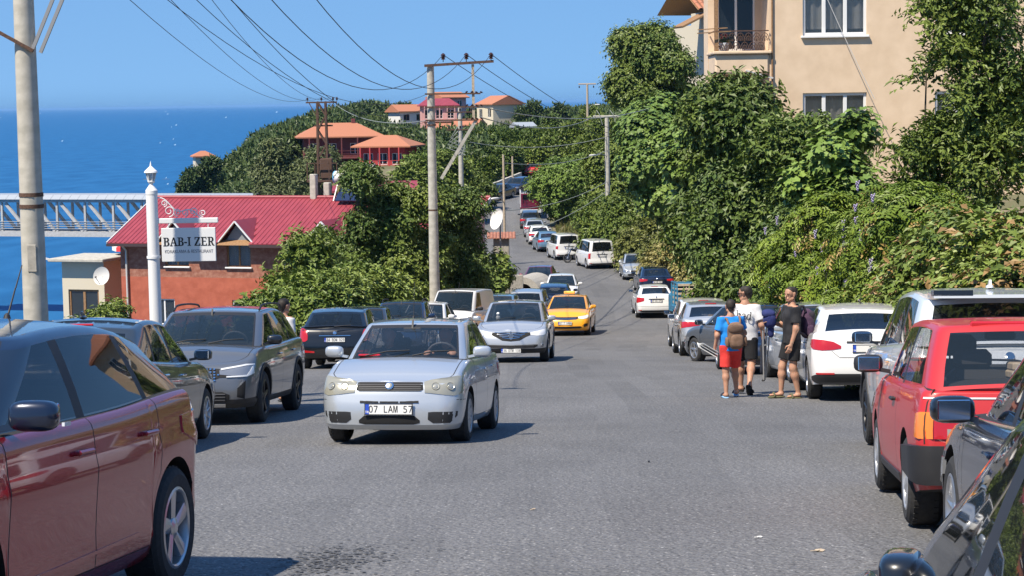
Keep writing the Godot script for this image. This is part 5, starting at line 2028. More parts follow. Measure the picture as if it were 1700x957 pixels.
# leaves spread over and through a set of lobes [centre, radii]; each lobe's tufts take one of three meshes
func foliage(parent: Node3D, called: String, lobes: Array, kind: String, per_m2: float, scale: float, ca: Color, cb: Color, rng: RandomNumberGenerator, shell := 0.6, cc = null, cshare := 0.0) -> Array:
	var tf := []
	var cl := []
	for lb in lobes:
		var c: Vector3 = lb[0]
		var r: Vector3 = lb[1]
		var area := 4.0 * PI * pow((pow(r.x * r.y, 1.6) + pow(r.x * r.z, 1.6) + pow(r.y * r.z, 1.6)) / 3.0, 1.0 / 1.6)
		var m := int(area * per_m2)
		var tone := rng.randf()
		for i in m:
			var u := Vector3(rng.randfn(), rng.randfn(), rng.randfn()).normalized()
			var q: float = pow(rng.randf(), 0.333)
			q = lerpf(q, 0.86 + 0.22 * rng.randf(), shell)
			if rng.randf() < 0.06:
				q *= rng.randf_range(1.0, 1.22)
			var p := c + u * r * q
			# tufts lean outwards
			var out := (u + Vector3(0, 0.35, 0)).normalized()
			var b := Basis(Vector3.UP, rng.randf() * TAU)
			var ax := Vector3.UP.cross(out)
			if ax.length() > 0.01:
				b = Basis(ax.normalized(), Vector3.UP.angle_to(out) * rng.randf_range(0.4, 0.9)) * b
			b = b.scaled(Vector3.ONE * scale * rng.randf_range(0.75, 1.3))
			tf.append(Transform3D(b, p))
			var t := clampf(0.55 * tone + 0.45 * rng.randf() + 0.08 * rng.randfn(), 0.0, 1.0)
			var col := ca.lerp(cb, t)
			if cc != null and rng.randf() < cshare:
				col = cc
			cl.append(col)
	var mm := MultiMesh.new()
	mm.transform_format = MultiMesh.TRANSFORM_3D
	mm.use_colors = true
	mm.mesh = LEAF["%s%d" % [kind, rng.randi() % 3]]
	mm.instance_count = tf.size()
	for i in tf.size():
		mm.set_instance_transform(i, tf[i])
		mm.set_instance_color(i, cl[i])
	var o := MultiMeshInstance3D.new()
	o.name = called
	o.multimesh = mm
	o.set_meta("kind", "stuff")
	parent.add_child(o, true)
	return [o]

# a tree: tapered trunk, limbs to each lobe, crown of leaves
func tree(called: String, label: String, x: float, d: float, top: float, R: float, kind: String, ca: Color, cb: Color, o := {}) -> Node3D:
	var rng := RandomNumberGenerator.new()
	rng.seed = o.get("seed", int(absf(x) * 131 + d * 17))
	var gy := ground_y(x, d) - 0.15
	if o.has("base"):
		gy = o.base
	var H: float = top - gy
	var t := thing(called, label, o.get("category", "tree"), Vector3(x, gy, -d), Basis(), o.get("group", ""))
	var lobes := []
	var n: int = o.get("lobes", 16)
	var cy: float = H * o.get("mid", 0.6)
	var ry: float = H * o.get("tall", 0.4)
	for i in n:
		var u := Vector3(rng.randfn(), rng.randfn(), rng.randfn()).normalized() * pow(rng.randf(), 0.4)
		var rr: float = R * rng.randf_range(0.28, 0.46) * o.get("lobe", 1.0)
		var p := Vector3(u.x * (R - rr * 0.7), cy + u.y * (ry - rr * 0.6), u.z * (R - rr * 0.7))
		lobes.append([p, Vector3(rr, rr * rng.randf_range(0.7, 0.95), rr)])
	var tr := MB.new()
	var tw: float = o.get("trunk", 0.035) * H
	var fork := Vector3(rng.randf_range(-0.1, 0.1) * R, H * o.get("fork", 0.32), rng.randf_range(-0.1, 0.1) * R)
	tr.tube([Vector3(0, -0.3, 0), Vector3(0, 0.1, 0), fork * 0.55 + Vector3(rng.randf_range(-0.1, 0.1), 0, 0), fork], [tw * 1.5, tw * 1.1, tw * 0.9, tw * 0.8], 9)
	for i in mini(lobes.size(), 11):
		var e: Vector3 = lobes[i][0]
		var m := fork.lerp(e, 0.5) + Vector3(rng.randf_range(-0.2, 0.2), rng.randf_range(0.0, 0.3), rng.randf_range(-0.2, 0.2)) * R * 0.4
		tr.tube([fork * 0.96, m, e, e + (e - m).normalized() * lobes[i][1].x * 0.7], [tw * 0.55, tw * 0.35, tw * 0.18, tw * 0.05], 6)
	part(t, "trunk", tr, M.bark)
	foliage(t, "crown", lobes, kind, o.get("dens", 9.0), o.get("scale", 1.0), ca, cb, rng, o.get("shell", 0.6), o.get("cc"), o.get("cshare", 0.0))
	return t

# a bush: lobes resting on the ground round a point, with stems
func bush(called: String, label: String, spots: Array, kind: String, ca: Color, cb: Color, o := {}) -> Node3D:
	var rng := RandomNumberGenerator.new()
	rng.seed = o.get("seed", int(spots[0][1] * 37 + absf(spots[0][0]) * 53))
	var x0: float = spots[0][0]
	var d0: float = spots[0][1]
	var base := Vector3(x0, ground_y(x0, d0) - 0.1, -d0)
	var t := thing(called, label, o.get("category", "bush"), base, Basis(), o.get("group", ""))
	var lobes := []
	var st := MB.new()
	for s in spots:   # [x, d, height, radius]
		var g := Vector3(s[0], ground_y(s[0], s[1]) - 0.1, -s[1]) - base
		var n := maxi(3, int(s[2] / s[3] * 5.0))
		for i in n:
			var rr: float = s[3] * rng.randf_range(0.45, 0.7)
			var p := g + Vector3(rng.randf_range(-0.5, 0.5) * s[3], lerpf(rr * 0.6, s[2] - rr * 0.9, (i + rng.randf()) / n), rng.randf_range(-0.5, 0.5) * s[3])
			lobes.append([p, Vector3(rr, rr * 0.85, rr)])
			if i == 0:
				st.tube([g, g.lerp(p, 0.6) + Vector3(0.1, 0.1, 0), p], [0.05, 0.035, 0.012], 5)
	part(t, "stem", st, M.bark)
	foliage(t, "foliage", lobes, kind, o.get("dens", 10.0), o.get("scale", 1.0), ca, cb, rng, o.get("shell", 0.6), o.get("cc"), o.get("cshare", 0.0))
	return t

# ---- the wooded headland: far woods that read as one mass
func make_headland() -> void:
	var rng := RandomNumberGenerator.new()
	rng.seed = 31
	var lobes := []
	for i in 5200:
		var d := rng.randf_range(205.0, 520.0)
		var x := rng.randf_range(-66.0, 46.0)
		var s := pl(SHORE, d)
		if x < s + 0.5 or x > 0.058 * d + 2.0 or (x > pw(XL, d) - 2.0 and x < pw(XR, d) + 1.0 and d < 252.0):
			continue
		if x > -24.0 and d > 420.0:
			continue
		var skip := false
		for h in CLEARINGS:   # the plots of the houses: [x, d, radius]
			if Vector2(x - h[0], (d - h[1] + 14.0) * 0.3).length() < h[2]:
				skip = true
		if skip:
			continue
		var r := rng.randf_range(1.2, 2.6)
		var hh := rng.randf_range(0.8, 3.2)
		if x > -28.0:
			r = rng.randf_range(0.9, 1.7)
			hh = rng.randf_range(0.3, 1.5)
		lobes.append([Vector3(x, ground_y(x, d) + hh, -d), Vector3(r, r * 0.85, r)])
	var root := Node3D.new()
	root.name = "headland_wood"
	add_child(root)
	tag(root, "dark green wood covering the far headland above the sea", "wood")
	root.set_meta("kind", "stuff")
	for o in foliage(root, "leaves", lobes, "far", 1.7, 1.9, Color(0.040, 0.073, 0.023), Color(0.11, 0.15, 0.042), rng, 0.7):
		o.set_meta("kind", "stuff")

func make_blossom() -> void:
	var rng := RandomNumberGenerator.new()
	rng.seed = 8
	var n := 0
	for spot in [[7.25, 45.5, 1.0], [7.4, 42.5, 0.9], [7.3, 39.5, 0.8], [7.25, 36.8, 0.8], [7.2, 34.5, 0.8], [7.1, 32.8, 0.7]]:
		for i in 6:
			var d: float = spot[1] + rng.randf_range(-1.2, 1.2)
			var x: float = spot[0] - 0.95 - rng.randf_range(0.0, 0.35)
			var y := road_y(d) + rng.randf_range(1.4, 3.6)
			var mb := MB.new()
			var l := rng.randf_range(0.10, 0.20)
			for k in 14:
				var t := k / 13.0
				var a := k * 2.4
				var r := 0.03 * (1.0 - t * 0.8)
				mb.ball(Vector3(cos(a) * r, -t * l, sin(a) * r), Vector3.ONE * 0.018, Basis(), 5, 3)
			var o := part(self, "wisteria_blossom" if n == 0 else "wisteria_blossom_%03d" % n, mb, M.lilac)
			o.position = Vector3(x, y, -d)
			tag(o, "lilac blossom spray hanging in the wisteria over the wall", "blossom", "wisteria blossoms")
			n += 1

func make_grass() -> void:
	var rng := RandomNumberGenerator.new()
	rng.seed = 19
	var beds := [
		["dry_grass", "dry straw coloured grass on the slope beside the navy sedan", Color(0.30, 0.22, 0.10), Color(0.44, 0.34, 0.17), 2400, [[8.9, 12.5, 88.0, 120.0]], 1.5],
		["verge_grass", "green weeds and grass along the right verge", Color(0.08, 0.12, 0.03), Color(0.24, 0.22, 0.08), 1500, [[6.4, 9.5, 118.0, 132.0], [7.9, 9.6, 47.0, 86.0], [3.7, 6.5, 134.0, 180.0]], 0.9],
		["roadside_grass", "tall mixed grass along the left verge", Color(0.09, 0.13, 0.03), Color(0.26, 0.24, 0.09), 2600, [[-12.5, -5.9, 44.0, 66.0], [-9.0, -5.9, 28.0, 46.0], [-6.0, -4.3, 64.0, 70.0]], 1.1],
	]
	for b in beds:
		var tf := [[], [], []]
		var cl := [[], [], []]
		for i in b[4]:
			var q: Array = b[5][i % b[5].size()]
			var x := rng.randf_range(q[0], q[1])
			var d := rng.randf_range(q[2], q[3])
			if x > pw(XL, d) - 0.15 and x < pw(XR, d) + 0.2:
				continue
			var k := rng.randi() % 3
			tf[k].append(Transform3D(Basis(Vector3.UP, rng.randf() * TAU).scaled(Vector3.ONE * b[6] * rng.randf_range(0.7, 1.5)), Vector3(x, ground_y(x, d) - 0.03, -d)))
			cl[k].append(b[2].lerp(b[3], rng.randf()))
		var root := Node3D.new()
		root.name = b[0]
		add_child(root)
		tag(root, b[1], "grass")
		root.set_meta("kind", "stuff")
		for k in 3:
			var mm := MultiMesh.new()
			mm.transform_format = MultiMesh.TRANSFORM_3D
			mm.use_colors = true
			mm.mesh = LEAF["grass%d" % k]
			mm.instance_count = tf[k].size()
			for i in tf[k].size():
				mm.set_instance_transform(i, tf[k][i])
				mm.set_instance_color(i, cl[k][i])
			var o := MultiMeshInstance3D.new()
			o.name = "tufts"
			o.multimesh = mm
			root.add_child(o, true)
			o.set_meta("kind", "stuff")

# ---------------------------------------------------------------- what grows where
func make_plants() -> void:
	tree("fig_tree", "broad fig tree with large bright lobed leaves beside the concrete pole", 9.63, 113, 1.63, 3.96, "fig", Color(0.082, 0.144, 0.026), Color(0.185, 0.270, 0.050), {"group": "trees on the bank right of the road", "dens": 11, "lobes": 26, "mid": 0.66, "tall": 0.36, "scale": 1.05})
	tree("fig_tree", "fig tree whose top reaches the balcony, left of the apartment block", 9.92, 100, 2.75, 2.34, "fig", Color(0.082, 0.144, 0.026), Color(0.185, 0.270, 0.050), {"group": "trees on the bank right of the road", "dens": 8, "lobes": 18, "mid": 0.62, "tall": 0.4, "scale": 1.2})
	tree("leafy_tree", "dense dark tree in front of the left corner of the apartment block", 7.43, 63, 2.09, 2.07, "small", Color(0.061, 0.106, 0.023), Color(0.145, 0.201, 0.042), {"group": "trees on the bank right of the road", "dens": 17, "lobes": 26, "mid": 0.55, "tall": 0.47, "scale": 1.6})
	tree("leafy_tree", "tall tree against the sky, left of the tiled roof house", 10.61, 140, 7.13, 3.85, "mid", Color(0.079, 0.129, 0.024), Color(0.191, 0.241, 0.045), {"group": "trees on the bank right of the road", "dens": 6, "lobes": 20, "mid": 0.62, "tall": 0.42, "scale": 1.5})
	tree("leafy_tree", "low spreading tree below the middle apartment windows", 8.9, 59, 1.58, 1.75, "small", Color(0.061, 0.106, 0.023), Color(0.145, 0.201, 0.042), {"group": "trees on the bank right of the road", "dens": 18, "lobes": 22, "mid": 0.58, "tall": 0.44, "scale": 1.4})
	tree("fig_tree", "fig tree with broad leaves covering a lower apartment window", 9.5, 55, 1.99, 1.58, "fig", Color(0.082, 0.144, 0.026), Color(0.185, 0.270, 0.050), {"group": "trees on the bank right of the road", "dens": 9, "lobes": 18, "mid": 0.62, "tall": 0.4, "scale": 0.95})
	tree("leafy_tree", "dark leafy tree overhanging the blue truck", 7.02, 60, -0.2, 1.88, "mid", Color(0.061, 0.106, 0.023), Color(0.145, 0.201, 0.042), {"group": "trees on the bank right of the road", "dens": 10, "lobes": 24, "mid": 0.54, "tall": 0.5, "scale": 1.1})
	tree("leafy_tree", "dark leafy tree behind the three walkers", 7.64, 54, -0.51, 1.6, "mid", Color(0.061, 0.106, 0.023), Color(0.145, 0.201, 0.042), {"group": "trees on the bank right of the road", "dens": 11, "lobes": 22, "mid": 0.52, "tall": 0.5, "scale": 1.0})
	tree("leafy_tree", "shaded tree behind the blue truck beside the dry grass", 9.19, 80, -1.76, 1.3, "mid", Color(0.061, 0.106, 0.023), Color(0.145, 0.201, 0.042), {"group": "trees on the bank right of the road", "dens": 9, "lobes": 20, "mid": 0.62, "tall": 0.4, "scale": 1.2})
	tree("leafy_tree", "tall open tree with twisted limbs in front of the right apartment windows", 10.16, 42, 4.45, 1.71, "small", Color(0.079, 0.129, 0.024), Color(0.191, 0.241, 0.045), {"group": "trees on the bank right of the road", "dens": 9, "lobes": 32, "mid": 0.58, "tall": 0.44, "scale": 0.95, "shell": 0.25, "trunk": 0.016, "fork": 0.42, "lobe": 0.8})
	tree("leafy_tree", "young tree leaning in front of the apartment wall, left of the open tree", 9.04, 43, 2.82, 0.65, "small", Color(0.079, 0.129, 0.024), Color(0.191, 0.241, 0.045), {"group": "trees on the bank right of the road", "dens": 8, "lobes": 9, "mid": 0.68, "tall": 0.32, "scale": 1.1, "shell": 0.3, "trunk": 0.012, "fork": 0.5})
	tree("leafy_tree", "tree with long leaves overhanging the far parked cars", 5.49, 163, -3.16, 3.67, "mid", Color(0.082, 0.144, 0.026), Color(0.185, 0.270, 0.050), {"group": "trees on the bank right of the road", "dens": 7, "lobes": 24, "mid": 0.54, "tall": 0.5, "scale": 1.6})
	tree("leafy_tree", "low tree filling the bank left of the concrete pole", 7.31, 134, -1.1, 2.51, "mid", Color(0.079, 0.129, 0.024), Color(0.191, 0.241, 0.045), {"group": "trees on the bank right of the road", "dens": 7, "lobes": 20, "mid": 0.55, "tall": 0.48, "scale": 1.4})
	bush("verge_bush", "green shrubs at the foot of the concrete pole", [[6.51, 128, 4.2, 2.0], [7.85, 124, 3.8, 1.9], [8.91, 120, 3.4, 1.8]], "small", Color(0.079, 0.129, 0.024), Color(0.191, 0.241, 0.045), {"dens": 13, "scale": 1.7})
	bush("verge_bush", "yellow green scrub on the slope above the parked saloon", [[8.61, 116, 3.2, 1.8], [9.63, 111, 3.6, 1.9], [10.52, 106, 3.4, 1.8]], "small", Color(0.115, 0.14, 0.035), Color(0.23, 0.24, 0.07), {"dens": 12, "scale": 1.7})
	bush("verge_bush", "straw coloured scrub on the bank beside the navy sedan", [[8.7, 106, 2.3, 1.5], [9.58, 103, 2.6, 1.6], [10.04, 99, 2.5, 1.5], [10.17, 95, 2.4, 1.3]], "small", Color(0.20, 0.20, 0.06), Color(0.36, 0.31, 0.12), {"dens": 12, "scale": 1.5})
	bush("verge_bush", "dark shrub beside the blue truck", [[9.36, 80, 2.6, 1.1], [9.04, 76, 2.6, 1.1]], "mid", Color(0.061, 0.106, 0.023), Color(0.145, 0.201, 0.042), {"dens": 11})
	bush("wisteria", "wisteria with lilac blossom trailing over the wall behind the walkers", [[7.12, 46, 3.86, 1.1], [7.12, 43, 3.98, 1.15], [7.14, 40, 4.03, 1.2]], "frond", Color(0.099, 0.160, 0.020), Color(0.220, 0.290, 0.035), {"category": "climber", "dens": 20, "scale": 1.0, "cc": Color(0.30, 0.22, 0.08), "cshare": 0.04})
	bush("wisteria", "wisteria with lilac blossom hanging above the white sedan", [[7.15, 37, 3.99, 1.15], [7.12, 34.5, 3.88, 1.15], [7.13, 32.5, 3.69, 1.1]], "frond", Color(0.099, 0.160, 0.020), Color(0.220, 0.290, 0.035), {"category": "climber", "dens": 21, "scale": 0.95, "cc": Color(0.34, 0.24, 0.08), "cshare": 0.05})
	bush("hedge", "browned green hedge above the white SUV", [[7.2, 31, 3.27, 1.1], [7.12, 29, 3.01, 1.05], [7.07, 27, 2.8, 1.05], [7.09, 25.5, 2.68, 1.0]], "small", Color(0.1, 0.155, 0.026), Color(0.215, 0.27, 0.055), {"category": "hedge", "dens": 30, "scale": 0.95, "cc": Color(0.30, 0.19, 0.08), "cshare": 0.14})
	bush("hedge", "bright green low hedge behind the white SUV roof", [[6.88, 33, 2.44, 0.9], [7.09, 29.5, 2.16, 0.9], [7.04, 26.5, 2.15, 0.9]], "small", Color(0.1, 0.155, 0.026), Color(0.215, 0.27, 0.055), {"category": "hedge", "dens": 28, "scale": 0.85})
	tree("leafy_tree", "dark evergreen tree in front of the red metal roof", -5.7, 77, -0.63, 1.97, "mid", Color(0.061, 0.106, 0.023), Color(0.145, 0.201, 0.042), {"group": "shrubs left of the road", "dens": 12, "lobes": 22, "mid": 0.54, "tall": 0.48, "scale": 0.95})
	tree("leafy_tree", "dark bushy tree left of the large concrete pole", -4.17, 78, -0.45, 1.8, "mid", Color(0.079, 0.129, 0.024), Color(0.191, 0.241, 0.045), {"group": "shrubs left of the road", "dens": 12, "lobes": 20, "mid": 0.54, "tall": 0.48, "scale": 0.95})
	tree("leafy_tree", "dark leafy tree just right of the large concrete pole", -2.38, 80, -0.83, 1.65, "mid", Color(0.061, 0.106, 0.023), Color(0.145, 0.201, 0.042), {"group": "shrubs left of the road", "dens": 12, "lobes": 20, "mid": 0.52, "tall": 0.5, "scale": 1.0})
	tree("fig_tree", "fig bush with broad leaves beside the narrow pillar", -0.95, 86, -4.13, 1.13, "fig", Color(0.079, 0.129, 0.024), Color(0.191, 0.241, 0.045), {"group": "shrubs left of the road", "dens": 9, "lobes": 10, "mid": 0.55, "tall": 0.48, "scale": 0.9})
	tree("leafy_tree", "dark upright tree behind the second dormer end of the roof", -7.45, 79, -2.57, 1.23, "mid", Color(0.061, 0.106, 0.023), Color(0.145, 0.201, 0.042), {"group": "shrubs left of the road", "dens": 12, "lobes": 14, "mid": 0.56, "tall": 0.46, "scale": 0.95})
	tree("leafy_tree", "leafy tree covering the right end of the red metal roof", -1.65, 81, -2.9, 0.71, "mid", Color(0.061, 0.106, 0.023), Color(0.145, 0.201, 0.042), {"group": "shrubs left of the road", "dens": 12, "lobes": 14, "mid": 0.5, "tall": 0.5, "scale": 0.9})
	tree("leafy_tree", "small tree with mixed leaves in front of the second dormer", -7.69, 72, -2.79, 1.4, "small", Color(0.1, 0.155, 0.026), Color(0.215, 0.27, 0.055), {"group": "shrubs left of the road", "dens": 14, "lobes": 16, "mid": 0.58, "tall": 0.42, "scale": 1.5})
	bush("hedge", "sunlit pale green hedge behind the dark blue SUV", [[-5.78, 64.5, 3.0, 1.15], [-5.13, 66.5, 3.1, 1.2], [-4.79, 74.5, 3.1, 1.15], [-4.11, 76.5, 3.0, 1.1], [-3.49, 78.0, 2.8, 0.9]], "small", Color(0.1, 0.155, 0.026), Color(0.215, 0.27, 0.055), {"category": "hedge", "dens": 22, "scale": 1.25})
	bush("hedge", "pale shrub left of the sunlit hedge, above the black hatchback", [[-6.89, 57, 2.4, 1.15], [-6.39, 59, 2.7, 1.15], [-6.04, 61, 2.8, 1.1]], "small", Color(0.1, 0.155, 0.026), Color(0.215, 0.27, 0.055), {"category": "hedge", "dens": 20, "scale": 1.2})
	bush("weeds", "thin straggling weeds before the orange wall", [[-11.58, 66, 3.3, 0.8], [-10.33, 64, 3.6, 0.9], [-8.56, 62, 2.6, 0.9]], "small", Color(0.115, 0.14, 0.035), Color(0.23, 0.24, 0.07), {"category": "weeds", "dens": 9, "scale": 1.2, "shell": 0.2})
	bush("garden_plant", "bright leafy plant beside the left pole", [[-13.53, 58, 3.6, 0.65], [-13.24, 60, 4.1, 0.8], [-13.01, 62, 4.4, 0.7]], "mid", Color(0.1, 0.155, 0.026), Color(0.215, 0.27, 0.055), {"dens": 13, "scale": 0.8, "cc": Color(0.4, 0.42, 0.36), "cshare": 0.1})
	tree("pale_tree", "pale grey green tree left of the lattice mast", -18.14, 152, -0.72, 2.61, "mid", Color(0.085, 0.11, 0.045), Color(0.17, 0.20, 0.075), {"group": "trees on the slope behind the restaurant", "dens": 6, "lobes": 22, "mid": 0.55, "tall": 0.46, "scale": 1.4, "shell": 0.4, "base": -10.5})
	tree("pale_tree", "pale grey green tree with bare twigs behind the lattice mast", -14.69, 146, -0.81, 2.37, "mid", Color(0.085, 0.11, 0.045), Color(0.17, 0.20, 0.075), {"group": "trees on the slope behind the restaurant", "dens": 6, "lobes": 20, "mid": 0.55, "tall": 0.46, "scale": 1.3, "shell": 0.4, "base": -10.5})
	tree("pale_tree", "light green tree just right of the lattice mast", -12.14, 150, -3.91, 1.69, "mid", Color(0.1, 0.155, 0.026), Color(0.215, 0.27, 0.055), {"group": "trees on the slope behind the restaurant", "dens": 7, "lobes": 14, "mid": 0.6, "tall": 0.4, "scale": 1.2, "base": -10.0})
	tree("pale_tree", "light green tree left of the large concrete pole top", -7.85, 160, -3.06, 2.3, "small", Color(0.1, 0.155, 0.026), Color(0.215, 0.27, 0.055), {"group": "trees on the slope behind the restaurant", "dens": 9, "lobes": 18, "mid": 0.56, "tall": 0.46, "scale": 2.2})
	tree("pale_tree", "light green tree behind the strut of the large pole", -5.42, 165, -2.84, 2.06, "small", Color(0.1, 0.155, 0.026), Color(0.215, 0.27, 0.055), {"group": "trees on the slope behind the restaurant", "dens": 9, "lobes": 16, "mid": 0.56, "tall": 0.46, "scale": 2.2})
	tree("leafy_tree", "dark bush beside the dark cars on the far bend", -3.97, 176, -4.92, 2.2, "small", Color(0.079, 0.129, 0.024), Color(0.191, 0.241, 0.045), {"group": "trees on the slope behind the restaurant", "dens": 9, "lobes": 12, "mid": 0.52, "tall": 0.5, "scale": 2.2})
	tree("round_tree", "rounded tree below the beige house", -2.55, 232, -1.71, 2.47, "far", Color(0.079, 0.129, 0.024), Color(0.191, 0.241, 0.045), {"group": "trees at the head of the valley", "dens": 7, "lobes": 16, "mid": 0.56, "tall": 0.46, "scale": 1.15})
	tree("round_tree", "dark round tree above the far parked cars", 0.2, 224, -1.5, 2.52, "far", Color(0.061, 0.106, 0.023), Color(0.145, 0.201, 0.042), {"group": "trees at the head of the valley", "dens": 7, "lobes": 16, "mid": 0.56, "tall": 0.46, "scale": 1.15})
	tree("round_tree", "rounded tree right of the beige house", 3.29, 230, -1.49, 2.73, "far", Color(0.079, 0.129, 0.024), Color(0.191, 0.241, 0.045), {"group": "trees at the head of the valley", "dens": 7, "lobes": 16, "mid": 0.56, "tall": 0.46, "scale": 1.15})
	tree("round_tree", "shady tree over the dark cars on the bend", -0.81, 212, -3.36, 2.25, "far", Color(0.061, 0.106, 0.023), Color(0.145, 0.201, 0.042), {"group": "trees at the head of the valley", "dens": 7, "lobes": 16, "mid": 0.56, "tall": 0.46, "scale": 1.15})
	tree("round_tree", "bright low tree above the dark cars", 2.2, 215, -3.14, 2.42, "far", Color(0.1, 0.155, 0.026), Color(0.215, 0.27, 0.055), {"group": "trees at the head of the valley", "dens": 7, "lobes": 16, "mid": 0.56, "tall": 0.46, "scale": 1.15})
	tree("round_tree", "small tree above the low white wall", -3.02, 205, -4.24, 1.92, "far", Color(0.079, 0.129, 0.024), Color(0.191, 0.241, 0.045), {"group": "trees at the head of the valley", "dens": 7, "lobes": 16, "mid": 0.56, "tall": 0.46, "scale": 1.15})
	tree("round_tree", "green tree below the far crossarm pole", 5.22, 215, -1.99, 2.55, "far", Color(0.079, 0.129, 0.024), Color(0.191, 0.241, 0.045), {"group": "trees at the head of the valley", "dens": 7, "lobes": 16, "mid": 0.56, "tall": 0.46, "scale": 1.15})
	tree("round_tree", "green tree under the pale wires", 7.22, 205, -0.77, 2.69, "far", Color(0.079, 0.129, 0.024), Color(0.191, 0.241, 0.045), {"group": "trees at the head of the valley", "dens": 7, "lobes": 16, "mid": 0.56, "tall": 0.46, "scale": 1.15})
	tree("round_tree", "tree behind the concrete crossarm pole", 9.07, 190, -0.33, 2.49, "far", Color(0.079, 0.129, 0.024), Color(0.191, 0.241, 0.045), {"group": "trees at the head of the valley", "dens": 7, "lobes": 16, "mid": 0.56, "tall": 0.46, "scale": 1.15})
	tree("round_tree", "dark tree near the sea horizon", 6.46, 250, -0.26, 2.81, "far", Color(0.061, 0.106, 0.023), Color(0.145, 0.201, 0.042), {"group": "trees at the head of the valley", "dens": 7, "lobes": 16, "mid": 0.56, "tall": 0.46, "scale": 1.15})
	tree("round_tree", "tree touching the sea horizon beside the far pole", 10.33, 240, 0.2, 2.7, "far", Color(0.079, 0.129, 0.024), Color(0.191, 0.241, 0.045), {"group": "trees at the head of the valley", "dens": 7, "lobes": 16, "mid": 0.56, "tall": 0.46, "scale": 1.15})
	tree("round_tree", "round tree left of the headland kiosk", -44.99, 276, -5.12, 2.59, "far", Color(0.041, 0.075, 0.024), Color(0.096, 0.138, 0.036), {"group": "trees at the tip of the headland", "dens": 7, "lobes": 14, "mid": 0.56, "tall": 0.46, "scale": 1.3})
	tree("round_tree", "round tree right of the headland kiosk", -41.37, 272, -5.16, 2.89, "far", Color(0.041, 0.075, 0.024), Color(0.096, 0.138, 0.036), {"group": "trees at the tip of the headland", "dens": 7, "lobes": 14, "mid": 0.56, "tall": 0.46, "scale": 1.3})
	tree("round_tree", "round tree below the headland kiosk", -42.11, 266, -5.56, 2.99, "far", Color(0.041, 0.075, 0.024), Color(0.096, 0.138, 0.036), {"group": "trees at the tip of the headland", "dens": 7, "lobes": 14, "mid": 0.56, "tall": 0.46, "scale": 1.3})
	tree("pine_tree", "single dark pine behind the pale hillside house", -19.69, 360, 2.59, 1.69, "far", Color(0.041, 0.075, 0.024), Color(0.096, 0.138, 0.036), {"dens": 6, "lobes": 9, "mid": 0.55, "tall": 0.45, "scale": 1.4})
	tree("pine_tree", "dark tree against the sea right of the beige house", 3.38, 330, 1.46, 1.86, "far", Color(0.041, 0.075, 0.024), Color(0.096, 0.138, 0.036), {"dens": 6, "lobes": 9, "mid": 0.55, "tall": 0.45, "scale": 1.5})
	tree("pine_tree", "low dark tree against the sea", 6.05, 335, 0.59, 1.68, "far", Color(0.041, 0.075, 0.024), Color(0.096, 0.138, 0.036), {"dens": 6, "lobes": 9, "mid": 0.55, "tall": 0.45, "scale": 1.5})
	tree("pine_tree", "small dark tree before the sea near the far pole", 7.94, 300, 0.85, 1.31, "far", Color(0.041, 0.075, 0.024), Color(0.096, 0.138, 0.036), {"dens": 6, "lobes": 9, "mid": 0.55, "tall": 0.45, "scale": 1.5})
	make_headland()
	make_blossom()
	make_grass()

# ---------------------------------------------------------------- buildings
const CLEARINGS := [[-22.5, 254, 7.5], [-14.8, 238, 6.5], [-18.9, 354, 5.5], [-12.7, 344, 6.0], [-1.7, 334, 6.0], [-10.6, 313, 5.0], [-6.5, 318, 4.5], [-44.6, 281, 0.9], [2.5, 284, 3.0]]

# a wall in the plane z = 0 (front towards +z), from (x0, y0) to (x1, y1), with real openings [x0, y0, x1, y1] and reveals of depth dp
func wall_open(mb: MB, x0: float, y0: float, x1: float, y1: float, holes: Array, dp: float, xf := Transform3D()) -> void:
	var xs := [x0, x1]
	var ys := [y0, y1]
	for h in holes:
		xs.append_array([h[0], h[2]])
		ys.append_array([h[1], h[3]])
	xs.sort()
	ys.sort()
	for i in xs.size() - 1:
		for j in ys.size() - 1:
			if xs[i + 1] - xs[i] < 1e-4 or ys[j + 1] - ys[j] < 1e-4:
				continue
			var cx: float = (xs[i] + xs[i + 1]) * 0.5
			var cy: float = (ys[j] + ys[j + 1]) * 0.5
			var inside := false
			for h in holes:
				if cx > h[0] and cx < h[2] and cy > h[1] and cy < h[3]:
					inside = true
			if not inside:
				mb.quad(xf * Vector3(xs[i], ys[j], 0), xf * Vector3(xs[i + 1], ys[j], 0), xf * Vector3(xs[i + 1], ys[j + 1], 0), xf * Vector3(xs[i], ys[j + 1], 0), xf.basis.z)
	for h in holes:
		var q := [Vector3(h[0], h[1], 0), Vector3(h[2], h[1], 0), Vector3(h[2], h[3], 0), Vector3(h[0], h[3], 0)]
		var cen := Vector3((h[0] + h[2]) * 0.5, (h[1] + h[3]) * 0.5, 0)
		for k in 4:
			var a: Vector3 = q[k]
			var b: Vector3 = q[(k + 1) % 4]
			mb.quad(xf * a, xf * b, xf * (b - Vector3(0, 0, dp)), xf * (a - Vector3(0, 0, dp)), xf.basis * (cen - (a + b) * 0.5))

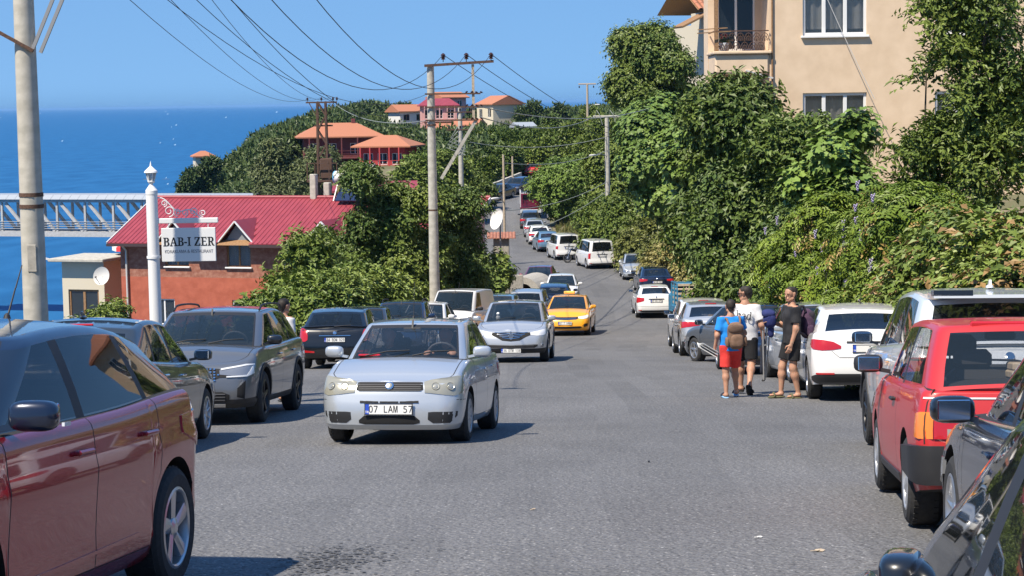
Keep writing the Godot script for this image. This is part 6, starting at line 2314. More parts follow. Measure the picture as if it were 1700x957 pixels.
# a window set back in its opening: frame, one mesh for each pane, sill, curtain or dark room behind
func window(parent: Node3D, h: Array, panes: int, frame: Material, pane: Material, xf := Transform3D(), o := {}) -> void:
	var w: float = h[2] - h[0]
	var hh: float = h[3] - h[1]
	var f: float = o.get("bar", 0.06)
	var z: float = o.get("z", -0.10)
	var fm := MB.new()
	var cy: float = (h[1] + h[3]) * 0.5
	for x in [h[0] + f * 0.5, h[2] - f * 0.5]:
		fm.cbox(xf * Vector3(x, cy, z), Vector3(f, hh, 0.07), 0.008, xf.basis)
	for y in [h[1] + f * 0.5, h[3] - f * 0.5]:
		fm.cbox(xf * Vector3((h[0] + h[2]) * 0.5, y, z), Vector3(w - 2 * f, f, 0.066), 0.008, xf.basis)
	for i in range(1, panes):
		fm.cbox(xf * Vector3(h[0] + w * i / panes, cy, z), Vector3(f * 1.3, hh - 2 * f, 0.06), 0.008, xf.basis)
	var fr := part(parent, "window", fm, frame)
	for i in panes:
		var pm := MB.new()
		pm.box(xf * Vector3(h[0] + w * (i + 0.5) / panes, cy, z - 0.01), Vector3(w / panes - f, hh - f, 0.012), xf.basis)
		part(fr, "pane", pm, pane)
	if o.get("sill", true):
		var sm := MB.new()
		sm.cbox(xf * Vector3((h[0] + h[2]) * 0.5, h[1] - 0.035, 0.03), Vector3(w + 0.12, 0.07, 0.16), 0.012, xf.basis)
		part(fr, "sill", sm, o.get("sillmat", frame))
	# a small plastered room behind the panes
	var rm := MB.new()
	var c := [Vector3(h[0] - 0.02, h[1] - 0.02, 0), Vector3(h[2] + 0.02, h[1] - 0.02, 0), Vector3(h[2] + 0.02, h[3] + 0.02, 0), Vector3(h[0] - 0.02, h[3] + 0.02, 0)]
	var zn := Vector3(0, 0, z - 0.12)
	var zf := Vector3(0, 0, z - o.get("room", 1.3))
	for k in 4:
		rm.quad(xf * (c[k] + zn), xf * (c[(k + 1) % 4] + zn), xf * (c[(k + 1) % 4] + zf), xf * (c[k] + zf), xf.basis * (Vector3((h[0] + h[2]) * 0.5, cy, 0) - (c[k] + c[(k + 1) % 4]) * 0.5))
	rm.quad(xf * (c[0] + zf), xf * (c[1] + zf), xf * (c[2] + zf), xf * (c[3] + zf), xf.basis.z)
	part(fr, "room", rm, M.roomwall)
	if o.get("curtain", true):
		# hanging folds
		var cm := MB.new()
		var n := int(w / 0.05)
		for i in n:
			var a0 := float(i) / n
			var a1 := float(i + 1) / n
			var z0 := z - 0.16 + 0.03 * sin(a0 * w * 22.0)
			var z1 := z - 0.16 + 0.03 * sin(a1 * w * 22.0)
			cm.quad(xf * Vector3(h[0] + w * a0, h[1] + hh * o.get("curtain_from", 0.12), z0), xf * Vector3(h[0] + w * a1, h[1] + hh * o.get("curtain_from", 0.12), z1), xf * Vector3(h[0] + w * a1, h[3], z1), xf * Vector3(h[0] + w * a0, h[3], z0), xf.basis.z)
		part(fr, "curtain", cm, M.curtain)

# a hipped or gabled roof over the rectangle x0..x1, z0 (front) .. z1 (back, smaller), with thickness
func roof_shape(mb: MB, x0: float, x1: float, zf: float, zb: float, eave: float, ridge: float, hip: float, th := 0.14) -> void:
	var zm := (zf + zb) * 0.5
	var a := Vector3(x0, eave, zf)
	var b := Vector3(x1, eave, zf)
	var c := Vector3(x1, eave, zb)
	var d := Vector3(x0, eave, zb)
	var r0 := Vector3(x0 + hip, ridge, zm)
	var r1 := Vector3(x1 - hip, ridge, zm)
	var dn := Vector3(0, -th, 0)
	mb.quad(a, b, r1, r0, Vector3(0, 1, 1))
	mb.quad(d, c, r1, r0, Vector3(0, 1, -1))
	mb.flat(a, d, r0, Vector3(-1, 0.5, 0))
	mb.flat(b, c, r1, Vector3(1, 0.5, 0))
	for e in [[a, b], [b, c], [c, d], [d, a]]:
		mb.quad(e[0], e[1], e[1] + dn, e[0] + dn, (e[0] + e[1]) * 0.5 - Vector3((x0 + x1) * 0.5, eave, zm))
	mb.quad(a + dn, b + dn, c + dn, d + dn, Vector3.DOWN)

func house(called: String, label: String, at: Vector3, turn: float, w: float, dp: float, h: float, rise: float, hip: float, wallm: Material, roofm: Material, wins: Array, o := {}) -> Node3D:
	var r := thing(called, label, "house", at, Basis(Vector3.UP, turn), o.get("group", "houses on the far hillside"))
	var mb := MB.new()
	var holes := []
	for q in wins:
		holes.append([q[0], q[1], q[2], q[3]])
	var fx := Transform3D(Basis(), Vector3(0, 0, dp * 0.5))
	wall_open(mb, -w * 0.5, -2.0, w * 0.5, h, holes, 0.2, fx)
	mb.quad(Vector3(-w * 0.5, -2, -dp * 0.5), Vector3(w * 0.5, -2, -dp * 0.5), Vector3(w * 0.5, h, -dp * 0.5), Vector3(-w * 0.5, h, -dp * 0.5), Vector3.FORWARD)
	for s in [-1.0, 1.0]:
		mb.quad(Vector3(s * w * 0.5, -2, -dp * 0.5), Vector3(s * w * 0.5, -2, dp * 0.5), Vector3(s * w * 0.5, h, dp * 0.5), Vector3(s * w * 0.5, h, -dp * 0.5), Vector3(s, 0, 0))
	part(r, "wall", mb, wallm)
	for q in wins:
		window(r, q, 2, M.white_paint if wallm != M.housewhite else M.wood, M.pane_dark, fx, {"curtain": false, "sill": false, "z": -0.08})
	mb = MB.new()
	var ov: float = o.get("over", 0.5)
	roof_shape(mb, -w * 0.5 - ov, w * 0.5 + ov, dp * 0.5 + ov, -dp * 0.5 - ov, h - 0.02, h + rise, hip, 0.16)
	var rf := part(r, "roof", mb, roofm)
	if o.get("chimney", false):
		mb = MB.new()
		mb.cbox(Vector3(w * 0.2, h + rise, 0), Vector3(0.5, 1.0, 0.5), 0.03)
		part(rf, "chimney", mb, wallm)
	if o.get("balcony", 0.0) > 0.0:
		mb = MB.new()
		var by: float = o.balcony
		mb.cbox(Vector3(0, by, dp * 0.5 + 0.7), Vector3(w * 0.9, 0.16, 1.4), 0.02)
		for i in 5:
			mb.cbox(Vector3((i / 4.0 - 0.5) * w * 0.86, by + (h - by) * 0.5 - 0.05, dp * 0.5 + 1.3), Vector3(0.16, h - by - 0.3, 0.16), 0.02)
		mb.bar(Vector3(-w * 0.44, by + 0.95, dp * 0.5 + 1.34), Vector3(w * 0.44, by + 0.95, dp * 0.5 + 1.34), 0.06, 0.06)
		mb.bar(Vector3(-w * 0.44, by + 0.55, dp * 0.5 + 1.34), Vector3(w * 0.44, by + 0.55, dp * 0.5 + 1.34), 0.05, 0.05)
		part(r, "balcony", mb, o.get("balmat", wallm))
	return r

func make_far_houses() -> void:
	var y := func(rel: float) -> float: return EYE + rel
	house("hillside_house", "long dark red house with orange hipped roof behind the lattice mast", Vector3(-22.4, y.call(-8.2), -254.0), 0.15, 9.6, 8.0, 4.1, 1.7, 3.4, mat(lin(0.14, 0.035, 0.035), 0.85), M.tile, [[-4.2, 1.8, -3.0, 3.2], [-1.8, 1.8, -0.6, 3.2], [1.2, 1.8, 2.4, 3.2], [3.0, 1.8, 4.2, 3.2], [-1.8, -0.9, -0.6, 0.6], [1.2, -0.9, 2.4, 0.6]], {"over": 0.9, "chimney": true, "balcony": 1.3})
	house("hillside_house", "bright red house with terracotta hipped roof and veranda", Vector3(-14.9, y.call(-8.9), -238.0), -0.2, 5.6, 6.0, 3.8, 1.25, 2.7, M.housered, M.tile, [[-2.4, 1.5, -1.2, 2.9], [-0.6, 1.5, 0.6, 2.9], [1.2, 1.5, 2.4, 2.9], [-2.2, -1.0, -0.9, 0.6], [0.7, -1.0, 2.0, 0.6]], {"over": 0.95, "balcony": 1.1, "balmat": M.housered})
	house("hillside_house", "small white house with orange roof on the hilltop left of the tall pole", Vector3(-18.6, y.call(-3.9), -354.0), 0.5, 5.4, 5.0, 2.5, 1.2, 0.0, M.housewhite, M.tile, [[-2.0, 0.8, -0.8, 1.9], [0.6, 0.8, 1.8, 1.9]])
	house("hillside_house", "tall pink house with red roof behind the tall pole", Vector3(-12.6, y.call(-5.4), -344.0), 0.1, 6.2, 5.5, 5.0, 1.2, 1.6, M.housepink, M.roofred, [[-2.6, 2.6, -1.4, 4.2], [-0.6, 2.6, 0.6, 4.2], [1.4, 2.6, 2.6, 4.2], [-2.6, 0.0, -1.4, 1.5], [1.4, 0.0, 2.6, 1.5]], {"balcony": 2.2})
	house("hillside_house", "pink house with orange gabled roof, highest on the hill", Vector3(-11.4, y.call(-3.2), -358.0), 0.6, 5.0, 5.0, 4.2, 1.0, 0.0, M.housepink, M.tile, [[-1.6, 2.4, -0.6, 3.6], [0.6, 2.4, 1.6, 3.6]])
	var e := house("hillside_house", "beige gabled house with orange roof and columned porch", Vector3(-1.6, y.call(-5.2), -334.0), -PI * 0.5 + 0.55, 5.4, 6.0, 4.9, 1.4, 0.0, M.housebeige, M.tile, [[-2.0, 2.6, -0.9, 4.0], [0.9, 2.6, 2.0, 4.0]], {"over": 0.35})
	var gb := MB.new()
	for s in [-1.0, 1.0]:
		gb.flat(Vector3(s * 2.7, 4.88, 3.0), Vector3(s * 2.7, 4.88, -3.0), Vector3(s * 2.7, 6.2, 0), Vector3(s, 0, 0))
	part(e, "gable_wall", gb, M.housebeige)
	for s in [-1.6, 0.0, 1.5]:
		var wm := MB.new()
		wm.cbox(Vector3(-2.72, 3.4 if s != 0.0 else 5.2, s), Vector3(0.06, 1.0, 0.9), 0.01)
		part(e, "window", wm, M.pane_dark)
	house("hillside_house", "white house with orange roof below the pink houses", Vector3(-10.9, y.call(-7.4), -313.0), 0.1, 4.4, 4.5, 3.2, 0.9, 0.0, M.housewhite, M.tile, [[-1.6, 1.5, -0.4, 2.7], [0.4, 1.5, 1.6, 2.7]], {"over": 0.3})
	house("hillside_house", "pale pink house with orange roof right of the strut", Vector3(-6.6, y.call(-7.0), -318.0), -0.3, 4.0, 4.5, 3.4, 0.9, 0.0, M.housepink, M.tile, [[-1.5, 1.6, -0.4, 2.7], [0.4, 1.6, 1.5, 2.7]], {"over": 0.3})
	house("hillside_hut", "little red walled hut in the trees below the beige house", Vector3(2.0, y.call(-5.8), -284.0), 0.4, 2.6, 2.6, 2.2, 0.6, 0.0, M.housered, M.pier_roof, [[-0.4, 0.9, 0.4, 1.7]], {"over": 0.3})
	house("hillside_kiosk", "small kiosk with terracotta roof at the tip of the headland", Vector3(-44.6, y.call(-8.9), -281.0), 0.3, 2.6, 2.6, 1.8, 0.7, 1.3, M.housebeige, M.tile, [[-0.6, 0.7, 0.6, 1.5]], {"over": 0.35})
	house("low_building", "low red roofed building half hidden behind the dark evergreen tree", Vector3(-9.3, EYE - 10.4, -133.0), 0.05, 5.2, 4.0, 4.6, 0.5, 0.0, M.brickworn, M.roofred, [[-1.8, 2.6, -0.8, 3.6], [0.8, 2.6, 1.8, 3.6]], {"over": 0.3, "group": ""})

# ---- the restaurant with its red sheet-metal roof
func make_restaurant() -> void:
	var a := deg_to_rad(18.0)
	var bs := Basis(Vector3(cos(a), 0, sin(a)), Vector3.UP, Vector3(-sin(a), 0, cos(a)))
	var eave := 6.05
	var r := thing("restaurant_building", "orange red walled restaurant with red metal roof and dormers beside the sign", "building", Vector3(-18.0, EYE - 6.08 - eave, -88.6), bs)
	var W := 16.3
	var DP := 4.2
	var dormers := [2.9, 6.0, 10.2, 13.6]
	var holes := []
	for x in dormers:
		holes.append([x - 0.6, eave - 1.15, x + 0.6, eave - 0.02])
	for x in [1.6, 5.6, 9.6, 13.6]:
		holes.append([x, eave - 3.9, x + 1.1, eave - 2.7])
	var mb := MB.new()
	wall_open(mb, 0.0, eave - 1.65, W, eave, holes.slice(0, 4), 0.22)
	part(r, "upper_wall", mb, M.brickworn)
	mb = MB.new()
	wall_open(mb, 0.0, -1.5, W, eave - 1.65, holes.slice(4), 0.22)
	mb.quad(Vector3(0, -1.5, -DP), Vector3(0, -1.5, 0), Vector3(0, eave, 0), Vector3(0, eave, -DP), Vector3.LEFT)
	mb.quad(Vector3(0, -1.5, -DP), Vector3(W, -1.5, -DP), Vector3(W, eave + 1.6, -DP), Vector3(0, eave + 1.6, -DP), Vector3.FORWARD)
	mb.flat(Vector3(0, eave, 0), Vector3(0, eave, -DP), Vector3(0, eave + 1.6, -DP), Vector3.LEFT)
	part(r, "lower_wall", mb, M.brickred)
	mb = MB.new()
	var side := Transform3D(Basis(Vector3(0, 0, -1), Vector3.UP, Vector3(1, 0, 0)), Vector3(W, 0, 0))
	wall_open(mb, 0.0, -1.5, DP, eave, [[1.0, 1.4, 1.9, 3.6], [2.4, 3.6, 3.4, 5.0]], 0.2, side)
	mb.flat(Vector3(W, eave, 0), Vector3(W, eave, -DP), Vector3(W, eave + 1.6, -DP), Vector3.RIGHT)
	part(r, "gable_wall", mb, M.housepink)
	window(r, [2.4, 3.6, 3.4, 5.0], 2, M.wood, M.pane_dark, side, {"curtain": false})
	window(r, [1.0, 1.4, 1.9, 3.6], 1, M.wood, M.pane_dark, side, {"curtain": false, "sill": false})
	for i in holes.size():
		window(r, holes[i], 2, M.wood if i < 4 else M.white_paint, M.pane, Transform3D(), {"curtain": i < 4, "sillmat": M.white_paint, "curtain_from": 0.05})
	# roof: one sheet between two ribs is a panel
	var ov := 0.55
	var slope := 1.85 / 4.6
	var ys := func(z: float) -> float: return eave + 0.06 + (ov - z) * slope - 0.12   # front slope; z from ov (eave) to -4
	var n := 74
	for i in n:
		var x0 := -0.35 + (W + 0.7) * i / n
		var x1 := -0.35 + (W + 0.7) * (i + 1) / n
		var zlow := ov
		for dx in dormers:
			if absf((x0 + x1) * 0.5 - dx) < 0.82:
				zlow = ov - 2.0 * (1.0 - absf((x0 + x1) * 0.5 - dx) / 0.82) - 0.45
		var pm := MB.new()
		var sec := [[x0, 0.0], [x1 - 0.07, 0.0], [x1 - 0.052, 0.028], [x1 - 0.018, 0.028], [x1, 0.0]]
		for k in sec.size() - 1:
			var p := [Vector3(sec[k][0], ys.call(zlow) + sec[k][1], zlow), Vector3(sec[k + 1][0], ys.call(zlow) + sec[k + 1][1], zlow), Vector3(sec[k + 1][0], ys.call(-4.0) + sec[k + 1][1], -4.0), Vector3(sec[k][0], ys.call(-4.0) + sec[k][1], -4.0)]
			pm.quad(p[0], p[1], p[2], p[3], Vector3(0, 1, 0.4))
		pm.quad(Vector3(x0, ys.call(zlow), zlow), Vector3(x1, ys.call(zlow), zlow), Vector3(x1, ys.call(zlow) - 0.03, zlow), Vector3(x0, ys.call(zlow) - 0.03, zlow), Vector3(0, 0, 1))
		part(r, "roof_panel", pm, M.roofred)
	mb = MB.new()
	mb.tube([Vector3(-0.36, ys.call(-4.0) + 0.02, -4.0), Vector3(W + 0.36, ys.call(-4.0) + 0.02, -4.0)], 0.09, 8)
	part(r, "ridge_cap", mb, M.roofred)
	for x in [-0.37, W + 0.37]:
		mb = MB.new()
		mb.bar(Vector3(x, ys.call(ov) - 0.06, ov), Vector3(x, ys.call(-4.0) - 0.06, -4.0), 0.05, 0.2)
		part(r, "verge_board", mb, M.gutter)
	mb = MB.new()
	var gx := -0.35
	for dx in dormers + [W + 1.17]:
		if dx - 0.82 > gx:
			mb.bar(Vector3(gx, ys.call(ov) - 0.10, ov + 0.05), Vector3(minf(dx - 0.82, W + 0.35), ys.call(ov) - 0.10, ov + 0.05), 0.12, 0.12)
		gx = dx + 0.82
	part(r, "gutter", mb, mat(lin(0.05, 0.03, 0.03), 0.6))
	mb = MB.new()
	mb.quad(Vector3(-0.3, eave - 0.13, ov), Vector3(W + 0.3, eave - 0.13, ov), Vector3(W + 0.3, eave + 0.08, 0.0), Vector3(-0.3, eave + 0.08, 0.0), Vector3.DOWN)
	part(r, "soffit", mb, M.wood)
	for dx in dormers:
		var top: float = eave + 0.98
		mb = MB.new()
		mb.flat(Vector3(dx - 0.66, eave - 0.02, 0.02), Vector3(dx + 0.66, eave - 0.02, 0.02), Vector3(dx, top - 0.12, 0.02), Vector3(0, 0, 1))
		var dn := part(r, "dormer", mb, mat(lin(0.22, 0.24, 0.25), 0.8))
		for s in [-1.0, 1.0]:
			mb = MB.new()
			mb.quad(Vector3(dx, top, 0.3), Vector3(dx + s * 0.86, eave + 0.02, 0.3), Vector3(dx + s * 0.86, eave + 0.02, -0.9), Vector3(dx, top, -3.0), Vector3(s, 1, 0))
			part(dn, "dormer_roof", mb, M.roofred)
			mb = MB.new()
			mb.bar(Vector3(dx, top - 0.05, 0.31), Vector3(dx + s * 0.88, eave - 0.04, 0.31), 0.05, 0.14, Vector3.BACK)
			part(dn, "dormer_verge", mb, M.white_paint)
	for x in [0.35, 8.3, 15.9]:
		mb = MB.new()
		mb.tube([Vector3(x, eave - 0.15, ov - 0.05), Vector3(x, eave - 0.45, 0.1), Vector3(x, 0.0, 0.1)], 0.05, 8)
		part(r, "downpipe", mb, M.gutter)
	for q in [[8.0, -4.0, 1.2, 0.3], [8.6, -4.2, 0.8, 0.3]]:
		mb = MB.new()
		mb.cbox(Vector3(q[0], ys.call(-4.0) + q[2] * 0.5 - 0.1, q[1]), Vector3(q[3], q[2], q[3]), 0.03)
		part(r, "chimney", mb, M.concrete_pale)
	# solar water heater on the ridge
	var t := thing("solar_water_heater", "white and blue ended solar water tank above its dark panel on the red roof", "water heater", r.transform * Vector3(9.9, eave + 1.75, -4.4), bs)
	mb = MB.new()
	mb.tube([Vector3(-0.95, 0.95, 0), Vector3(0.95, 0.95, 0)], 0.3, 18)
	part(t, "tank", mb, M.white_paint)
	mb = MB.new()
	mb.tube([Vector3(-1.0, 0.95, 0), Vector3(-0.94, 0.95, 0)], 0.305, 18)
	part(t, "tank_end", mb, mat(lin(0.12, 0.35, 0.6), 0.5))
	mb = MB.new()
	mb.tube([Vector3(0.5, 1.4, -0.1), Vector3(1.0, 1.4, -0.1)], 0.17, 12)
	part(t, "top_cylinder", mb, M.galv)
	mb = MB.new()
	mb.box(Vector3(0.35, 0.35, 0.65), Vector3(1.7, 0.06, 1.5), Basis(Vector3.RIGHT, 0.62))
	part(t, "solar_panel", mb, mat(lin(0.02, 0.03, 0.07), 0.15))
	mb = MB.new()
	for x in [-0.8, 0.0, 0.8]:
		mb.bar(Vector3(x, -0.4, -0.2), Vector3(x, 0.7, 0), 0.05, 0.05)
		mb.bar(Vector3(x, -0.4, 0.9), Vector3(x, 0.7, 0.1), 0.05, 0.05)
	part(t, "stand", mb, M.galv)
	parasol("red and white parasol behind the solar water heater", r.transform * Vector3(10.0, 4.7, -8.5), 1.5, 2.6)
	parasol("red and white parasol on the terrace left of the restaurant", r.transform * Vector3(-0.9, 3.6, -3.4), 1.3, 2.5)
	annex()
	# narrow plastered pillar with a little tiled cap, and the stone arch
	var pl2 := thing("gate_pillar", "tall plastered pillar with a small red tiled cap", "pillar", Vector3(-0.42, road_y(91.0) - 0.2, -91.0))
	mb = MB.new()
	mb.cbox(Vector3(-0.05, 1.7, 0), Vector3(0.75, 3.8, 0.75), 0.03)
	part(pl2, "shaft", mb, M.concrete)
	for i in 9:
		mb = MB.new()
		var q := []
		for k in 6:
			q.append(Vector3(-0.72 + i * 0.15 + 0.075 - 0.075 * cos(PI * k / 5.0), 3.68 + 0.05 * sin(PI * k / 5.0), 0))
		for k in 5:
			mb.quad(q[k] + Vector3(0, -0.1, 0.55), q[k + 1] + Vector3(0, -0.1, 0.55), q[k + 1] + Vector3(0, 0.12, -0.5), q[k] + Vector3(0, 0.12, -0.5), Vector3.UP)
			mb.quad(q[k] + Vector3(0, -0.13, 0.55), q[k + 1] + Vector3(0, -0.13, 0.55), q[k + 1] + Vector3(0, -0.1, 0.55), q[k] + Vector3(0, -0.1, 0.55), Vector3.BACK)
		part(pl2, "cap_tile", mb, M.brickworn)
	var ar := thing("stone_arch", "low pale stone arch with a dark opening beside the maroon car", "arch", Vector3(0.62, road_y(95.0) - 0.1, -95.0), Basis(Vector3.UP, -0.3))
	mb = MB.new()
	var outer := []
	var inner := []
	for k in 13:
		var t2 := PI * k / 12.0
		outer.append(Vector2(-cos(t2) * 0.95, 0.55 + sin(t2) * 0.85))
		inner.append(Vector2(-cos(t2) * 0.5 + 0.1, 0.45 + sin(t2) * 0.62))
	for k in 12:
		for z in [0.45, -2.2]:
			mb.quad(Vector3(outer[k].x, outer[k].y, z), Vector3(outer[k + 1].x, outer[k + 1].y, z), Vector3(inner[k + 1].x, inner[k + 1].y, z), Vector3(inner[k].x, inner[k].y, z), Vector3(0, 0, z))
		mb.quad(Vector3(outer[k].x, outer[k].y, 0.45), Vector3(outer[k + 1].x, outer[k + 1].y, 0.45), Vector3(outer[k + 1].x, outer[k + 1].y, -2.2), Vector3(outer[k].x, outer[k].y, -2.2), Vector3(outer[k].x, outer[k].y, 0))
		mb.quad(Vector3(inner[k].x, inner[k].y, 0.45), Vector3(inner[k + 1].x, inner[k + 1].y, 0.45), Vector3(inner[k + 1].x, inner[k + 1].y, -2.2), Vector3(inner[k].x, inner[k].y, -2.2), -Vector3(inner[k].x, inner[k].y, 0))
	for s in [[-0.95, -0.4], [0.6, 0.95]]:
		mb.box(Vector3((s[0] + s[1]) * 0.5, 0.2, -0.875), Vector3(s[1] - s[0], 0.72, 2.6))
	part(ar, "arch_ring", mb, M.stone_grey)
	mb = MB.new()
	mb.box(Vector3(0.1, 0.5, -2.24), Vector3(1.4, 1.3, 0.05))
	part(ar, "inner_wall", mb, M.stone_grey)
	var gw := thing("garden_wall", "plastered wall with blue grey shade between pillar and arch", "wall", Vector3(-0.1, road_y(93.0) - 0.2, -93.0))
	mb = MB.new()
	mb.cbox(Vector3(0, 0.75, 0), Vector3(1.3, 1.9, 0.25), 0.02)
	part(gw, "wall", mb, M.stone_grey)

func parasol(label: String, at: Vector3, rr: float, h: float) -> void:
	var t := thing("parasol", label, "parasol", at)
	var mb := MB.new()
	mb.tube([Vector3(0, -3.0, 0), Vector3(0, h, 0)], 0.03, 6)
	part(t, "pole", mb, M.galv)
	for k in 8:
		mb = MB.new()
		var a0 := TAU * k / 8.0
		var a1 := TAU * (k + 1) / 8.0
		mb.flat(Vector3(0, h + 0.05, 0), Vector3(cos(a0) * rr, h - 0.55, sin(a0) * rr), Vector3(cos(a1) * rr, h - 0.55, sin(a1) * rr), Vector3.UP)
		mb.quad(Vector3(cos(a0) * rr, h - 0.55, sin(a0) * rr), Vector3(cos(a1) * rr, h - 0.55, sin(a1) * rr), Vector3(cos(a1) * rr, h - 0.75, sin(a1) * rr), Vector3(cos(a0) * rr, h - 0.75, sin(a0) * rr), Vector3(cos(a0), 0, sin(a0)))
		part(t, "canopy_panel", mb, M.lamp_red_cloth if k % 2 == 0 else M.curtain)

func annex() -> void:
	var r := thing("annex_building", "small beige annex with wooden glazed porch at the restaurant's left end", "building", Vector3(-19.9, EYE - 12.0, -90.0), Basis(Vector3.UP, -0.3))
	var mb := MB.new()
	wall_open(mb, -1.3, -2.0, 0.9, 4.85, [[-1.0, 1.6, 0.6, 3.5]], 0.25)
	mb.box(Vector3(-0.2, 1.4, -2.6), Vector3(2.2, 6.8, 2.2))
	for x in [-1.3, 0.9]:
		mb.quad(Vector3(x, -2, 0), Vector3(x, -2, -1.5), Vector3(x, 4.85, -1.5), Vector3(x, 4.85, 0), Vector3(x, 0, 0))
	part(r, "wall", mb, M.housebeige)
	mb = MB.new()
	mb.cbox(Vector3(-0.3, 4.95, -1.2), Vector3(2.9, 0.16, 3.4), 0.03)
	part(r, "roof_slab", mb, M.concrete_pale)
	mb = MB.new()
	mb.box(Vector3(-2.0, 5.0, 0.2), Vector3(1.0, 0.08, 0.1), Basis(Vector3.BACK, -0.2))
	part(r, "spout", mb, M.gutter)
	window(r, [-1.0, 1.6, 0.6, 3.5], 2, M.wood, M.pane, Transform3D(), {"curtain": false, "bar": 0.1})
	var ds := thing("satellite_dish", "round grey satellite dish on the annex wall beside the white downpipe", "satellite dish", Vector3(-19.05, EYE - 7.75, -89.2), Basis(Vector3.UP, -0.35) * Basis(Vector3.RIGHT, -0.25))
	mb = MB.new()
	var pr := []
	for i in 7:
		var q := i / 6.0
		pr.append(Vector2(0.43 * q, -0.13 * (1.0 - q * q)))
	mb.lathe(pr, 24, Transform3D(Basis(Vector3.RIGHT, PI / 2), Vector3.ZERO))
	part(ds, "reflector", mb, M.gutter)
	mb = MB.new()
	mb.tube([Vector3(0, -0.4, 0.02), Vector3(0, -0.15, 0.45)], 0.015, 6)
	mb.ball(Vector3(0, -0.12, 0.47), Vector3(0.05, 0.05, 0.07))
	part(ds, "feed_arm", mb, M.galv)
	mb = MB.new()
	mb.bar(Vector3(0, 0, -0.12), Vector3(0, -0.2, -0.5), 0.05, 0.05)
	part(ds, "bracket", mb, M.galv)

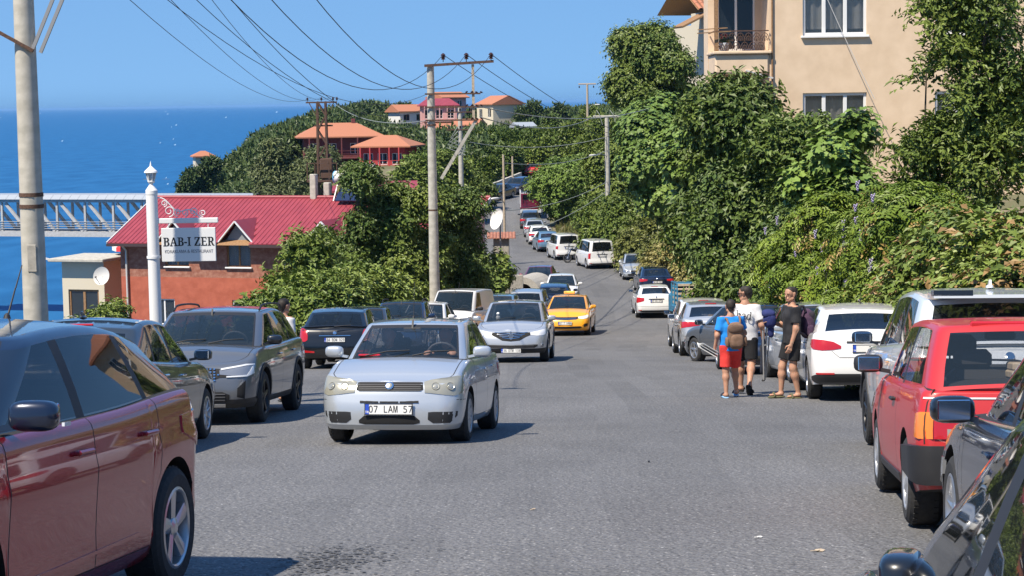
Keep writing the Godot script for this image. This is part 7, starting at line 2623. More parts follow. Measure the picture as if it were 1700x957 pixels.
# ---- the apartment block on the right
func make_apartment() -> void:
	var r := thing("apartment_building", "cream plastered apartment block with white framed windows and a balcony", "building", Vector3(8.87, EYE - 5.06, -66.0), Basis().scaled(Vector3.ONE * 1.1))
	var y0 := 4.6    # the eye's height in the block's own axes
	var H := 12.0
	var holes := []
	for x in [1.03, 5.12, 9.2]:
		holes.append([x, y0 + 1.88, x + 1.98, y0 + 3.35])
		holes.append([x, y0 - 1.22, x + 1.98, y0 + 0.12])
		holes.append([x, y0 + 4.9, x + 1.98, y0 + 6.3])
	var mb := MB.new()
	wall_open(mb, 0.0, -2.0, 13.0, H, holes, 0.2)
	mb.quad(Vector3(0, -2, 0), Vector3(0, -2, -12), Vector3(0, H, -12), Vector3(0, H, 0), Vector3.LEFT)
	mb.quad(Vector3(13, -2, 0), Vector3(13, -2, -12), Vector3(13, H, -12), Vector3(13, H, 0), Vector3.RIGHT)
	mb.quad(Vector3(0, -2, -12), Vector3(13, -2, -12), Vector3(13, H, -12), Vector3(0, H, -12), Vector3.FORWARD)
	part(r, "wall", mb, M.plaster)
	for i in holes.size():
		window(r, holes[i], 3 if i % 3 != 2 else 2, M.white_paint, M.pane, Transform3D(), {"curtain": true, "bar": 0.09, "sillmat": M.white_paint, "curtain_from": 0.14})
	mb = MB.new()
	roof_shape(mb, -0.6, 13.6, 0.6, -12.6, H, H + 2.5, 3.0, 0.25)
	part(r, "roof", mb, M.tile)
	mb = MB.new()
	mb.tube([Vector3(0.08, -1.0, 0.05), Vector3(0.08, H - 1.0, 0.05)], 0.03, 6)
	part(r, "downpipe", mb, M.wood)
	# set-back wing with balcony
	mb = MB.new()
	wall_open(mb, -1.7, -2.0, 0.0, H, [[-1.4, y0 + 1.5, -0.2, y0 + 3.6], [-1.0, y0 - 1.6, -0.3, y0 + 0.6]], 0.25, Transform3D(Basis(), Vector3(0, 0, -1.9)))
	mb.quad(Vector3(-1.7, -2, -1.9), Vector3(-1.7, -2, -3.2), Vector3(-1.7, H, -3.2), Vector3(-1.7, H, -1.9), Vector3.LEFT)
	part(r, "wing_wall", mb, M.plaster)
	window(r, [-1.4, y0 + 1.5, -0.2, y0 + 3.6], 2, M.white_paint, M.pane_dark, Transform3D(Basis(), Vector3(0, 0, -1.9)), {"curtain": false, "sill": false})
	window(r, [-1.0, y0 - 1.6, -0.3, y0 + 0.6], 1, M.white_paint, M.pane, Transform3D(Basis(), Vector3(0, 0, -1.9)), {"curtain": true, "sill": false})
	mb = MB.new()
	mb.cbox(Vector3(-0.85, y0 + 1.05, -0.9), Vector3(1.68, 0.62, 1.95), 0.06)
	mb.cbox(Vector3(-0.85, y0 + 1.40, -0.88), Vector3(1.8, 0.09, 2.1), 0.02)
	var bal := part(r, "balcony", mb, M.plaster)
	for i in 2:
		mb = MB.new()
		mb.bar(Vector3(-1.68, y0 + 1.44 + i * 0.62, 0.06), Vector3(-0.03, y0 + 1.44 + i * 0.62, 0.06), 0.035, 0.035)
		mb.bar(Vector3(-1.68, y0 + 1.44 + i * 0.62, 0.06), Vector3(-1.68, y0 + 1.44 + i * 0.62, -1.85), 0.035, 0.035)
		part(bal, "railing_rail", mb, M.rust)
	for row in 2:
		for i in 7:
			mb = MB.new()
			var cx := -1.52 + i * 0.25 + (0.12 if row == 1 else 0.0)
			if cx > -0.1:
				continue
			var cy := y0 + 1.47 + row * 0.28
			for q in 2:
				var pts := []
				var rr := 0.13 - 0.05 * q
				for k in 9:
					var t := PI * k / 8.0
					pts.append(Vector3(cx + cos(t) * rr, cy + sin(t) * rr * 1.9, 0.06))
				mb.tube(pts, 0.011, 4)
			for k in 5:
				var t := PI * (k + 0.5) / 5.0
				mb.bar(Vector3(cx, cy, 0.06), Vector3(cx + cos(t) * 0.12, cy + sin(t) * 0.23, 0.06), 0.011, 0.011)
			part(bal, "railing_fan", mb, M.rust)
	mb = MB.new()
	mb.bar(Vector3(-1.64, y0 + 1.4, 0.02), Vector3(-1.64, y0 + 4.4, 0.0), 0.12, 0.12)
	part(bal, "post", mb, M.wood)
	mb = MB.new()
	mb.bar(Vector3(-2.25, y0 + 2.0, 0.25), Vector3(-1.2, y0 + 2.05, 0.15), 0.03, 0.03)
	mb.bar(Vector3(-2.2, y0 + 2.12, -0.1), Vector3(-1.3, y0 + 2.16, 0.1), 0.03, 0.03)
	part(bal, "drying_pole", mb, M.wood)
	mb = MB.new()
	mb.cbox(Vector3(-0.87, y0 + 4.1, -1.0), Vector3(2.0, 0.14, 2.2), 0.03)
	part(bal, "canopy_slab", mb, M.plaster)
	mb = MB.new()
	mb.bar(Vector3(-0.75, y0 + 0.85, 0.1), Vector3(0.1, y0 + 0.6, 0.1), 0.05, 0.05)
	part(bal, "drain_pipe", mb, M.gutter)
	var fp := thing("flower_pot", "white pot with a red flower on the apartment balcony", "flower pot", Vector3(7.35, EYE + 1.6, -66.1))
	mb = MB.new()
	mb.lathe([Vector2(0.0, 0.0), Vector2(0.12, 0.0), Vector2(0.17, 0.28), Vector2(0.15, 0.28), Vector2(0.0, 0.25)], 14)
	part(fp, "pot", mb, M.white_paint)
	mb = MB.new()
	var rng := RandomNumberGenerator.new()
	rng.seed = 3
	for i in 30:
		var a := rng.randf() * TAU
		leaf(mb, Vector3(cos(a) * 0.06, 0.28, sin(a) * 0.06), Vector3(cos(a), rng.randf_range(0.3, 1.6), sin(a)).normalized(), Vector3.UP, rng.randf_range(0.12, 0.26), 0.08)
	part(fp, "leaves", mb, mat(lin(0.06, 0.13, 0.03), 0.7))
	mb = MB.new()
	for i in 7:
		mb.ball(Vector3(rng.randf_range(-0.1, 0.1), 0.5 + rng.randf_range(-0.05, 0.1), rng.randf_range(-0.1, 0.1)), Vector3.ONE * 0.045, Basis(), 7, 5)
	part(fp, "flower", mb, M.lamp_red_cloth)
	# tiled house behind
	var h := thing("tiled_house", "house with red clay tiled roof behind the balcony", "house", Vector3(17.6, EYE - 5.0, -150.0), Basis(Vector3.UP, 0.25).scaled(Vector3.ONE * 1.786))
	mb = MB.new()
	wall_open(mb, -1.5, -3.0, 3.0, 6.55, [[-0.7, 5.2, 0.3, 6.2]], 0.15)
	mb.box(Vector3(0.75, 1.5, -3.3), Vector3(4.5, 9.0, 3.5))
	for x in [-1.5, 3.0]:
		mb.quad(Vector3(x, -3, 0), Vector3(x, -3, -1.55), Vector3(x, 6.5, -1.55), Vector3(x, 6.5, 0), Vector3(x - 0.7, 0, 0))
	part(h, "wall", mb, M.housebeige)
	window(h, [-0.7, 5.2, 0.3, 6.2], 2, M.white_paint, M.pane, Transform3D(), {"curtain": false})
	mb = MB.new()
	for i in 22:
		for j in 5:
			var tm := MB.new()
			var x := -1.75 + i * 0.24
			var z0 := 0.45 - j * 0.55
			var ya := 6.6 + j * 0.26
			for k in 4:
				var t0 := PI * k / 4.0
				var t1 := PI * (k + 1) / 4.0
				tm.squad(Vector3(x - cos(t0) * 0.11, ya + sin(t0) * 0.06, z0), Vector3(x - cos(t1) * 0.11, ya + sin(t1) * 0.06, z0), Vector3(x - cos(t1) * 0.10, ya + 0.28 + sin(t1) * 0.05, z0 - 0.6), Vector3(x - cos(t0) * 0.10, ya + 0.28 + sin(t0) * 0.05, z0 - 0.6), Vector3(-cos(t0), sin(t0), 0.3), Vector3(-cos(t1), sin(t1), 0.3), Vector3(-cos(t1), sin(t1), 0.3), Vector3(-cos(t0), sin(t0), 0.3))
			part(h, "roof_tile", tm, M.tile)
	mb = MB.new()
	mb.quad(Vector3(-1.9, 6.58, 0.42), Vector3(3.5, 6.58, 0.42), Vector3(3.5, 7.9, -2.35), Vector3(-1.9, 7.9, -2.35), Vector3(0, 1, 0.4))
	mb.quad(Vector3(-1.9, 6.58, -5.0), Vector3(3.5, 6.58, -5.0), Vector3(3.5, 7.9, -2.35), Vector3(-1.9, 7.9, -2.35), Vector3(0, 1, -0.4))
	part(h, "roof_boards", mb, M.wood)
	mb = MB.new()
	mb.cbox(Vector3(-2.1, 6.15, 0.2), Vector3(1.4, 0.1, 1.2), 0.02, Basis(Vector3.BACK, 0.45))
	part(h, "side_eave", mb, M.wood)

# ---- the trussed pier over the water
func make_pier() -> void:
	var a := Vector3(-62.0, EYE - 12.8, -203.0)
	var b := Vector3(-16.0, EYE - 12.8, -188.0)
	var dir := (b - a).normalized()
	var L := (b - a).length()
	var r := thing("truss_pier", "long grey covered truss bridge over the water behind the restaurant", "bridge", a, Basis(dir, Vector3.UP, dir.cross(Vector3.UP)))
	var mb: MB
	var hgt := 3.4
	for z in [0.0, -3.0]:
		mb = MB.new()
		mb.box(Vector3(L * 0.5, 0.0, z), Vector3(L, 0.55, 0.3))
		part(r, "bottom_chord", mb, M.pier_grey)
		mb = MB.new()
		mb.box(Vector3(L * 0.5, hgt, z), Vector3(L, 0.3, 0.3))
		part(r, "top_chord", mb, M.pier_grey)
		for i in int(L / 3.25) + 1:
			mb = MB.new()
			mb.box(Vector3(i * 3.25, hgt * 0.5 + 0.06, z), Vector3(0.22, hgt - 0.45, 0.22))
			part(r, "truss_post", mb, M.pier_grey)
			if (i + 1) * 3.25 < L:
				mb = MB.new()
				mb.bar(Vector3(i * 3.25 + 0.4, hgt - 0.2, z + 0.01), Vector3((i + 1) * 3.25 - 0.3, 0.3, z + 0.01), 0.3, 0.22, Vector3.BACK)
				part(r, "diagonal", mb, M.pier_grey)
		for k in 4:
			mb = MB.new()
			mb.box(Vector3(L * 0.5, 0.55 + k * 0.24, z + 0.16), Vector3(L, 0.05, 0.05))
			part(r, "rail", mb, M.pier_grey)
	mb = MB.new()
	mb.box(Vector3(L * 0.5, 0.1, -1.5), Vector3(L, 0.2, 2.7))
	part(r, "deck", mb, M.pier_grey)
	var n := 46
	for i in n:
		mb = MB.new()
		var x0 := L * i / n
		mb.prism(PackedVector2Array([Vector2(-0.5, 0.15), Vector2(0.2, 0.6), Vector2(3.4, 0.6), Vector2(3.5, 0.15)]), L / n - 0.03, Transform3D(Basis(Vector3(0, 0, -1), Vector3.UP, Vector3(1, 0, 0)), Vector3(x0 + L / n * 0.5, hgt + 0.02, 0)))
		part(r, "roof_sheet", mb, M.pier_roof)
	for x in [4.1, 24.0]:
		for z in [-0.4, -2.6]:
			mb = MB.new()
			mb.tube([Vector3(x, -0.25, z), Vector3(x, -10.0, z)], 0.35, 12)
			part(r, "leg", mb, M.concrete)
		mb = MB.new()
		mb.box(Vector3(x, -7.5, -1.5), Vector3(1.0, 2.6, 3.2))
		part(r, "pile_cap", mb, M.concrete)

# ---------------------------------------------------------------- poles, wires, the sign
func wire(label: String, a: Vector3, b: Vector3, sag: float, r: float, m: Material) -> void:
	var pts := []
	for i in 25:
		var t := i / 24.0
		pts.append(a.lerp(b, t) - Vector3(0, 4.0 * sag * t * (1.0 - t), 0))
	var mb := MB.new()
	mb.tube(pts, r, 5)
	var o := part(self, numbered("overhead_wire"), mb, m)
	tag(o, label, "wire", "overhead wires")

func insulator(parent: Node3D, at: Vector3, s := 1.0, b := Basis()) -> void:
	var mb := MB.new()
	mb.lathe([Vector2(0.02, 0), Vector2(0.02, 0.1), Vector2(0.11, 0.12), Vector2(0.06, 0.18), Vector2(0.12, 0.21), Vector2(0.06, 0.27), Vector2(0.12, 0.30), Vector2(0.05, 0.38), Vector2(0, 0.40)], 10, Transform3D(b.scaled(Vector3.ONE * s), at))
	part(parent, "insulator", mb, M.porcelain)

func concrete_pole(called: String, label: String, at: Vector3, h: float, r0: float, r1: float, m: Material) -> Node3D:
	var r := thing(called, label, "pole", at)
	var mb := MB.new()
	mb.tube([Vector3(0, -0.6, 0), Vector3(0, h * 0.5, 0), Vector3(0, h, 0)], [r0 * 1.02, (r0 + r1) * 0.5, r1], 24)
	part(r, "shaft", mb, m)
	return r

func band(parent: Node3D, y: float, rr: float) -> void:
	var mb := MB.new()
	mb.lathe([Vector2(rr, -0.03), Vector2(rr + 0.012, -0.03), Vector2(rr + 0.012, 0.03), Vector2(rr, 0.03)], 20, Transform3D(Basis(), Vector3(0, y, 0)))
	part(parent, "steel_band", mb, M.rust)

func street_lamp(parent: Node3D, from: Vector3, to: Vector3) -> void:
	var mb := MB.new()
	mb.tube([from, from.lerp(to, 0.6) + Vector3(0, 0.12, 0), to], 0.025, 6)
	part(parent, "lamp_arm", mb, M.galv)
	mb = MB.new()
	var d := (to - from)
	d.y = 0
	d = d.normalized()
	mb.pebble(to + d * 0.28, Vector3(0.34, 0.07, 0.12), Basis(d, Vector3.UP, d.cross(Vector3.UP)), 12, 8, 0.8)
	part(parent, "lamp_head", mb, M.gutter)

func make_poles() -> void:
	# near pole at the left edge
	var base := Vector3(-7.45, ground_y(-7.45, 30.0) - 0.3, -30.0)
	var p := concrete_pole("utility_pole", "thick round concrete pole near the left edge", base, EYE + 6.0 - base.y, 0.205, 0.125, M.concrete_pale)
	var y1 := EYE + 0.97 - base.y
	band(p, EYE - 1.32 - base.y, 0.176)
	band(p, EYE - 1.5 - base.y, 0.178)
	var mb := MB.new()
	mb.bar(Vector3(-0.42, y1 + 0.25, 0.17), Vector3(0.16, y1 - 0.08, 0.17), 0.05, 0.07, Vector3.BACK)
	part(p, "clamp_bar", mb, M.rust)
	for s in [0.0, 0.12]:
		mb = MB.new()
		mb.bar(Vector3(0.14 + s, y1 - 0.06 - s * 0.4, 0.12), Vector3(1.55 + s, y1 + 3.1 - s, 0.12), 0.05, 0.05)
		part(p, "arm_strut", mb, M.galv)
	mb = MB.new()
	mb.bar(Vector3(-0.6, y1 + 3.15, 0.0), Vector3(3.0, y1 + 3.15, 0.0), 0.1, 0.1)
	part(p, "crossarm", mb, M.galv)
	for x in [0.9, 1.7, 2.6]:
		insulator(p, Vector3(x, y1 + 3.2, 0))
	mb = MB.new()
	mb.cbox(Vector3(0.02, EYE - 2.3 - base.y, 0.185), Vector3(0.14, 0.42, 0.02), 0.006)
	part(p, "cast_plate", mb, M.concrete)
	var la := [base + Vector3(0.9, y1 + 3.6, 0), base + Vector3(1.7, y1 + 3.6, 0), base + Vector3(2.6, y1 + 3.6, 0)]
	# large pole beside the hedge
	base = Vector3(-2.98, road_y(74.0) - 0.2, -74.0)
	var H := EYE + 1.46 - base.y
	p = concrete_pole("utility_pole", "tall concrete pole with four crossarms in front of the hillside houses", base, H, 0.215, 0.135, M.concrete_pale)
	for y in [-1.3, -4.55, -6.0]:
		band(p, H + y - 1.0, 0.17)
	mb = MB.new()
	mb.bar(Vector3(-0.22, H - 0.05, 0.17), Vector3(2.42, H + 0.08, 0.17), 0.09, 0.1)
	part(p, "top_crossarm", mb, M.rust)
	var tops := []
	for x in [0.5, 1.38, 2.32]:
		insulator(p, Vector3(x, H + 0.08, 0.17), 0.85)
		tops.append(base + Vector3(x, H + 0.36, 0.17))
	mb = MB.new()
	mb.bar(Vector3(1.62, H - 0.02, 0.1), Vector3(1.62, H - 2.15, 0.1), 0.12, 0.1)
	part(p, "side_post", mb, M.wood_pale)
	var lows := []
	for k in 3:
		var y := H - 1.12 - k * 0.5
		mb = MB.new()
		mb.bar(Vector3(-0.22, y, 0.18), Vector3(1.9 - 0.05 * k, y - 0.01, 0.18), 0.05, 0.06)
		part(p, "lower_crossarm", mb, M.rust)
		for x in [1.3, 1.5, 1.82, 2.0]:
			insulator(p, Vector3(x, y + 0.01, 0.18), 0.34, Basis(Vector3.BACK, 1.2 if x > 1.6 else -1.0))
		lows.append(base + Vector3(-0.15, y, 0.18))
	mb = MB.new()
	mb.bar(Vector3(1.72, H - 2.12, 0.1), Vector3(0.34, H - 4.35, 0.1), 0.13, 0.12)
	part(p, "strut", mb, M.concrete_pale)
	# lattice mast with transformer platform
	var lb := Vector3(-12.1, EYE - 12.6, -125.0)
	var mast := thing("lattice_mast", "rusty lattice mast with transformer platform behind the red metal roof", "mast", lb)
	var mh := 12.8
	for sx in [-1.0, 1.0]:
		for sz in [-1.0, 1.0]:
			mb = MB.new()
			mb.bar(Vector3(sx * 0.42, 0, sz * 0.42), Vector3(sx * 0.26, mh, sz * 0.26), 0.12, 0.12)
			part(mast, "leg", mb, M.rust)
	for i in 14:
		var w0 := lerpf(0.42, 0.26, i / 14.0)
		var w1 := lerpf(0.42, 0.26, (i + 1) / 14.0)
		var ya := mh * i / 14.0
		var yb := mh * (i + 1) / 14.0
		for z in [-1.0, 1.0]:
			mb = MB.new()
			var s := 1.0 if i % 2 == 0 else -1.0
			mb.bar(Vector3(-s * w0, ya, z * w0), Vector3(s * w1, yb, z * w1), 0.09, 0.09)
			part(mast, "lattice_bar", mb, M.rust)
			mb = MB.new()
			mb.bar(Vector3(z * w0, ya, -s * w0), Vector3(z * w1, yb, s * w1), 0.09, 0.09)
			part(mast, "lattice_bar", mb, M.rust)
	for y in [mh - 0.05, mh - 1.55]:
		mb = MB.new()
		mb.bar(Vector3(-1.0 if y > mh - 1 else -0.5, y, 0), Vector3(1.0 if y > mh - 1 else 0.7, y, 0), 0.12, 0.1)
		part(mast, "crossarm", mb, M.rust)
	for s in [-1.0, 1.0]:
		mb = MB.new()
		mb.bar(Vector3(s * 0.8, mh - 0.08, 0), Vector3(s * 0.25, mh - 1.1, 0), 0.05, 0.05)
		part(mast, "brace", mb, M.rust)
	for x in [-0.9, 0.0, 0.75, 1.0]:
		insulator(mast, Vector3(x, mh, 0), 0.7)
	mb = MB.new()
	mb.box(Vector3(0, mh - 5.1, 0.2), Vector3(2.0, 0.12, 1.2))
	part(mast, "platform", mb, M.rust)
	for x in [-0.95, -0.45, 0.45, 0.95]:
		mb = MB.new()
		mb.bar(Vector3(x, mh - 5.0, 0.75), Vector3(x, mh - 3.9, 0.75), 0.06, 0.06)
		part(mast, "platform_post", mb, M.rust)
	mb = MB.new()
	mb.bar(Vector3(-0.95, mh - 3.95, 0.75), Vector3(0.95, mh - 3.95, 0.75), 0.06, 0.06)
	part(mast, "platform_rail", mb, M.rust)
	mb = MB.new()
	mb.cbox(Vector3(0.25, mh - 4.3, 0.2), Vector3(0.8, 1.3, 0.6), 0.05)
	part(mast, "transformer", mb, M.rust)
	for x in [0.05, 0.25, 0.45]:
		insulator(mast, Vector3(x, mh - 3.65, 0.2), 0.8)
	for k in 3:
		mb = MB.new()
		mb.tube([Vector3(0.3 + 0.1 * k, mh - 4.9, 0.5), Vector3(0.45, mh - 7.5, 0.55), Vector3(-0.2 + 0.2 * k, mh - 10.0, 0.5)], 0.03, 5)
		part(mast, "cable", mb, M.wire)
	# crossarm pole by the fig tree
	var cb := Vector3(6.55, road_y(130.0) + 0.2, -130.0)
	var ch := EYE - 1.15 - cb.y
	p = concrete_pole("utility_pole", "concrete pole with a T shaped crossarm beside the broad fig tree", cb, ch, 0.2, 0.14, M.concrete_pale)
	mb = MB.new()
	mb.cbox(Vector3(0, ch + 0.06, 0), Vector3(1.85, 0.16, 0.16), 0.03)
	part(p, "crossarm", mb, M.concrete_pale)
	for x in [-0.75, 0.15, 0.8]:
		mb = MB.new()
		mb.tube([Vector3(x, ch + 0.14, 0), Vector3(x + 0.05, ch + 0.5, 0.1), Vector3(x + 0.25, ch + 0.2, 0.2), Vector3(x + 0.45, ch - 0.5, 0.15)], 0.025, 5)
		part(p, "cable_loop", mb, M.wire_pale)
	street_lamp(p, Vector3(0, ch - 2.6, 0.1), Vector3(-0.75, ch - 2.5, 0.6))
	# far crossarm pole
	var fb := Vector3(9.3, EYE - 5.5, -230.0)
	p = concrete_pole("utility_pole", "far wooden coloured pole with crossarm against the sky", fb, 7.4, 0.17, 0.12, M.wood_pale)
	mb = MB.new()
	mb.cbox(Vector3(0, 7.45, 0), Vector3(2.1, 0.16, 0.16), 0.03)
	part(p, "crossarm", mb, M.wood_pale)
	for x in [-0.95, 0.75]:
		insulator(p, Vector3(x, 7.3, 0), 0.8, Basis(Vector3.RIGHT, PI))
	street_lamp(p, Vector3(0.1, 4.6, 0), Vector3(0.9, 5.0, 0.3))
	# thin pole with street lamp at the bend
	var tb := Vector3(-0.33, road_y(97.0) - 0.1, -97.0)
	p = concrete_pole("utility_pole", "thin wooden pole with a white street lamp above the pillar cap", tb, 7.4, 0.075, 0.055, M.wood_pale)
	street_lamp(p, Vector3(0, 5.0, 0.05), Vector3(-0.3, 5.25, 0.5))
	# second concrete pole behind the large one
	var sb := Vector3(-3.1, ground_y(-3.1, 122.0), -122.0)
	var sh := EYE - 0.3 - sb.y
	p = concrete_pole("utility_pole", "concrete pole partly hidden behind the strut of the tall pole", sb, sh, 0.2, 0.13, M.concrete_pale)
	for k in 2:
		mb = MB.new()
		mb.bar(Vector3(-0.9, sh - 0.3 - k * 1.1, 0.12), Vector3(0.9, sh - 0.3 - k * 1.1, 0.12), 0.07, 0.07)
		part(p, "crossarm", mb, M.rust)
		for x in [-0.7, 0.0, 0.7]:
			insulator(p, Vector3(x, sh - 0.28 - k * 1.1, 0.12), 0.6)
	for k in 4:
		mb = MB.new()
		mb.tube([Vector3(-0.15, sh - 1.2 - 0.3 * k, 0.16), Vector3(-0.6 - 0.1 * k, sh - 1.9 - 0.2 * k, 0.2), Vector3(0.3, sh - 2.4 - 0.2 * k, 0.2), Vector3(0.05, sh - 3.0, 0.18)], 0.03, 5)
		part(p, "cable_loop", mb, M.wire_pale)
	p = concrete_pole("wooden_post", "short leaning timber post behind the dark cars on the bend", Vector3(0.25, road_y(196.0), -198.0), 3.2, 0.11, 0.09, M.wood_pale)
	# wires
	var names := ["lowest", "middle", "highest"]
	for i in 3:
		wire("thick black wire from the left pole to the %s insulator of the tall pole" % ["left", "middle", "right"][i], la[i], tops[i], 2.6, 0.011, M.wire)
		wire("thin dark wire sloping from the upper left to the lattice mast, %s of three" % names[i], la[i] + Vector3(-1.6, -0.6 + 0.25 * i, 0), lb + Vector3(-0.6 + 0.6 * i, mh + 0.25, 0), 1.5, 0.009, M.wire)
		wire("dark wire falling to the tall pole's %s lower crossarm" % ["first", "second", "third"][i], la[i] + Vector3(-0.9, -0.9, 0), lows[i], 1.6, 0.008, M.wire)
		wire("black wire falling right from the tall pole's %s insulator" % ["left", "middle", "right"][i], tops[i], Vector3(9.4 + i * 0.7, EYE - 2.6, -128.0), 1.0, 0.014, M.wire)
	wire("pale cable, top one running level from the tall pole to the fig trees", lows[1] + Vector3(2.0, 0, 0), Vector3(9.5, EYE - 0.2, -118.0), 0.7, 0.022, M.wire_pale)
	wire("pale cable, second one running level from the tall pole to the fig trees", lows[2] + Vector3(2.0, 0.1, 0), cb + Vector3(-0.8, ch + 0.1, 0), 0.6, 0.022, M.wire_pale)
	wire("pale green cable from the second concrete pole to the T shaped pole", sb + Vector3(0.6, sh - 2.2, 0), cb + Vector3(0, ch - 1.3, 0.1), 0.5, 0.022, M.wire_pale)
	wire("pale green cable from the thin lamp pole to the T shaped pole", tb + Vector3(0, 7.0, 0), cb + Vector3(0, ch - 2.2, 0.1), 0.4, 0.02, M.wire_pale)
	wire("pale cable drooping across the road to the T shaped pole", tb + Vector3(0, 4.6, 0), cb + Vector3(-0.05, ch - 4.3, 0.2), 0.4, 0.02, M.wire_pale)
	wire("lowest pale cable drooping across the road to the T shaped pole", tb + Vector3(0, 3.2, 0), cb + Vector3(-0.05, ch - 4.9, 0.2), 0.4, 0.02, M.wire_pale)
	wire("thin cable from the lattice mast to the tall pole", lb + Vector3(0.9, mh - 0.2, 0), lows[2], 0.5, 0.016, M.wire_pale)
	wire("thin cable crossing the cream apartment wall", Vector3(10.3, EYE + 4.4, -65.7), Vector3(12.3, EYE - 0.1, -65.2), 0.1, 0.012, M.gutter)
	wire("wire above the street whose shadow crosses the asphalt", Vector3(-9.0, EYE + 5.0, -27.5), Vector3(14.0, EYE + 7.5, -22.5), 0.5, 0.014, M.wire)

func make_sign() -> void:
	var b := Vector3(-5.95, ground_y(-5.95, 32.0) - 0.05, -32.0)
	var e := EYE - b.y                # eye height above the sign's foot
	var r := thing("restaurant_sign", "white ornate post sign reading BAB-I ZER KONAKLAMA & RESTAURANT", "sign", b)
	var mb := MB.new()
	var yt := e - 1.33
	mb.lathe([Vector2(0.12, -0.4), Vector2(0.12, 0.5), Vector2(0.105, 0.55), Vector2(0.095, yt - 0.12), Vector2(0.10, yt - 0.1), Vector2(0.10, yt - 0.04), Vector2(0.07, yt), Vector2(0.03, yt + 0.06), Vector2(0.028, yt + 0.1), Vector2(0, yt + 0.1)], 24)
	part(r, "post", mb, M.white_paint)
	mb = MB.new()
	mb.lathe([Vector2(0.1, e - 2.50), Vector2(0.115, e - 2.50), Vector2(0.115, e - 2.46), Vector2(0.1, e - 2.46)], 24)
	part(r, "collar", mb, M.white_paint)
	mb = MB.new()
	mb.lathe([Vector2(0.0, yt + 0.08), Vector2(0.05, yt + 0.08), Vector2(0.065, yt + 0.11), Vector2(0.05, yt + 0.12)], 8)
	for k in 6:
		var a := TAU * k / 6.0
		mb.bar(Vector3(cos(a) * 0.05, yt + 0.11, sin(a) * 0.05), Vector3(cos(a) * 0.085, yt + 0.25, sin(a) * 0.085), 0.013, 0.013)
	mb.lathe([Vector2(0.085, yt + 0.25), Vector2(0.115, yt + 0.255), Vector2(0.105, yt + 0.28), Vector2(0.05, yt + 0.33), Vector2(0.018, yt + 0.36), Vector2(0.012, yt + 0.40), Vector2(0.0, yt + 0.45)], 12)
	var ln := part(r, "lantern", mb, M.white_paint)
	mb = MB.new()
	mb.lathe([Vector2(0.046, yt + 0.12), Vector2(0.08, yt + 0.25)], 6)
	part(ln, "lantern_glass", mb, glass(lin(0.5, 0.52, 0.5), 0.5))
	var ya := e - 1.88
	mb = MB.new()
	mb.cbox(Vector3(0.55, ya, 0), Vector3(1.08, 0.085, 0.05), 0.008)
	part(r, "arm", mb, M.white_paint)
	# iron scrolls above the arm
	var spirals := [[0.20, 0.13, 0.095, 1.0], [0.12, 0.26, 0.06, 1.0], [0.34, 0.11, 0.07, -1.0], [0.46, 0.10, 0.06, 1.0], [0.60, 0.12, 0.075, 1.0], [0.76, 0.09, 0.06, -1.0]]
	for q in spirals:
		var pts := []
		for k in 19:
			var t := k / 18.0
			var an: float = q[3] * t * TAU * 1.4 - PI * 0.5
			pts.append(Vector3(0.08 + q[0] + cos(an) * q[2] * (1.0 - 0.75 * t), ya + 0.03 + q[1] + sin(an) * q[2] * (1.0 - 0.75 * t), 0.0))
		mb = MB.new()
		mb.tube(pts, 0.0085, 5)
		part(r, "scroll", mb, M.white_paint)
	mb = MB.new()
	var cu := []
	for k in 21:
		var t := k / 20.0
		cu.append(Vector3(0.08 + 0.85 * t, ya + 0.05 + 0.33 * (1.0 - t) * (1.0 - 0.5 * t) + 0.05 * sin(t * 12.0), 0.0))
	mb.tube(cu, 0.010, 5)
	part(r, "scroll", mb, M.white_paint)
	for x in [0.26, 0.92]:
		mb = MB.new()
		mb.bar(Vector3(x, ya - 0.04, 0), Vector3(x, ya - 0.16, 0), 0.02, 0.012)
		part(r, "hanger", mb, M.white_paint)
	mb = MB.new()
	var by := e - 2.28
	mb.cbox(Vector3(0.59, by, 0), Vector3(0.90, 0.56, 0.035), 0.006)
	var bd := part(r, "board", mb, M.white_paint)
	lettering(bd, "lettering", "BAB-I ZER", 0.145, Transform3D(Basis(), Vector3(0.59, by + 0.05, 0.0195)), M.ink, "Droid Serif", 0.83, true)
	lettering(bd, "small_lettering", "KONAKLAMA & RESTAURANT", 0.052, Transform3D(Basis(), Vector3(0.59, by - 0.11, 0.0195)), mat(lin(0.16, 0.16, 0.17), 0.7), "Droid Sans", 0.86)

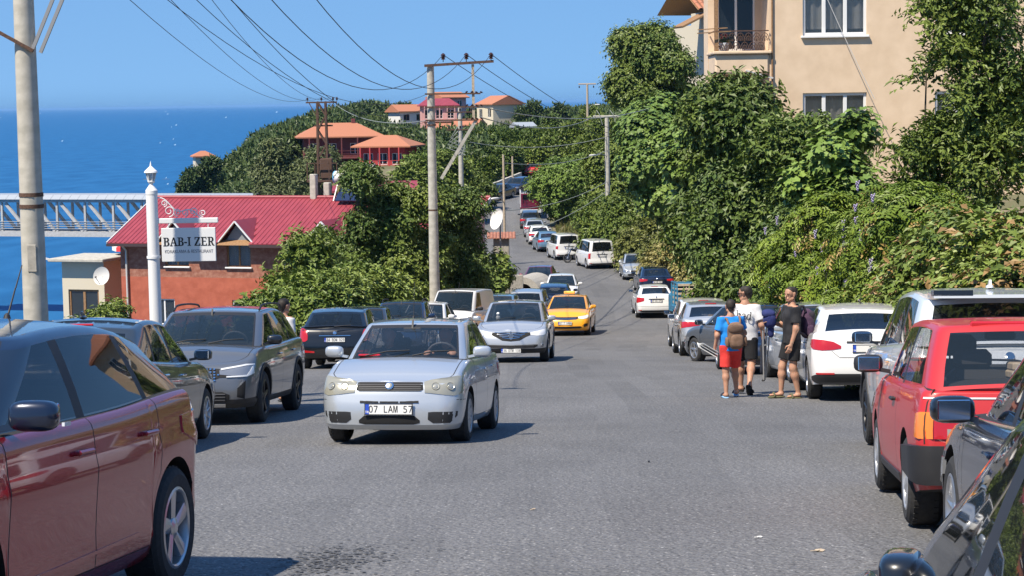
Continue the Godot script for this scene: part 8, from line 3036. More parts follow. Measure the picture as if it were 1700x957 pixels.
# ---------------------------------------------------------------- people
# bones: [a, b, radius a, radius b, flat end?, squash?]; joined with a smooth minimum and meshed as surface nets
func sdf_mesh(mb: MB, bones: Array, cell: float, k: float, cuts := []) -> void:
	var lo := Vector3.ONE * 1e9
	var hi := -lo
	for b in bones:
		var r := maxf(b[2], b[3]) + cell * 3.0
		lo = lo.min((b[0] as Vector3).min(b[1]) - Vector3.ONE * r)
		hi = hi.max((b[0] as Vector3).max(b[1]) + Vector3.ONE * r)
	var n := Vector3i(((hi - lo) / cell).ceil()) + Vector3i.ONE
	var sy := n.x
	var sz := n.x * n.y
	var F := PackedFloat32Array()
	F.resize(n.x * n.y * n.z)
	F.fill(1.0)
	for b in bones:
		var a: Vector3 = b[0]
		var e: Vector3 = b[1]
		var r0: float = b[2]
		var r1: float = b[3]
		var flat: bool = b.size() > 4 and b[4]
		var sq: Vector3 = b[5] if b.size() > 5 else Vector3.ONE
		var m := maxf(r0 * maxf(sq.x, sq.z), r1 * maxf(sq.x, sq.z)) + k + cell * 2.0
		var c0 := Vector3i((((a.min(e) - Vector3.ONE * m) - lo) / cell).floor()).clamp(Vector3i.ZERO, n - Vector3i.ONE)
		var c1 := Vector3i((((a.max(e) + Vector3.ONE * m) - lo) / cell).ceil()).clamp(Vector3i.ZERO, n - Vector3i.ONE)
		var ab := e - a
		var l2 := maxf(ab.length_squared(), 1e-9)
		var dir := ab.normalized()
		var squash := sq != Vector3.ONE
		for z in range(c0.z, c1.z + 1):
			for y in range(c0.y, c1.y + 1):
				var at := z * sz + y * sy
				for x in range(c0.x, c1.x + 1):
					var p := lo + Vector3(x, y, z) * cell
					var t := clampf((p - a).dot(ab) / l2, 0.0, 1.0)
					var w := p - a - ab * t
					if squash:
						w /= sq
					var d := w.length() - lerpf(r0, r1, t)
					if flat:
						d = maxf(d, (p - e).dot(dir))
					var f := F[at + x]
					var h := maxf(k - absf(f - d), 0.0) / k
					F[at + x] = minf(f, d) - h * h * k * 0.25
	for c in cuts:   # [point, normal]: what lies beyond is cut off; or [centre, radius] balls taken out
		for z in n.z:
			for y in n.y:
				for x in n.x:
					var p := lo + Vector3(x, y, z) * cell
					var i := z * sz + y * sy + x
					if c[1] is Vector3:
						F[i] = maxf(F[i], (p - c[0]).dot(c[1]))
					else:
						F[i] = maxf(F[i], c[1] - (p - c[0]).length())
	var V := {}
	var NV := {}
	for z in n.z - 1:
		for y in n.y - 1:
			for x in n.x - 1:
				var i := z * sz + y * sy + x
				var f0 := F[i]
				if absf(f0) > cell * 2.2:
					continue
				var q := [f0, F[i + 1], F[i + sy], F[i + sy + 1], F[i + sz], F[i + sz + 1], F[i + sz + sy], F[i + sz + sy + 1]]
				var neg := 0
				for v in q:
					if v < 0.0:
						neg += 1
				if neg == 0 or neg == 8:
					continue
				var s := Vector3.ZERO
				var cnt := 0
				for ed in [[0, 1], [2, 3], [4, 5], [6, 7], [0, 2], [1, 3], [4, 6], [5, 7], [0, 4], [1, 5], [2, 6], [3, 7]]:
					var fa: float = q[ed[0]]
					var fb: float = q[ed[1]]
					if (fa < 0.0) != (fb < 0.0):
						var t := fa / (fa - fb)
						var pa := Vector3(ed[0] & 1, (ed[0] >> 1) & 1, ed[0] >> 2)
						var pb := Vector3(ed[1] & 1, (ed[1] >> 1) & 1, ed[1] >> 2)
						s += pa.lerp(pb, t)
						cnt += 1
				V[i] = lo + (Vector3(x, y, z) + s / cnt) * cell
				var g := Vector3(q[1] + q[3] + q[5] + q[7] - q[0] - q[2] - q[4] - q[6], q[2] + q[3] + q[6] + q[7] - q[0] - q[1] - q[4] - q[5], q[4] + q[5] + q[6] + q[7] - q[0] - q[1] - q[2] - q[3])
				NV[i] = g.normalized()
	for i in V:
		for ax in 3:
			var st: int = [1, sy, sz][ax]
			var s1: int = [sy, sz, 1][ax]
			var s2: int = [sz, 1, sy][ax]
			# edge from the corner i along ax: its four cells
			if (F[i] < 0.0) == (F[i + st] < 0.0):
				continue
			var a: int = i
			var b: int = i - s1
			var c: int = i - s1 - s2
			var d: int = i - s2
			if V.has(b) and V.has(c) and V.has(d):
				mb.squad(V[a], V[b], V[c], V[d], NV[a], NV[b], NV[c], NV[d])

# a hand at the wrist: palm and five fingers; along = finger direction, palm = way the palm faces, curl 0..1, thumb side
func hand_bones(w: Vector3, along: Vector3, palm: Vector3, thumb: Vector3, s: float, curl: float) -> Array:
	var r := []
	along = along.normalized()
	palm = (palm - along * palm.dot(along)).normalized()
	thumb = (thumb - along * thumb.dot(along)).normalized()
	var k := w + along * 0.085 * s
	for i in 4:
		var o := thumb * (0.028 - 0.019 * i) * s
		r.append([w + o * 0.6 + along * 0.01 * s, k + o, 0.013 * s, 0.011 * s])
		var l: float = [0.072, 0.08, 0.074, 0.058][i] * s
		var p := k + o
		var dr := along
		for j in 3:
			dr = (dr + palm * curl * (0.55 + 0.2 * j)).normalized()
			var q: Vector3 = p + dr * l * [0.45, 0.32, 0.25][j]
			r.append([p, q, (0.0095 - 0.001 * j) * s, (0.009 - 0.001 * j) * s])
			p = q
	var tb: Vector3 = w + along * 0.02 * s + thumb * 0.026 * s
	var t1 := tb + (along * 0.6 + thumb * 0.7 + palm * 0.3).normalized() * 0.045 * s
	r.append([tb, t1, 0.013 * s, 0.0105 * s])
	r.append([t1, t1 + (along + palm * 0.5 * curl + thumb * 0.15).normalized() * 0.035 * s, 0.0105 * s, 0.008 * s])
	return r

# J: joints in the person's own axes (x to its left, y up, z forward)
func person(label: String, at: Vector3, yaw: float, J: Dictionary, o: Dictionary) -> Node3D:
	var s: float = o.get("s", 1.0)
	var r := thing("person", label, "person", at, Basis(Vector3.UP, yaw))
	var body := MB.new()
	var B := []
	var pel: Vector3 = J.pelvis
	var chest: Vector3 = J.chest
	var neck: Vector3 = J.neck
	var head: Vector3 = J.head
	var wd := Vector3(1.45, 1.0, 0.95)
	B.append([pel, pel.lerp(chest, 0.5), 0.112 * s, 0.105 * s, false, wd])
	B.append([pel.lerp(chest, 0.5), chest, 0.105 * s, 0.118 * s, false, wd])
	B.append([chest, neck, 0.09 * s, 0.05 * s])
	B.append([J.shoulder_l, J.shoulder_r, 0.06 * s, 0.06 * s])
	B.append([neck, head, 0.05 * s, 0.05 * s])
	for e in ["l", "r"]:
		B.append([J["shoulder_" + e], J["elbow_" + e], 0.05 * s, 0.04 * s])
		B.append([J["elbow_" + e], J["wrist_" + e], 0.04 * s, 0.027 * s])
		B.append([J["hip_" + e], J["knee_" + e], 0.085 * s, 0.055 * s])
		var cf: Vector3 = J["knee_" + e].lerp(J["ankle_" + e], 0.3)
		B.append([J["knee_" + e], cf, 0.054 * s, 0.056 * s])
		B.append([cf, J["ankle_" + e], 0.056 * s, 0.034 * s])
		var toe: Vector3 = J["toe_" + e]
		var an: Vector3 = J["ankle_" + e]
		B.append([an - Vector3(0, 0.035 * s, 0), toe, 0.034 * s, 0.022 * s, false, Vector3(1.25, 0.8, 1.25)])
	sdf_mesh(body, B, 0.0135 * s, 0.05 * s)
	# head with its own finer grid: skull, jaw, brow, nose, ears, mouth
	var f: Vector3 = J.face.normalized()
	var lf := Vector3.UP.cross(f).normalized()
	var up := f.cross(lf)
	var h := func(x: float, y: float, z: float) -> Vector3: return head + (lf * x + up * y + f * z) * s
	var HB := [[h.call(0, 0.045, -0.022), h.call(0, 0.04, 0.018), 0.082 * s, 0.078 * s], [h.call(0, 0.0, 0.02), h.call(0, -0.075, 0.048), 0.068 * s, 0.034 * s],
		[h.call(0.045, -0.055, 0.0), h.call(0.012, -0.09, 0.055), 0.03 * s, 0.024 * s], [h.call(-0.045, -0.055, 0.0), h.call(-0.012, -0.09, 0.055), 0.03 * s, 0.024 * s],
		[h.call(0, 0.008, 0.088), h.call(0, -0.028, 0.104), 0.009 * s, 0.015 * s], [h.call(0.035, 0.022, 0.078), h.call(-0.035, 0.022, 0.078), 0.014 * s, 0.014 * s],
		[h.call(0.02, -0.06, 0.078), h.call(-0.02, -0.06, 0.078), 0.012 * s, 0.012 * s], [head + Vector3(0, -0.03, 0) * s, neck, 0.052 * s, 0.052 * s],
		[h.call(0.083, 0.02, -0.005), h.call(0.08, -0.022, 0.0), 0.02 * s, 0.012 * s, false, Vector3(0.6, 1, 1)], [h.call(-0.083, 0.02, -0.005), h.call(-0.08, -0.022, 0.0), 0.02 * s, 0.012 * s, false, Vector3(0.6, 1, 1)]]
	sdf_mesh(body, HB, 0.0075 * s, 0.018 * s, [[h.call(0.033, 0.004, 0.098), 0.016 * s], [h.call(-0.033, 0.004, 0.098), 0.016 * s]])
	for e in ["l", "r"]:
		var wv: Vector3 = J["wrist_" + e]
		var al: Vector3 = J.get("hand_" + e, wv - J["elbow_" + e])
		var sg := 1.0 if e == "l" else -1.0
		var hb := hand_bones(wv, al, J.get("palm_" + e, Vector3(-sg, 0, 0.2)), J.get("thumb_" + e, Vector3(0, 0, 1)), s, J.get("curl_" + e, 0.25))
		hb.append([J["elbow_" + e].lerp(wv, 0.85), wv + al.normalized() * 0.02, 0.029 * s, 0.024 * s])
		sdf_mesh(body, hb, 0.0058 * s, 0.010 * s)
	part(r, "body", body, M.skin)
	# face details
	var ey := MB.new()
	for sx in [0.032, -0.032]:
		ey.ball(h.call(sx, 0.004, 0.087), Vector3.ONE * 0.0075 * s, Basis(), 8, 6)
	part(r, "eyes", ey, M.ink)
	var lp := MB.new()
	lp.pebble(h.call(0, -0.06, 0.088), Vector3(0.024, 0.006, 0.006) * s, Basis(lf, up, f), 10, 6, 0.9)
	part(r, "lips", lp, M.lips)
	# hair
	var hm := MB.new()
	var cut: float = o.get("hair_back", -0.05)
	var HR2 := [[h.call(0, 0.056, -0.024), h.call(0, 0.055, 0.012), 0.087 * s, 0.080 * s], [h.call(0, 0.01, -0.05), h.call(0, cut, -0.055), 0.062 * s, 0.045 * s], [h.call(0, 0.105, 0.02), h.call(0, 0.098, 0.045), 0.032 * s, 0.02 * s]]
	sdf_mesh(hm, HR2, 0.009 * s, 0.03 * s, [[h.call(0, 0.055, 0.045), -(up * 0.62 - f * 0.78)], [h.call(0, cut - 0.02, -0.05), -up]])
	part(r, "hair", hm, M.hair)
	# shirt
	var sh := MB.new()
	var g := 0.022 * s
	var hem: Vector3 = pel + Vector3(0, o.get("hem", -0.05), 0) * s
	var SB := [[chest, pel.lerp(chest, 0.45), 0.118 * s + g, 0.108 * s + g, false, wd], [pel.lerp(chest, 0.45), hem, 0.108 * s + g, 0.118 * s + g, true, wd], [J.shoulder_l + Vector3(0, 0.005, 0), J.shoulder_r + Vector3(0, 0.005, 0), 0.062 * s + g * 0.6, 0.062 * s + g * 0.6], [chest, neck - Vector3(0, 0.03 * s, 0), 0.1 * s, 0.062 * s]]
	for e in ["l", "r"]:
		SB.append([J["shoulder_" + e], J["shoulder_" + e].lerp(J["elbow_" + e], o.get("sleeve", 0.72)), 0.058 * s + g, 0.055 * s + g, true])
	sdf_mesh(sh, SB, 0.0135 * s, 0.035 * s, [[neck + Vector3(0, -0.012, 0) * s, Vector3(0, 1, 0.15).normalized()], [hem, Vector3.DOWN]])
	var shirt := part(r, "shirt", sh, o.shirt)
	# shorts
	var so := MB.new()
	var PB := [[pel + Vector3(0, 0.06, 0) * s, pel - Vector3(0, 0.05, 0) * s, 0.112 * s + 0.012, 0.118 * s + 0.012, false, wd]]
	for e in ["l", "r"]:
		PB.append([J["hip_" + e], J["hip_" + e].lerp(J["knee_" + e], o.get("shorts_len", 0.8)), 0.095 * s + 0.014, 0.082 * s + 0.018, true])
	sdf_mesh(so, PB, 0.0135 * s, 0.03 * s, [[pel + Vector3(0, 0.1, 0) * s, Vector3.UP]])
	part(r, "shorts", so, o.shorts)
	# slippers
	for e in ["l", "r"]:
		var an: Vector3 = J["ankle_" + e]
		var toe: Vector3 = J["toe_" + e]
		var d := (toe - an)
		d.y *= 1.0 if o.get("tilt_" + e, false) else 0.0
		d = d.normalized()
		var sd := Vector3.UP.cross(d).normalized()
		var nn := d.cross(sd)
		var c := an.lerp(toe, 0.45) - nn * 0.058 * s
		if not o.get("tilt_" + e, false):
			c.y = 0.018
		var sl := MB.new()
		sl.pebble(c, Vector3(0.052, 0.018, 0.145) * s, Basis(sd, nn, d), 16, 8, 0.7)
		var sn := part(r, "slipper", sl, o.slipper)
		var st := MB.new()
		var pts := []
		for i in 9:
			var t := PI * i / 8.0
			pts.append(c + d * 0.045 * s + sd * cos(t) * 0.052 * s + nn * (0.012 + sin(t) * 0.055) * s)
		st.tube(pts, 0.016 * s, 6)
		part(sn, "strap", st, o.get("strap", o.slipper))
	return r

func joints(H: float) -> Dictionary:
	var k := H / 1.75
	return {"pelvis": Vector3(0, 0.95, 0) * k, "chest": Vector3(0, 1.28, 0.0) * k, "neck": Vector3(0, 1.47, -0.005) * k, "head": Vector3(0, 1.625, 0.015) * k, "face": Vector3(0, 0, 1),
		"shoulder_l": Vector3(0.165, 1.405, 0) * k, "shoulder_r": Vector3(-0.165, 1.405, 0) * k, "elbow_l": Vector3(0.225, 1.12, -0.02) * k, "elbow_r": Vector3(-0.225, 1.12, -0.02) * k,
		"wrist_l": Vector3(0.235, 0.875, 0.05) * k, "wrist_r": Vector3(-0.235, 0.875, 0.05) * k, "hip_l": Vector3(0.09, 0.9, 0) * k, "hip_r": Vector3(-0.09, 0.9, 0) * k,
		"knee_l": Vector3(0.1, 0.49, 0.02) * k, "knee_r": Vector3(-0.1, 0.49, 0.02) * k, "ankle_l": Vector3(0.1, 0.095, -0.02) * k, "ankle_r": Vector3(-0.1, 0.095, -0.02) * k,
		"toe_l": Vector3(0.12, 0.05, 0.15) * k, "toe_r": Vector3(-0.12, 0.05, 0.15) * k}

func backpack(called: String, label: String, base: Transform3D, s: float, m: Material, m2: Material) -> void:
	var r := thing(called, label, "backpack", base.origin, base.basis)
	var mb := MB.new()
	mb.pebble(Vector3(0, 0, 0), Vector3(0.145, 0.235, 0.085) * s, Basis(), 20, 14, 0.66)
	part(r, "main_bag", mb, m)
	mb = MB.new()
	mb.pebble(Vector3(0, -0.08, -0.085) * s, Vector3(0.11, 0.115, 0.04) * s, Basis(), 16, 10, 0.66)
	part(r, "front_pocket", mb, m)
	mb = MB.new()
	mb.pebble(Vector3(0, 0.13, -0.03) * s, Vector3(0.14, 0.08, 0.085) * s, Basis(), 16, 10, 0.7)
	part(r, "top_flap", mb, m2)
	for x in [-0.155, 0.155]:
		mb = MB.new()
		mb.pebble(Vector3(x, -0.1, 0) * s, Vector3(0.035, 0.09, 0.06) * s, Basis(), 12, 8, 0.7)
		part(r, "side_pocket", mb, m)
		mb = MB.new()
		var sx := signf(x) * 0.1
		mb.tube([Vector3(sx, 0.2, 0.06) * s, Vector3(sx * 1.15, 0.285, 0.10) * s, Vector3(sx * 1.2, 0.29, 0.2) * s, Vector3(sx * 1.25, 0.2, 0.285) * s, Vector3(sx * 1.3, 0.02, 0.28) * s, Vector3(sx * 1.5, -0.12, 0.17) * s, Vector3(sx * 1.2, -0.18, 0.06) * s], 0.021 * s, 6)
		part(r, "strap", mb, m2)

func make_people() -> void:
	M.skin = mat(lin(0.42, 0.225, 0.145), 0.6)
	M.skin.subsurf_scatter_enabled = true
	M.skin.subsurf_scatter_strength = 0.15
	M.lips = mat(lin(0.36, 0.13, 0.10), 0.6)
	M.hair = mottled(lin(0.012, 0.009, 0.007), lin(0.035, 0.025, 0.018), 0.08, 0.05, 0.7, 40, 3, 128)
	var cloth := func(a: Color, b: Color) -> Material:
		var m := mottled(a, b, 0.5, 0.03, 0.92, 41, 4, 128)
		return m
	# ---- boy in blue
	var J := joints(1.56)
	var k := 1.56 / 1.75
	J.ankle_l = Vector3(0.11, 0.095, -0.10) * k
	J.toe_l = Vector3(0.13, 0.05, 0.07) * k
	J.knee_l = Vector3(0.1, 0.5, -0.02) * k
	J.ankle_r = Vector3(-0.13, 0.10, 0.16) * k
	J.toe_r = Vector3(-0.15, 0.05, 0.33) * k
	J.knee_r = Vector3(-0.1, 0.5, 0.15) * k
	J.elbow_l = Vector3(0.25, 1.13, -0.03) * k
	J.wrist_l = Vector3(0.28, 0.89, 0.05) * k
	J.hand_l = Vector3(0.0, -1, 0.15)
	J.curl_l = 0.7
	J.face = Vector3(-0.1, 0.02, 1)
	J.elbow_r = Vector3(-0.25, 1.15, 0.02) * k
	J.wrist_r = Vector3(-0.2, 1.0, 0.2) * k
	var at := on_road(3.46, 30.4)
	person("boy in blue T-shirt and red shorts walking away with a brown backpack", at, PI + 0.1, J, {"s": 0.9, "shirt": cloth.call(lin(0.01, 0.20, 0.62), lin(0.015, 0.27, 0.75)), "shorts": cloth.call(lin(0.62, 0.035, 0.03), lin(0.75, 0.055, 0.045)), "slipper": mat(lin(0.22, 0.40, 0.62), 0.7), "strap": mat(lin(0.02, 0.03, 0.06), 0.8), "hem": -0.1, "shorts_len": 0.86, "hair_back": -0.03})
	var bx := Transform3D(Basis(Vector3.UP, PI + 0.1), at)
	backpack("backpack", "brown cloth backpack on the boy's back", bx * Transform3D(Basis(Vector3.BACK, -0.06), Vector3(-0.03, 1.02, -0.235)), 0.92, cloth.call(lin(0.16, 0.095, 0.06), lin(0.23, 0.14, 0.095)), cloth.call(lin(0.15, 0.09, 0.058), lin(0.21, 0.13, 0.09)))
	var nt := thing("folded_mat", "white folded sheet held low in the boy's hand", "mat", bx * (J.wrist_l + Vector3(0.0, -0.09, 0.01)), bx.basis * Basis(Vector3.BACK, 0.55))
	for i in 3:
		var mb := MB.new()
		mb.cbox(Vector3(0.13, -0.012 + i * 0.02, 0.02), Vector3(0.36 - 0.03 * i, 0.014, 0.24), 0.006, Basis(Vector3.RIGHT, 0.2 * (i - 1)))
		part(nt, "fold", mb, M.curtain)
	# ---- man in white
	J = joints(1.78)
	k = 1.78 / 1.75
	J.face = Vector3(0.92, -0.03, 0.28)
	J.ankle_r = Vector3(-0.10, 0.20, -0.30) * k
	J.toe_r = Vector3(-0.11, 0.07, -0.19) * k
	J.knee_r = Vector3(-0.1, 0.52, -0.02) * k
	J.ankle_l = Vector3(0.10, 0.10, 0.20) * k
	J.toe_l = Vector3(0.12, 0.05, 0.37) * k
	J.knee_l = Vector3(0.1, 0.5, 0.16) * k
	J.elbow_r = Vector3(-0.27, 1.13, -0.04) * k
	J.wrist_r = Vector3(-0.28, 0.89, 0.06) * k
	J.curl_r = 0.9
	at = on_road(3.80, 31.3)
	var o := {"s": 1.05, "shirt": cloth.call(lin(0.60, 0.60, 0.61), lin(0.70, 0.70, 0.70)), "shorts": cloth.call(lin(0.008, 0.008, 0.010), lin(0.016, 0.016, 0.018)), "slipper": mat(lin(0.015, 0.015, 0.016), 0.8), "hem": -0.06, "shorts_len": 0.85, "tilt_r": true}
	var m2 := person("man in white T-shirt with black lettering on the back and sunglasses", at, PI - 0.25, J, o)
	var hx: Vector3 = J.head
	var fd: Vector3 = J.face.normalized()
	var sdv := Vector3.UP.cross(fd).normalized()
	var gl := MB.new()
	for sg in [-1.0, 1.0]:
		gl.pebble(hx + (fd * 0.105 + sdv * 0.036 * sg + Vector3(0, 0.012, 0)) * 1.05, Vector3(0.031, 0.021, 0.008), Basis(sdv, Vector3.UP, fd), 12, 8, 0.7)
		gl.bar(hx + (fd * 0.10 + sdv * 0.07 * sg + Vector3(0, 0.016, 0)) * 1.05, hx + (fd * 0.0 + sdv * 0.092 * sg + Vector3(0, 0.016, 0)) * 1.05, 0.007, 0.008)
	gl.bar(hx + fd * 0.112 + sdv * 0.03 + Vector3(0, 0.016, 0), hx + fd * 0.112 - sdv * 0.03 + Vector3(0, 0.016, 0), 0.006, 0.006)
	part(m2, "sunglasses", gl, M.blackp)
	lettering(m2, "shirt_print", "bad", 0.13, Transform3D(Basis(Vector3.UP, PI) * Basis(Vector3.BACK, -0.12), Vector3(0.0, 1.29, -0.158) * k), M.ink, "Droid Serif", 0.8)
	bx = Transform3D(Basis(Vector3.UP, PI - 0.25), at)
	var ch := thing("folding_chair", "folded metal framed camping chair carried by the man in white", "chair", bx * (J.wrist_r + Vector3(-0.02, -0.1, 0)), bx.basis * Basis(Vector3.BACK, 0.05))
	for q in [[-0.10, 0.05], [0.02, 0.0], [0.10, -0.05]]:
		var mb := MB.new()
		mb.tube([Vector3(-0.02 + q[1], 0.30, q[0]), Vector3(-0.03, -0.55, q[0] * 1.2)], 0.013, 7)
		part(ch, "frame_tube", mb, M.galv)
	for y in [0.02, -0.5]:
		var mb := MB.new()
		mb.tube([Vector3(-0.02, y, -0.12), Vector3(-0.02, y, 0.12)], 0.012, 7)
		part(ch, "cross_tube", mb, M.galv)
	var sb := MB.new()
	sb.pebble(Vector3(0.02, -0.18, 0.0), Vector3(0.035, 0.3, 0.1), Basis(), 14, 10, 0.6)
	part(ch, "seat_cloth", sb, cloth.call(lin(0.012, 0.016, 0.03), lin(0.022, 0.028, 0.05)))
	sb = MB.new()
	sb.cbox(Vector3(-0.02, -0.56, -0.06), Vector3(0.05, 0.03, 0.16), 0.01)
	part(ch, "foot", sb, M.trim)
	var um := thing("rolled_umbrella", "dark rolled beach umbrella under the man in white's arm", "umbrella", bx * Vector3(-0.26, 0.98, 0.1), bx.basis * Basis(Vector3.BACK, 0.3) * Basis(Vector3.RIGHT, 0.3))
	sb = MB.new()
	sb.tube([Vector3(-0.16, 0.06, 0), Vector3(0.0, 0.0, 0), Vector3(0.26, -0.1, 0)], [0.02, 0.035, 0.028], 10)
	part(um, "cover", sb, M.navy)
	sb = MB.new()
	sb.ball(Vector3(-0.18, 0.07, 0), Vector3(0.028, 0.022, 0.022))
	part(um, "handle", sb, M.white_paint)
	# ---- man in dark shirt
	J = joints(1.76)
	k = 1.76 / 1.75
	J.face = Vector3(0.30, 0.04, 0.95)
	J.elbow_l = Vector3(0.22, 1.12, 0.02) * k
	J.wrist_l = Vector3(0.21, 0.87, 0.10) * k
	J.curl_l = 0.6
	J.elbow_r = Vector3(-0.23, 1.13, 0.06) * k
	J.wrist_r = Vector3(-0.12, 1.18, 0.30) * k
	J.ankle_l = Vector3(0.11, 0.095, -0.06) * k
	J.toe_l = Vector3(0.13, 0.05, 0.11) * k
	J.ankle_r = Vector3(-0.10, 0.095, 0.14) * k
	J.toe_r = Vector3(-0.11, 0.05, 0.31) * k
	J.knee_r = Vector3(-0.1, 0.49, 0.12) * k
	at = on_road(4.37, 30.0)
	person("man in black T-shirt and shorts standing with a purple backpack", at, -PI * 0.5 + 0.25, J, {"s": 1.0, "shirt": cloth.call(lin(0.014, 0.014, 0.017), lin(0.028, 0.028, 0.032)), "shorts": cloth.call(lin(0.007, 0.007, 0.009), lin(0.014, 0.014, 0.016)), "slipper": mat(lin(0.10, 0.10, 0.05), 0.8), "hem": -0.08, "shorts_len": 0.72})
	bx = Transform3D(Basis(Vector3.UP, -PI * 0.5 + 0.25), at)
	backpack("backpack", "purple grey backpack on the man in black", bx * Transform3D(Basis(), Vector3(0, 1.17, -0.25)), 1.0, cloth.call(lin(0.045, 0.022, 0.05), lin(0.085, 0.045, 0.085)), cloth.call(lin(0.02, 0.015, 0.024), lin(0.04, 0.03, 0.045)))
	var bn := thing("cloth_bundle", "navy cloth bundle carried in front of the man in black", "bundle", bx * Vector3(-0.10, 1.24, 0.33), bx.basis)
	sb = MB.new()
	sb.pebble(Vector3.ZERO, Vector3(0.10, 0.13, 0.10), Basis(Vector3.BACK, 0.3), 14, 10, 0.8)
	sb.pebble(Vector3(0.0, 0.10, 0.02), Vector3(0.085, 0.06, 0.11), Basis(Vector3.BACK, -0.4), 12, 8, 0.8)
	sb.pebble(Vector3(0.0, -0.16, -0.02), Vector3(0.05, 0.12, 0.05), Basis(Vector3.BACK, 0.1), 12, 8, 0.8)
	part(bn, "cloth", sb, cloth.call(lin(0.012, 0.02, 0.09), lin(0.025, 0.035, 0.15)))
	# ---- someone half hidden behind the grey SUV
	J = joints(1.68)
	person("person in white top half hidden behind the dark grey SUV", on_road(-3.72, 31.2) , PI * 0.75, J, {"s": 1.0, "shirt": cloth.call(lin(0.6, 0.6, 0.6), lin(0.68, 0.68, 0.68)), "shorts": cloth.call(lin(0.3, 0.05, 0.04), lin(0.4, 0.07, 0.06)), "slipper": M.trim})
	# ---- the two people in the moving hatchback
	for sg in [1.0, -1.0]:
		var hd := heading(-1.17, 23.0, -6.7)
		var ps := Node3D.new()
		ps.name = numbered("person")
		add_child(ps)
		ps.transform = Transform3D(hd, on_road(-1.17, 23.0))
		tag(ps, "driver in dark top behind the wheel of the silver blue hatchback" if sg < 0 else "passenger in dark top beside the driver of the silver blue hatchback", "person")
		var bm := MB.new()
		var hz: float = 0.35 * sg
		var he := Vector3(-0.02, 1.19, hz)
		var BB := [[he + Vector3(0, 0.03, 0), he + Vector3(0.02, 0.03, 0), 0.088, 0.085], [he + Vector3(0.02, 0, 0), he + Vector3(0.05, -0.08, 0), 0.07, 0.045], [he + Vector3(0.09, 0, 0), he + Vector3(0.1, -0.02, 0), 0.012, 0.015], [he, he - Vector3(0.02, 0.2, 0), 0.05, 0.06]]
		if sg < 0:
			for z in [-0.15, 0.15]:
				BB.append([he + Vector3(0.14, -0.34, z * 1.3), he + Vector3(0.36, -0.22, z), 0.035, 0.027])
				BB.append_array(hand_bones(he + Vector3(0.36, -0.22, z), Vector3(1, 0.4, 0), Vector3(0.3, -1, 0), Vector3(0, 0.3, -signf(z)), 1.0, 0.7))
		sdf_mesh(bm, BB, 0.011, 0.03)
		part(ps, "body", bm, M.skin)
		bm = MB.new()
		sdf_mesh(bm, [[he + Vector3(-0.02, 0.05, 0), he + Vector3(0.0, 0.055, 0), 0.094, 0.088], [he + Vector3(-0.05, 0.0, 0), he + Vector3(-0.05, -0.05, 0), 0.065, 0.05]], 0.012, 0.03, [[he + Vector3(0.05, 0.06, 0), -(Vector3(-0.65, 0.75, 0))]])
		part(ps, "hair", bm, M.hair)
		bm = MB.new()
		sdf_mesh(bm, [[he + Vector3(-0.03, -0.2, 0), he + Vector3(-0.05, -0.6, 0), 0.09, 0.15, true, Vector3(0.95, 1, 1.3)], [he + Vector3(-0.03, -0.22, -0.18), he + Vector3(-0.03, -0.22, 0.18), 0.08, 0.08], [he + Vector3(-0.03, -0.24, -0.2), he + Vector3(0.12, -0.36, -0.22), 0.06, 0.05], [he + Vector3(-0.03, -0.24, 0.2), he + Vector3(0.12, -0.36, 0.22), 0.06, 0.05]], 0.014, 0.04)
		part(ps, "shirt", bm, M.seat)

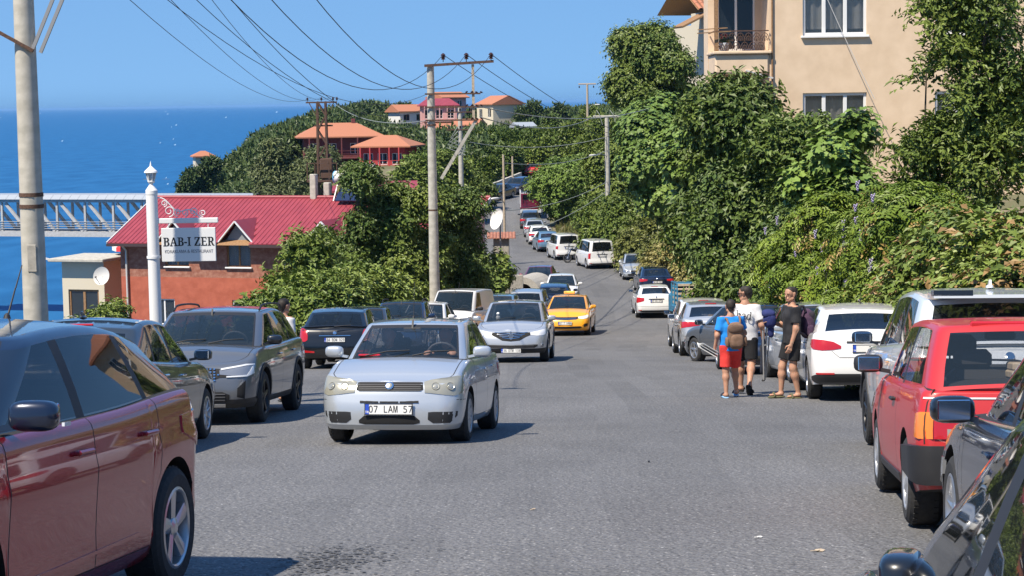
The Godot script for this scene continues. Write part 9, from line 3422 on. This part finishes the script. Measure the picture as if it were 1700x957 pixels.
# ---------------------------------------------------------------- litter, stains, kerbs
func make_small_things() -> void:
	var rng := RandomNumberGenerator.new()
	rng.seed = 61
	# dark wet stain near the bottom of the picture
	var mb := MB.new()
	var c := Vector2(-1.06, 11.0)
	for i in 620:
		var p := c + Vector2(rng.randfn() * 0.15 + rng.randfn() * 0.05, rng.randfn() * 0.36)
		p.x += (p.y - c.y) * 0.12
		var s := rng.randf_range(0.006, 0.017)
		var h := 0.004 + 0.000004 * i
		for k in 5:
			var a0 := TAU * k / 5.0
			var a1 := TAU * (k + 1) / 5.0
			mb.flat(Vector3(p.x, road_y(p.y) + h, -p.y), Vector3(p.x + cos(a0) * s, road_y(p.y + sin(a0) * s) + h, -p.y - sin(a0) * s), Vector3(p.x + cos(a1) * s, road_y(p.y + sin(a1) * s) + h, -p.y - sin(a1) * s), Vector3.UP)
	structure("oil_stain", mb, mottled(lin(0.045, 0.045, 0.046), lin(0.085, 0.085, 0.087), 0.25, 0.05, 0.75, 51, 4, 256))
	# bits of litter and leaves on the asphalt
	var bits := [[1.27, 18.0, 0.02, M.ink, "small dark pebble lying on the open asphalt"], [1.74, 11.0, 0.03, M.wood_pale, "pair of dry leaves on the lower right asphalt"], [1.49, 11.7, 0.018, M.curtain, "scrap of white paper on the lower right asphalt"], [0.12, 13.6, 0.016, M.wood_pale, "tiny dry leaf in the middle of the near asphalt"], [-4.2, 37.0, 0.05, M.curtain, "scrap of white litter beside the left verge"]]
	for b in bits:
		var r := thing("litter_scrap", b[4], "litter", on_road(b[0], b[1]), Basis(Vector3.UP, rng.randf() * 3.0))
		for k in 2:
			mb = MB.new()
			var s: float = b[2]
			mb.prism(PackedVector2Array([Vector2(-s, -s * 0.4), Vector2(s * 0.3, -s * 0.6), Vector2(s, 0), Vector2(s * 0.4, s * 0.5), Vector2(-s * 0.7, s * 0.4)]), 0.004, Transform3D(Basis(Vector3.RIGHT, PI * 0.5 + 0.25 * (k * 2 - 1)), Vector3(k * s * 0.9, 0.008, 0)))
			part(r, "fold", mb, b[3])
	# low white wall behind the cars on the far bend
	var w := thing("low_wall", "low white parapet wall behind the dark cars on the far bend", "wall", Vector3(-4.9, road_y(181.0) + 0.2, -182.0))
	var pts := [Vector3(-1.5, -0.3, 1.5), Vector3(1.2, 0.15, -5.0), Vector3(3.6, 0.6, -12.0), Vector3(6.0, 1.2, -20.0)]
	for i in 3:
		mb = MB.new()
		mb.bar(pts[i], pts[i + 1], 0.25, 1.5)
		part(w, "wall_length", mb, M.concrete_pale)
	# round mirror-like dish on the house end
	var ds := thing("satellite_dish", "white satellite dish on a post right of the red metal roof", "satellite dish", Vector3(-0.62, road_y(88.5), -88.5), Basis(Vector3.UP, -1.0))
	mb = MB.new()
	mb.lathe([Vector2(0, -0.12), Vector2(0.25, -0.09), Vector2(0.42, -0.02), Vector2(0.5, 0.05)], 22, Transform3D(Basis(Vector3.RIGHT, PI / 2 - 0.3), Vector3(0, 4.35, 0)))
	part(ds, "reflector", mb, M.white_paint)
	mb = MB.new()
	mb.tube([Vector3(0, 0, -0.15), Vector3(0, 4.3, -0.15)], 0.035, 8)
	part(ds, "post", mb, M.galv)
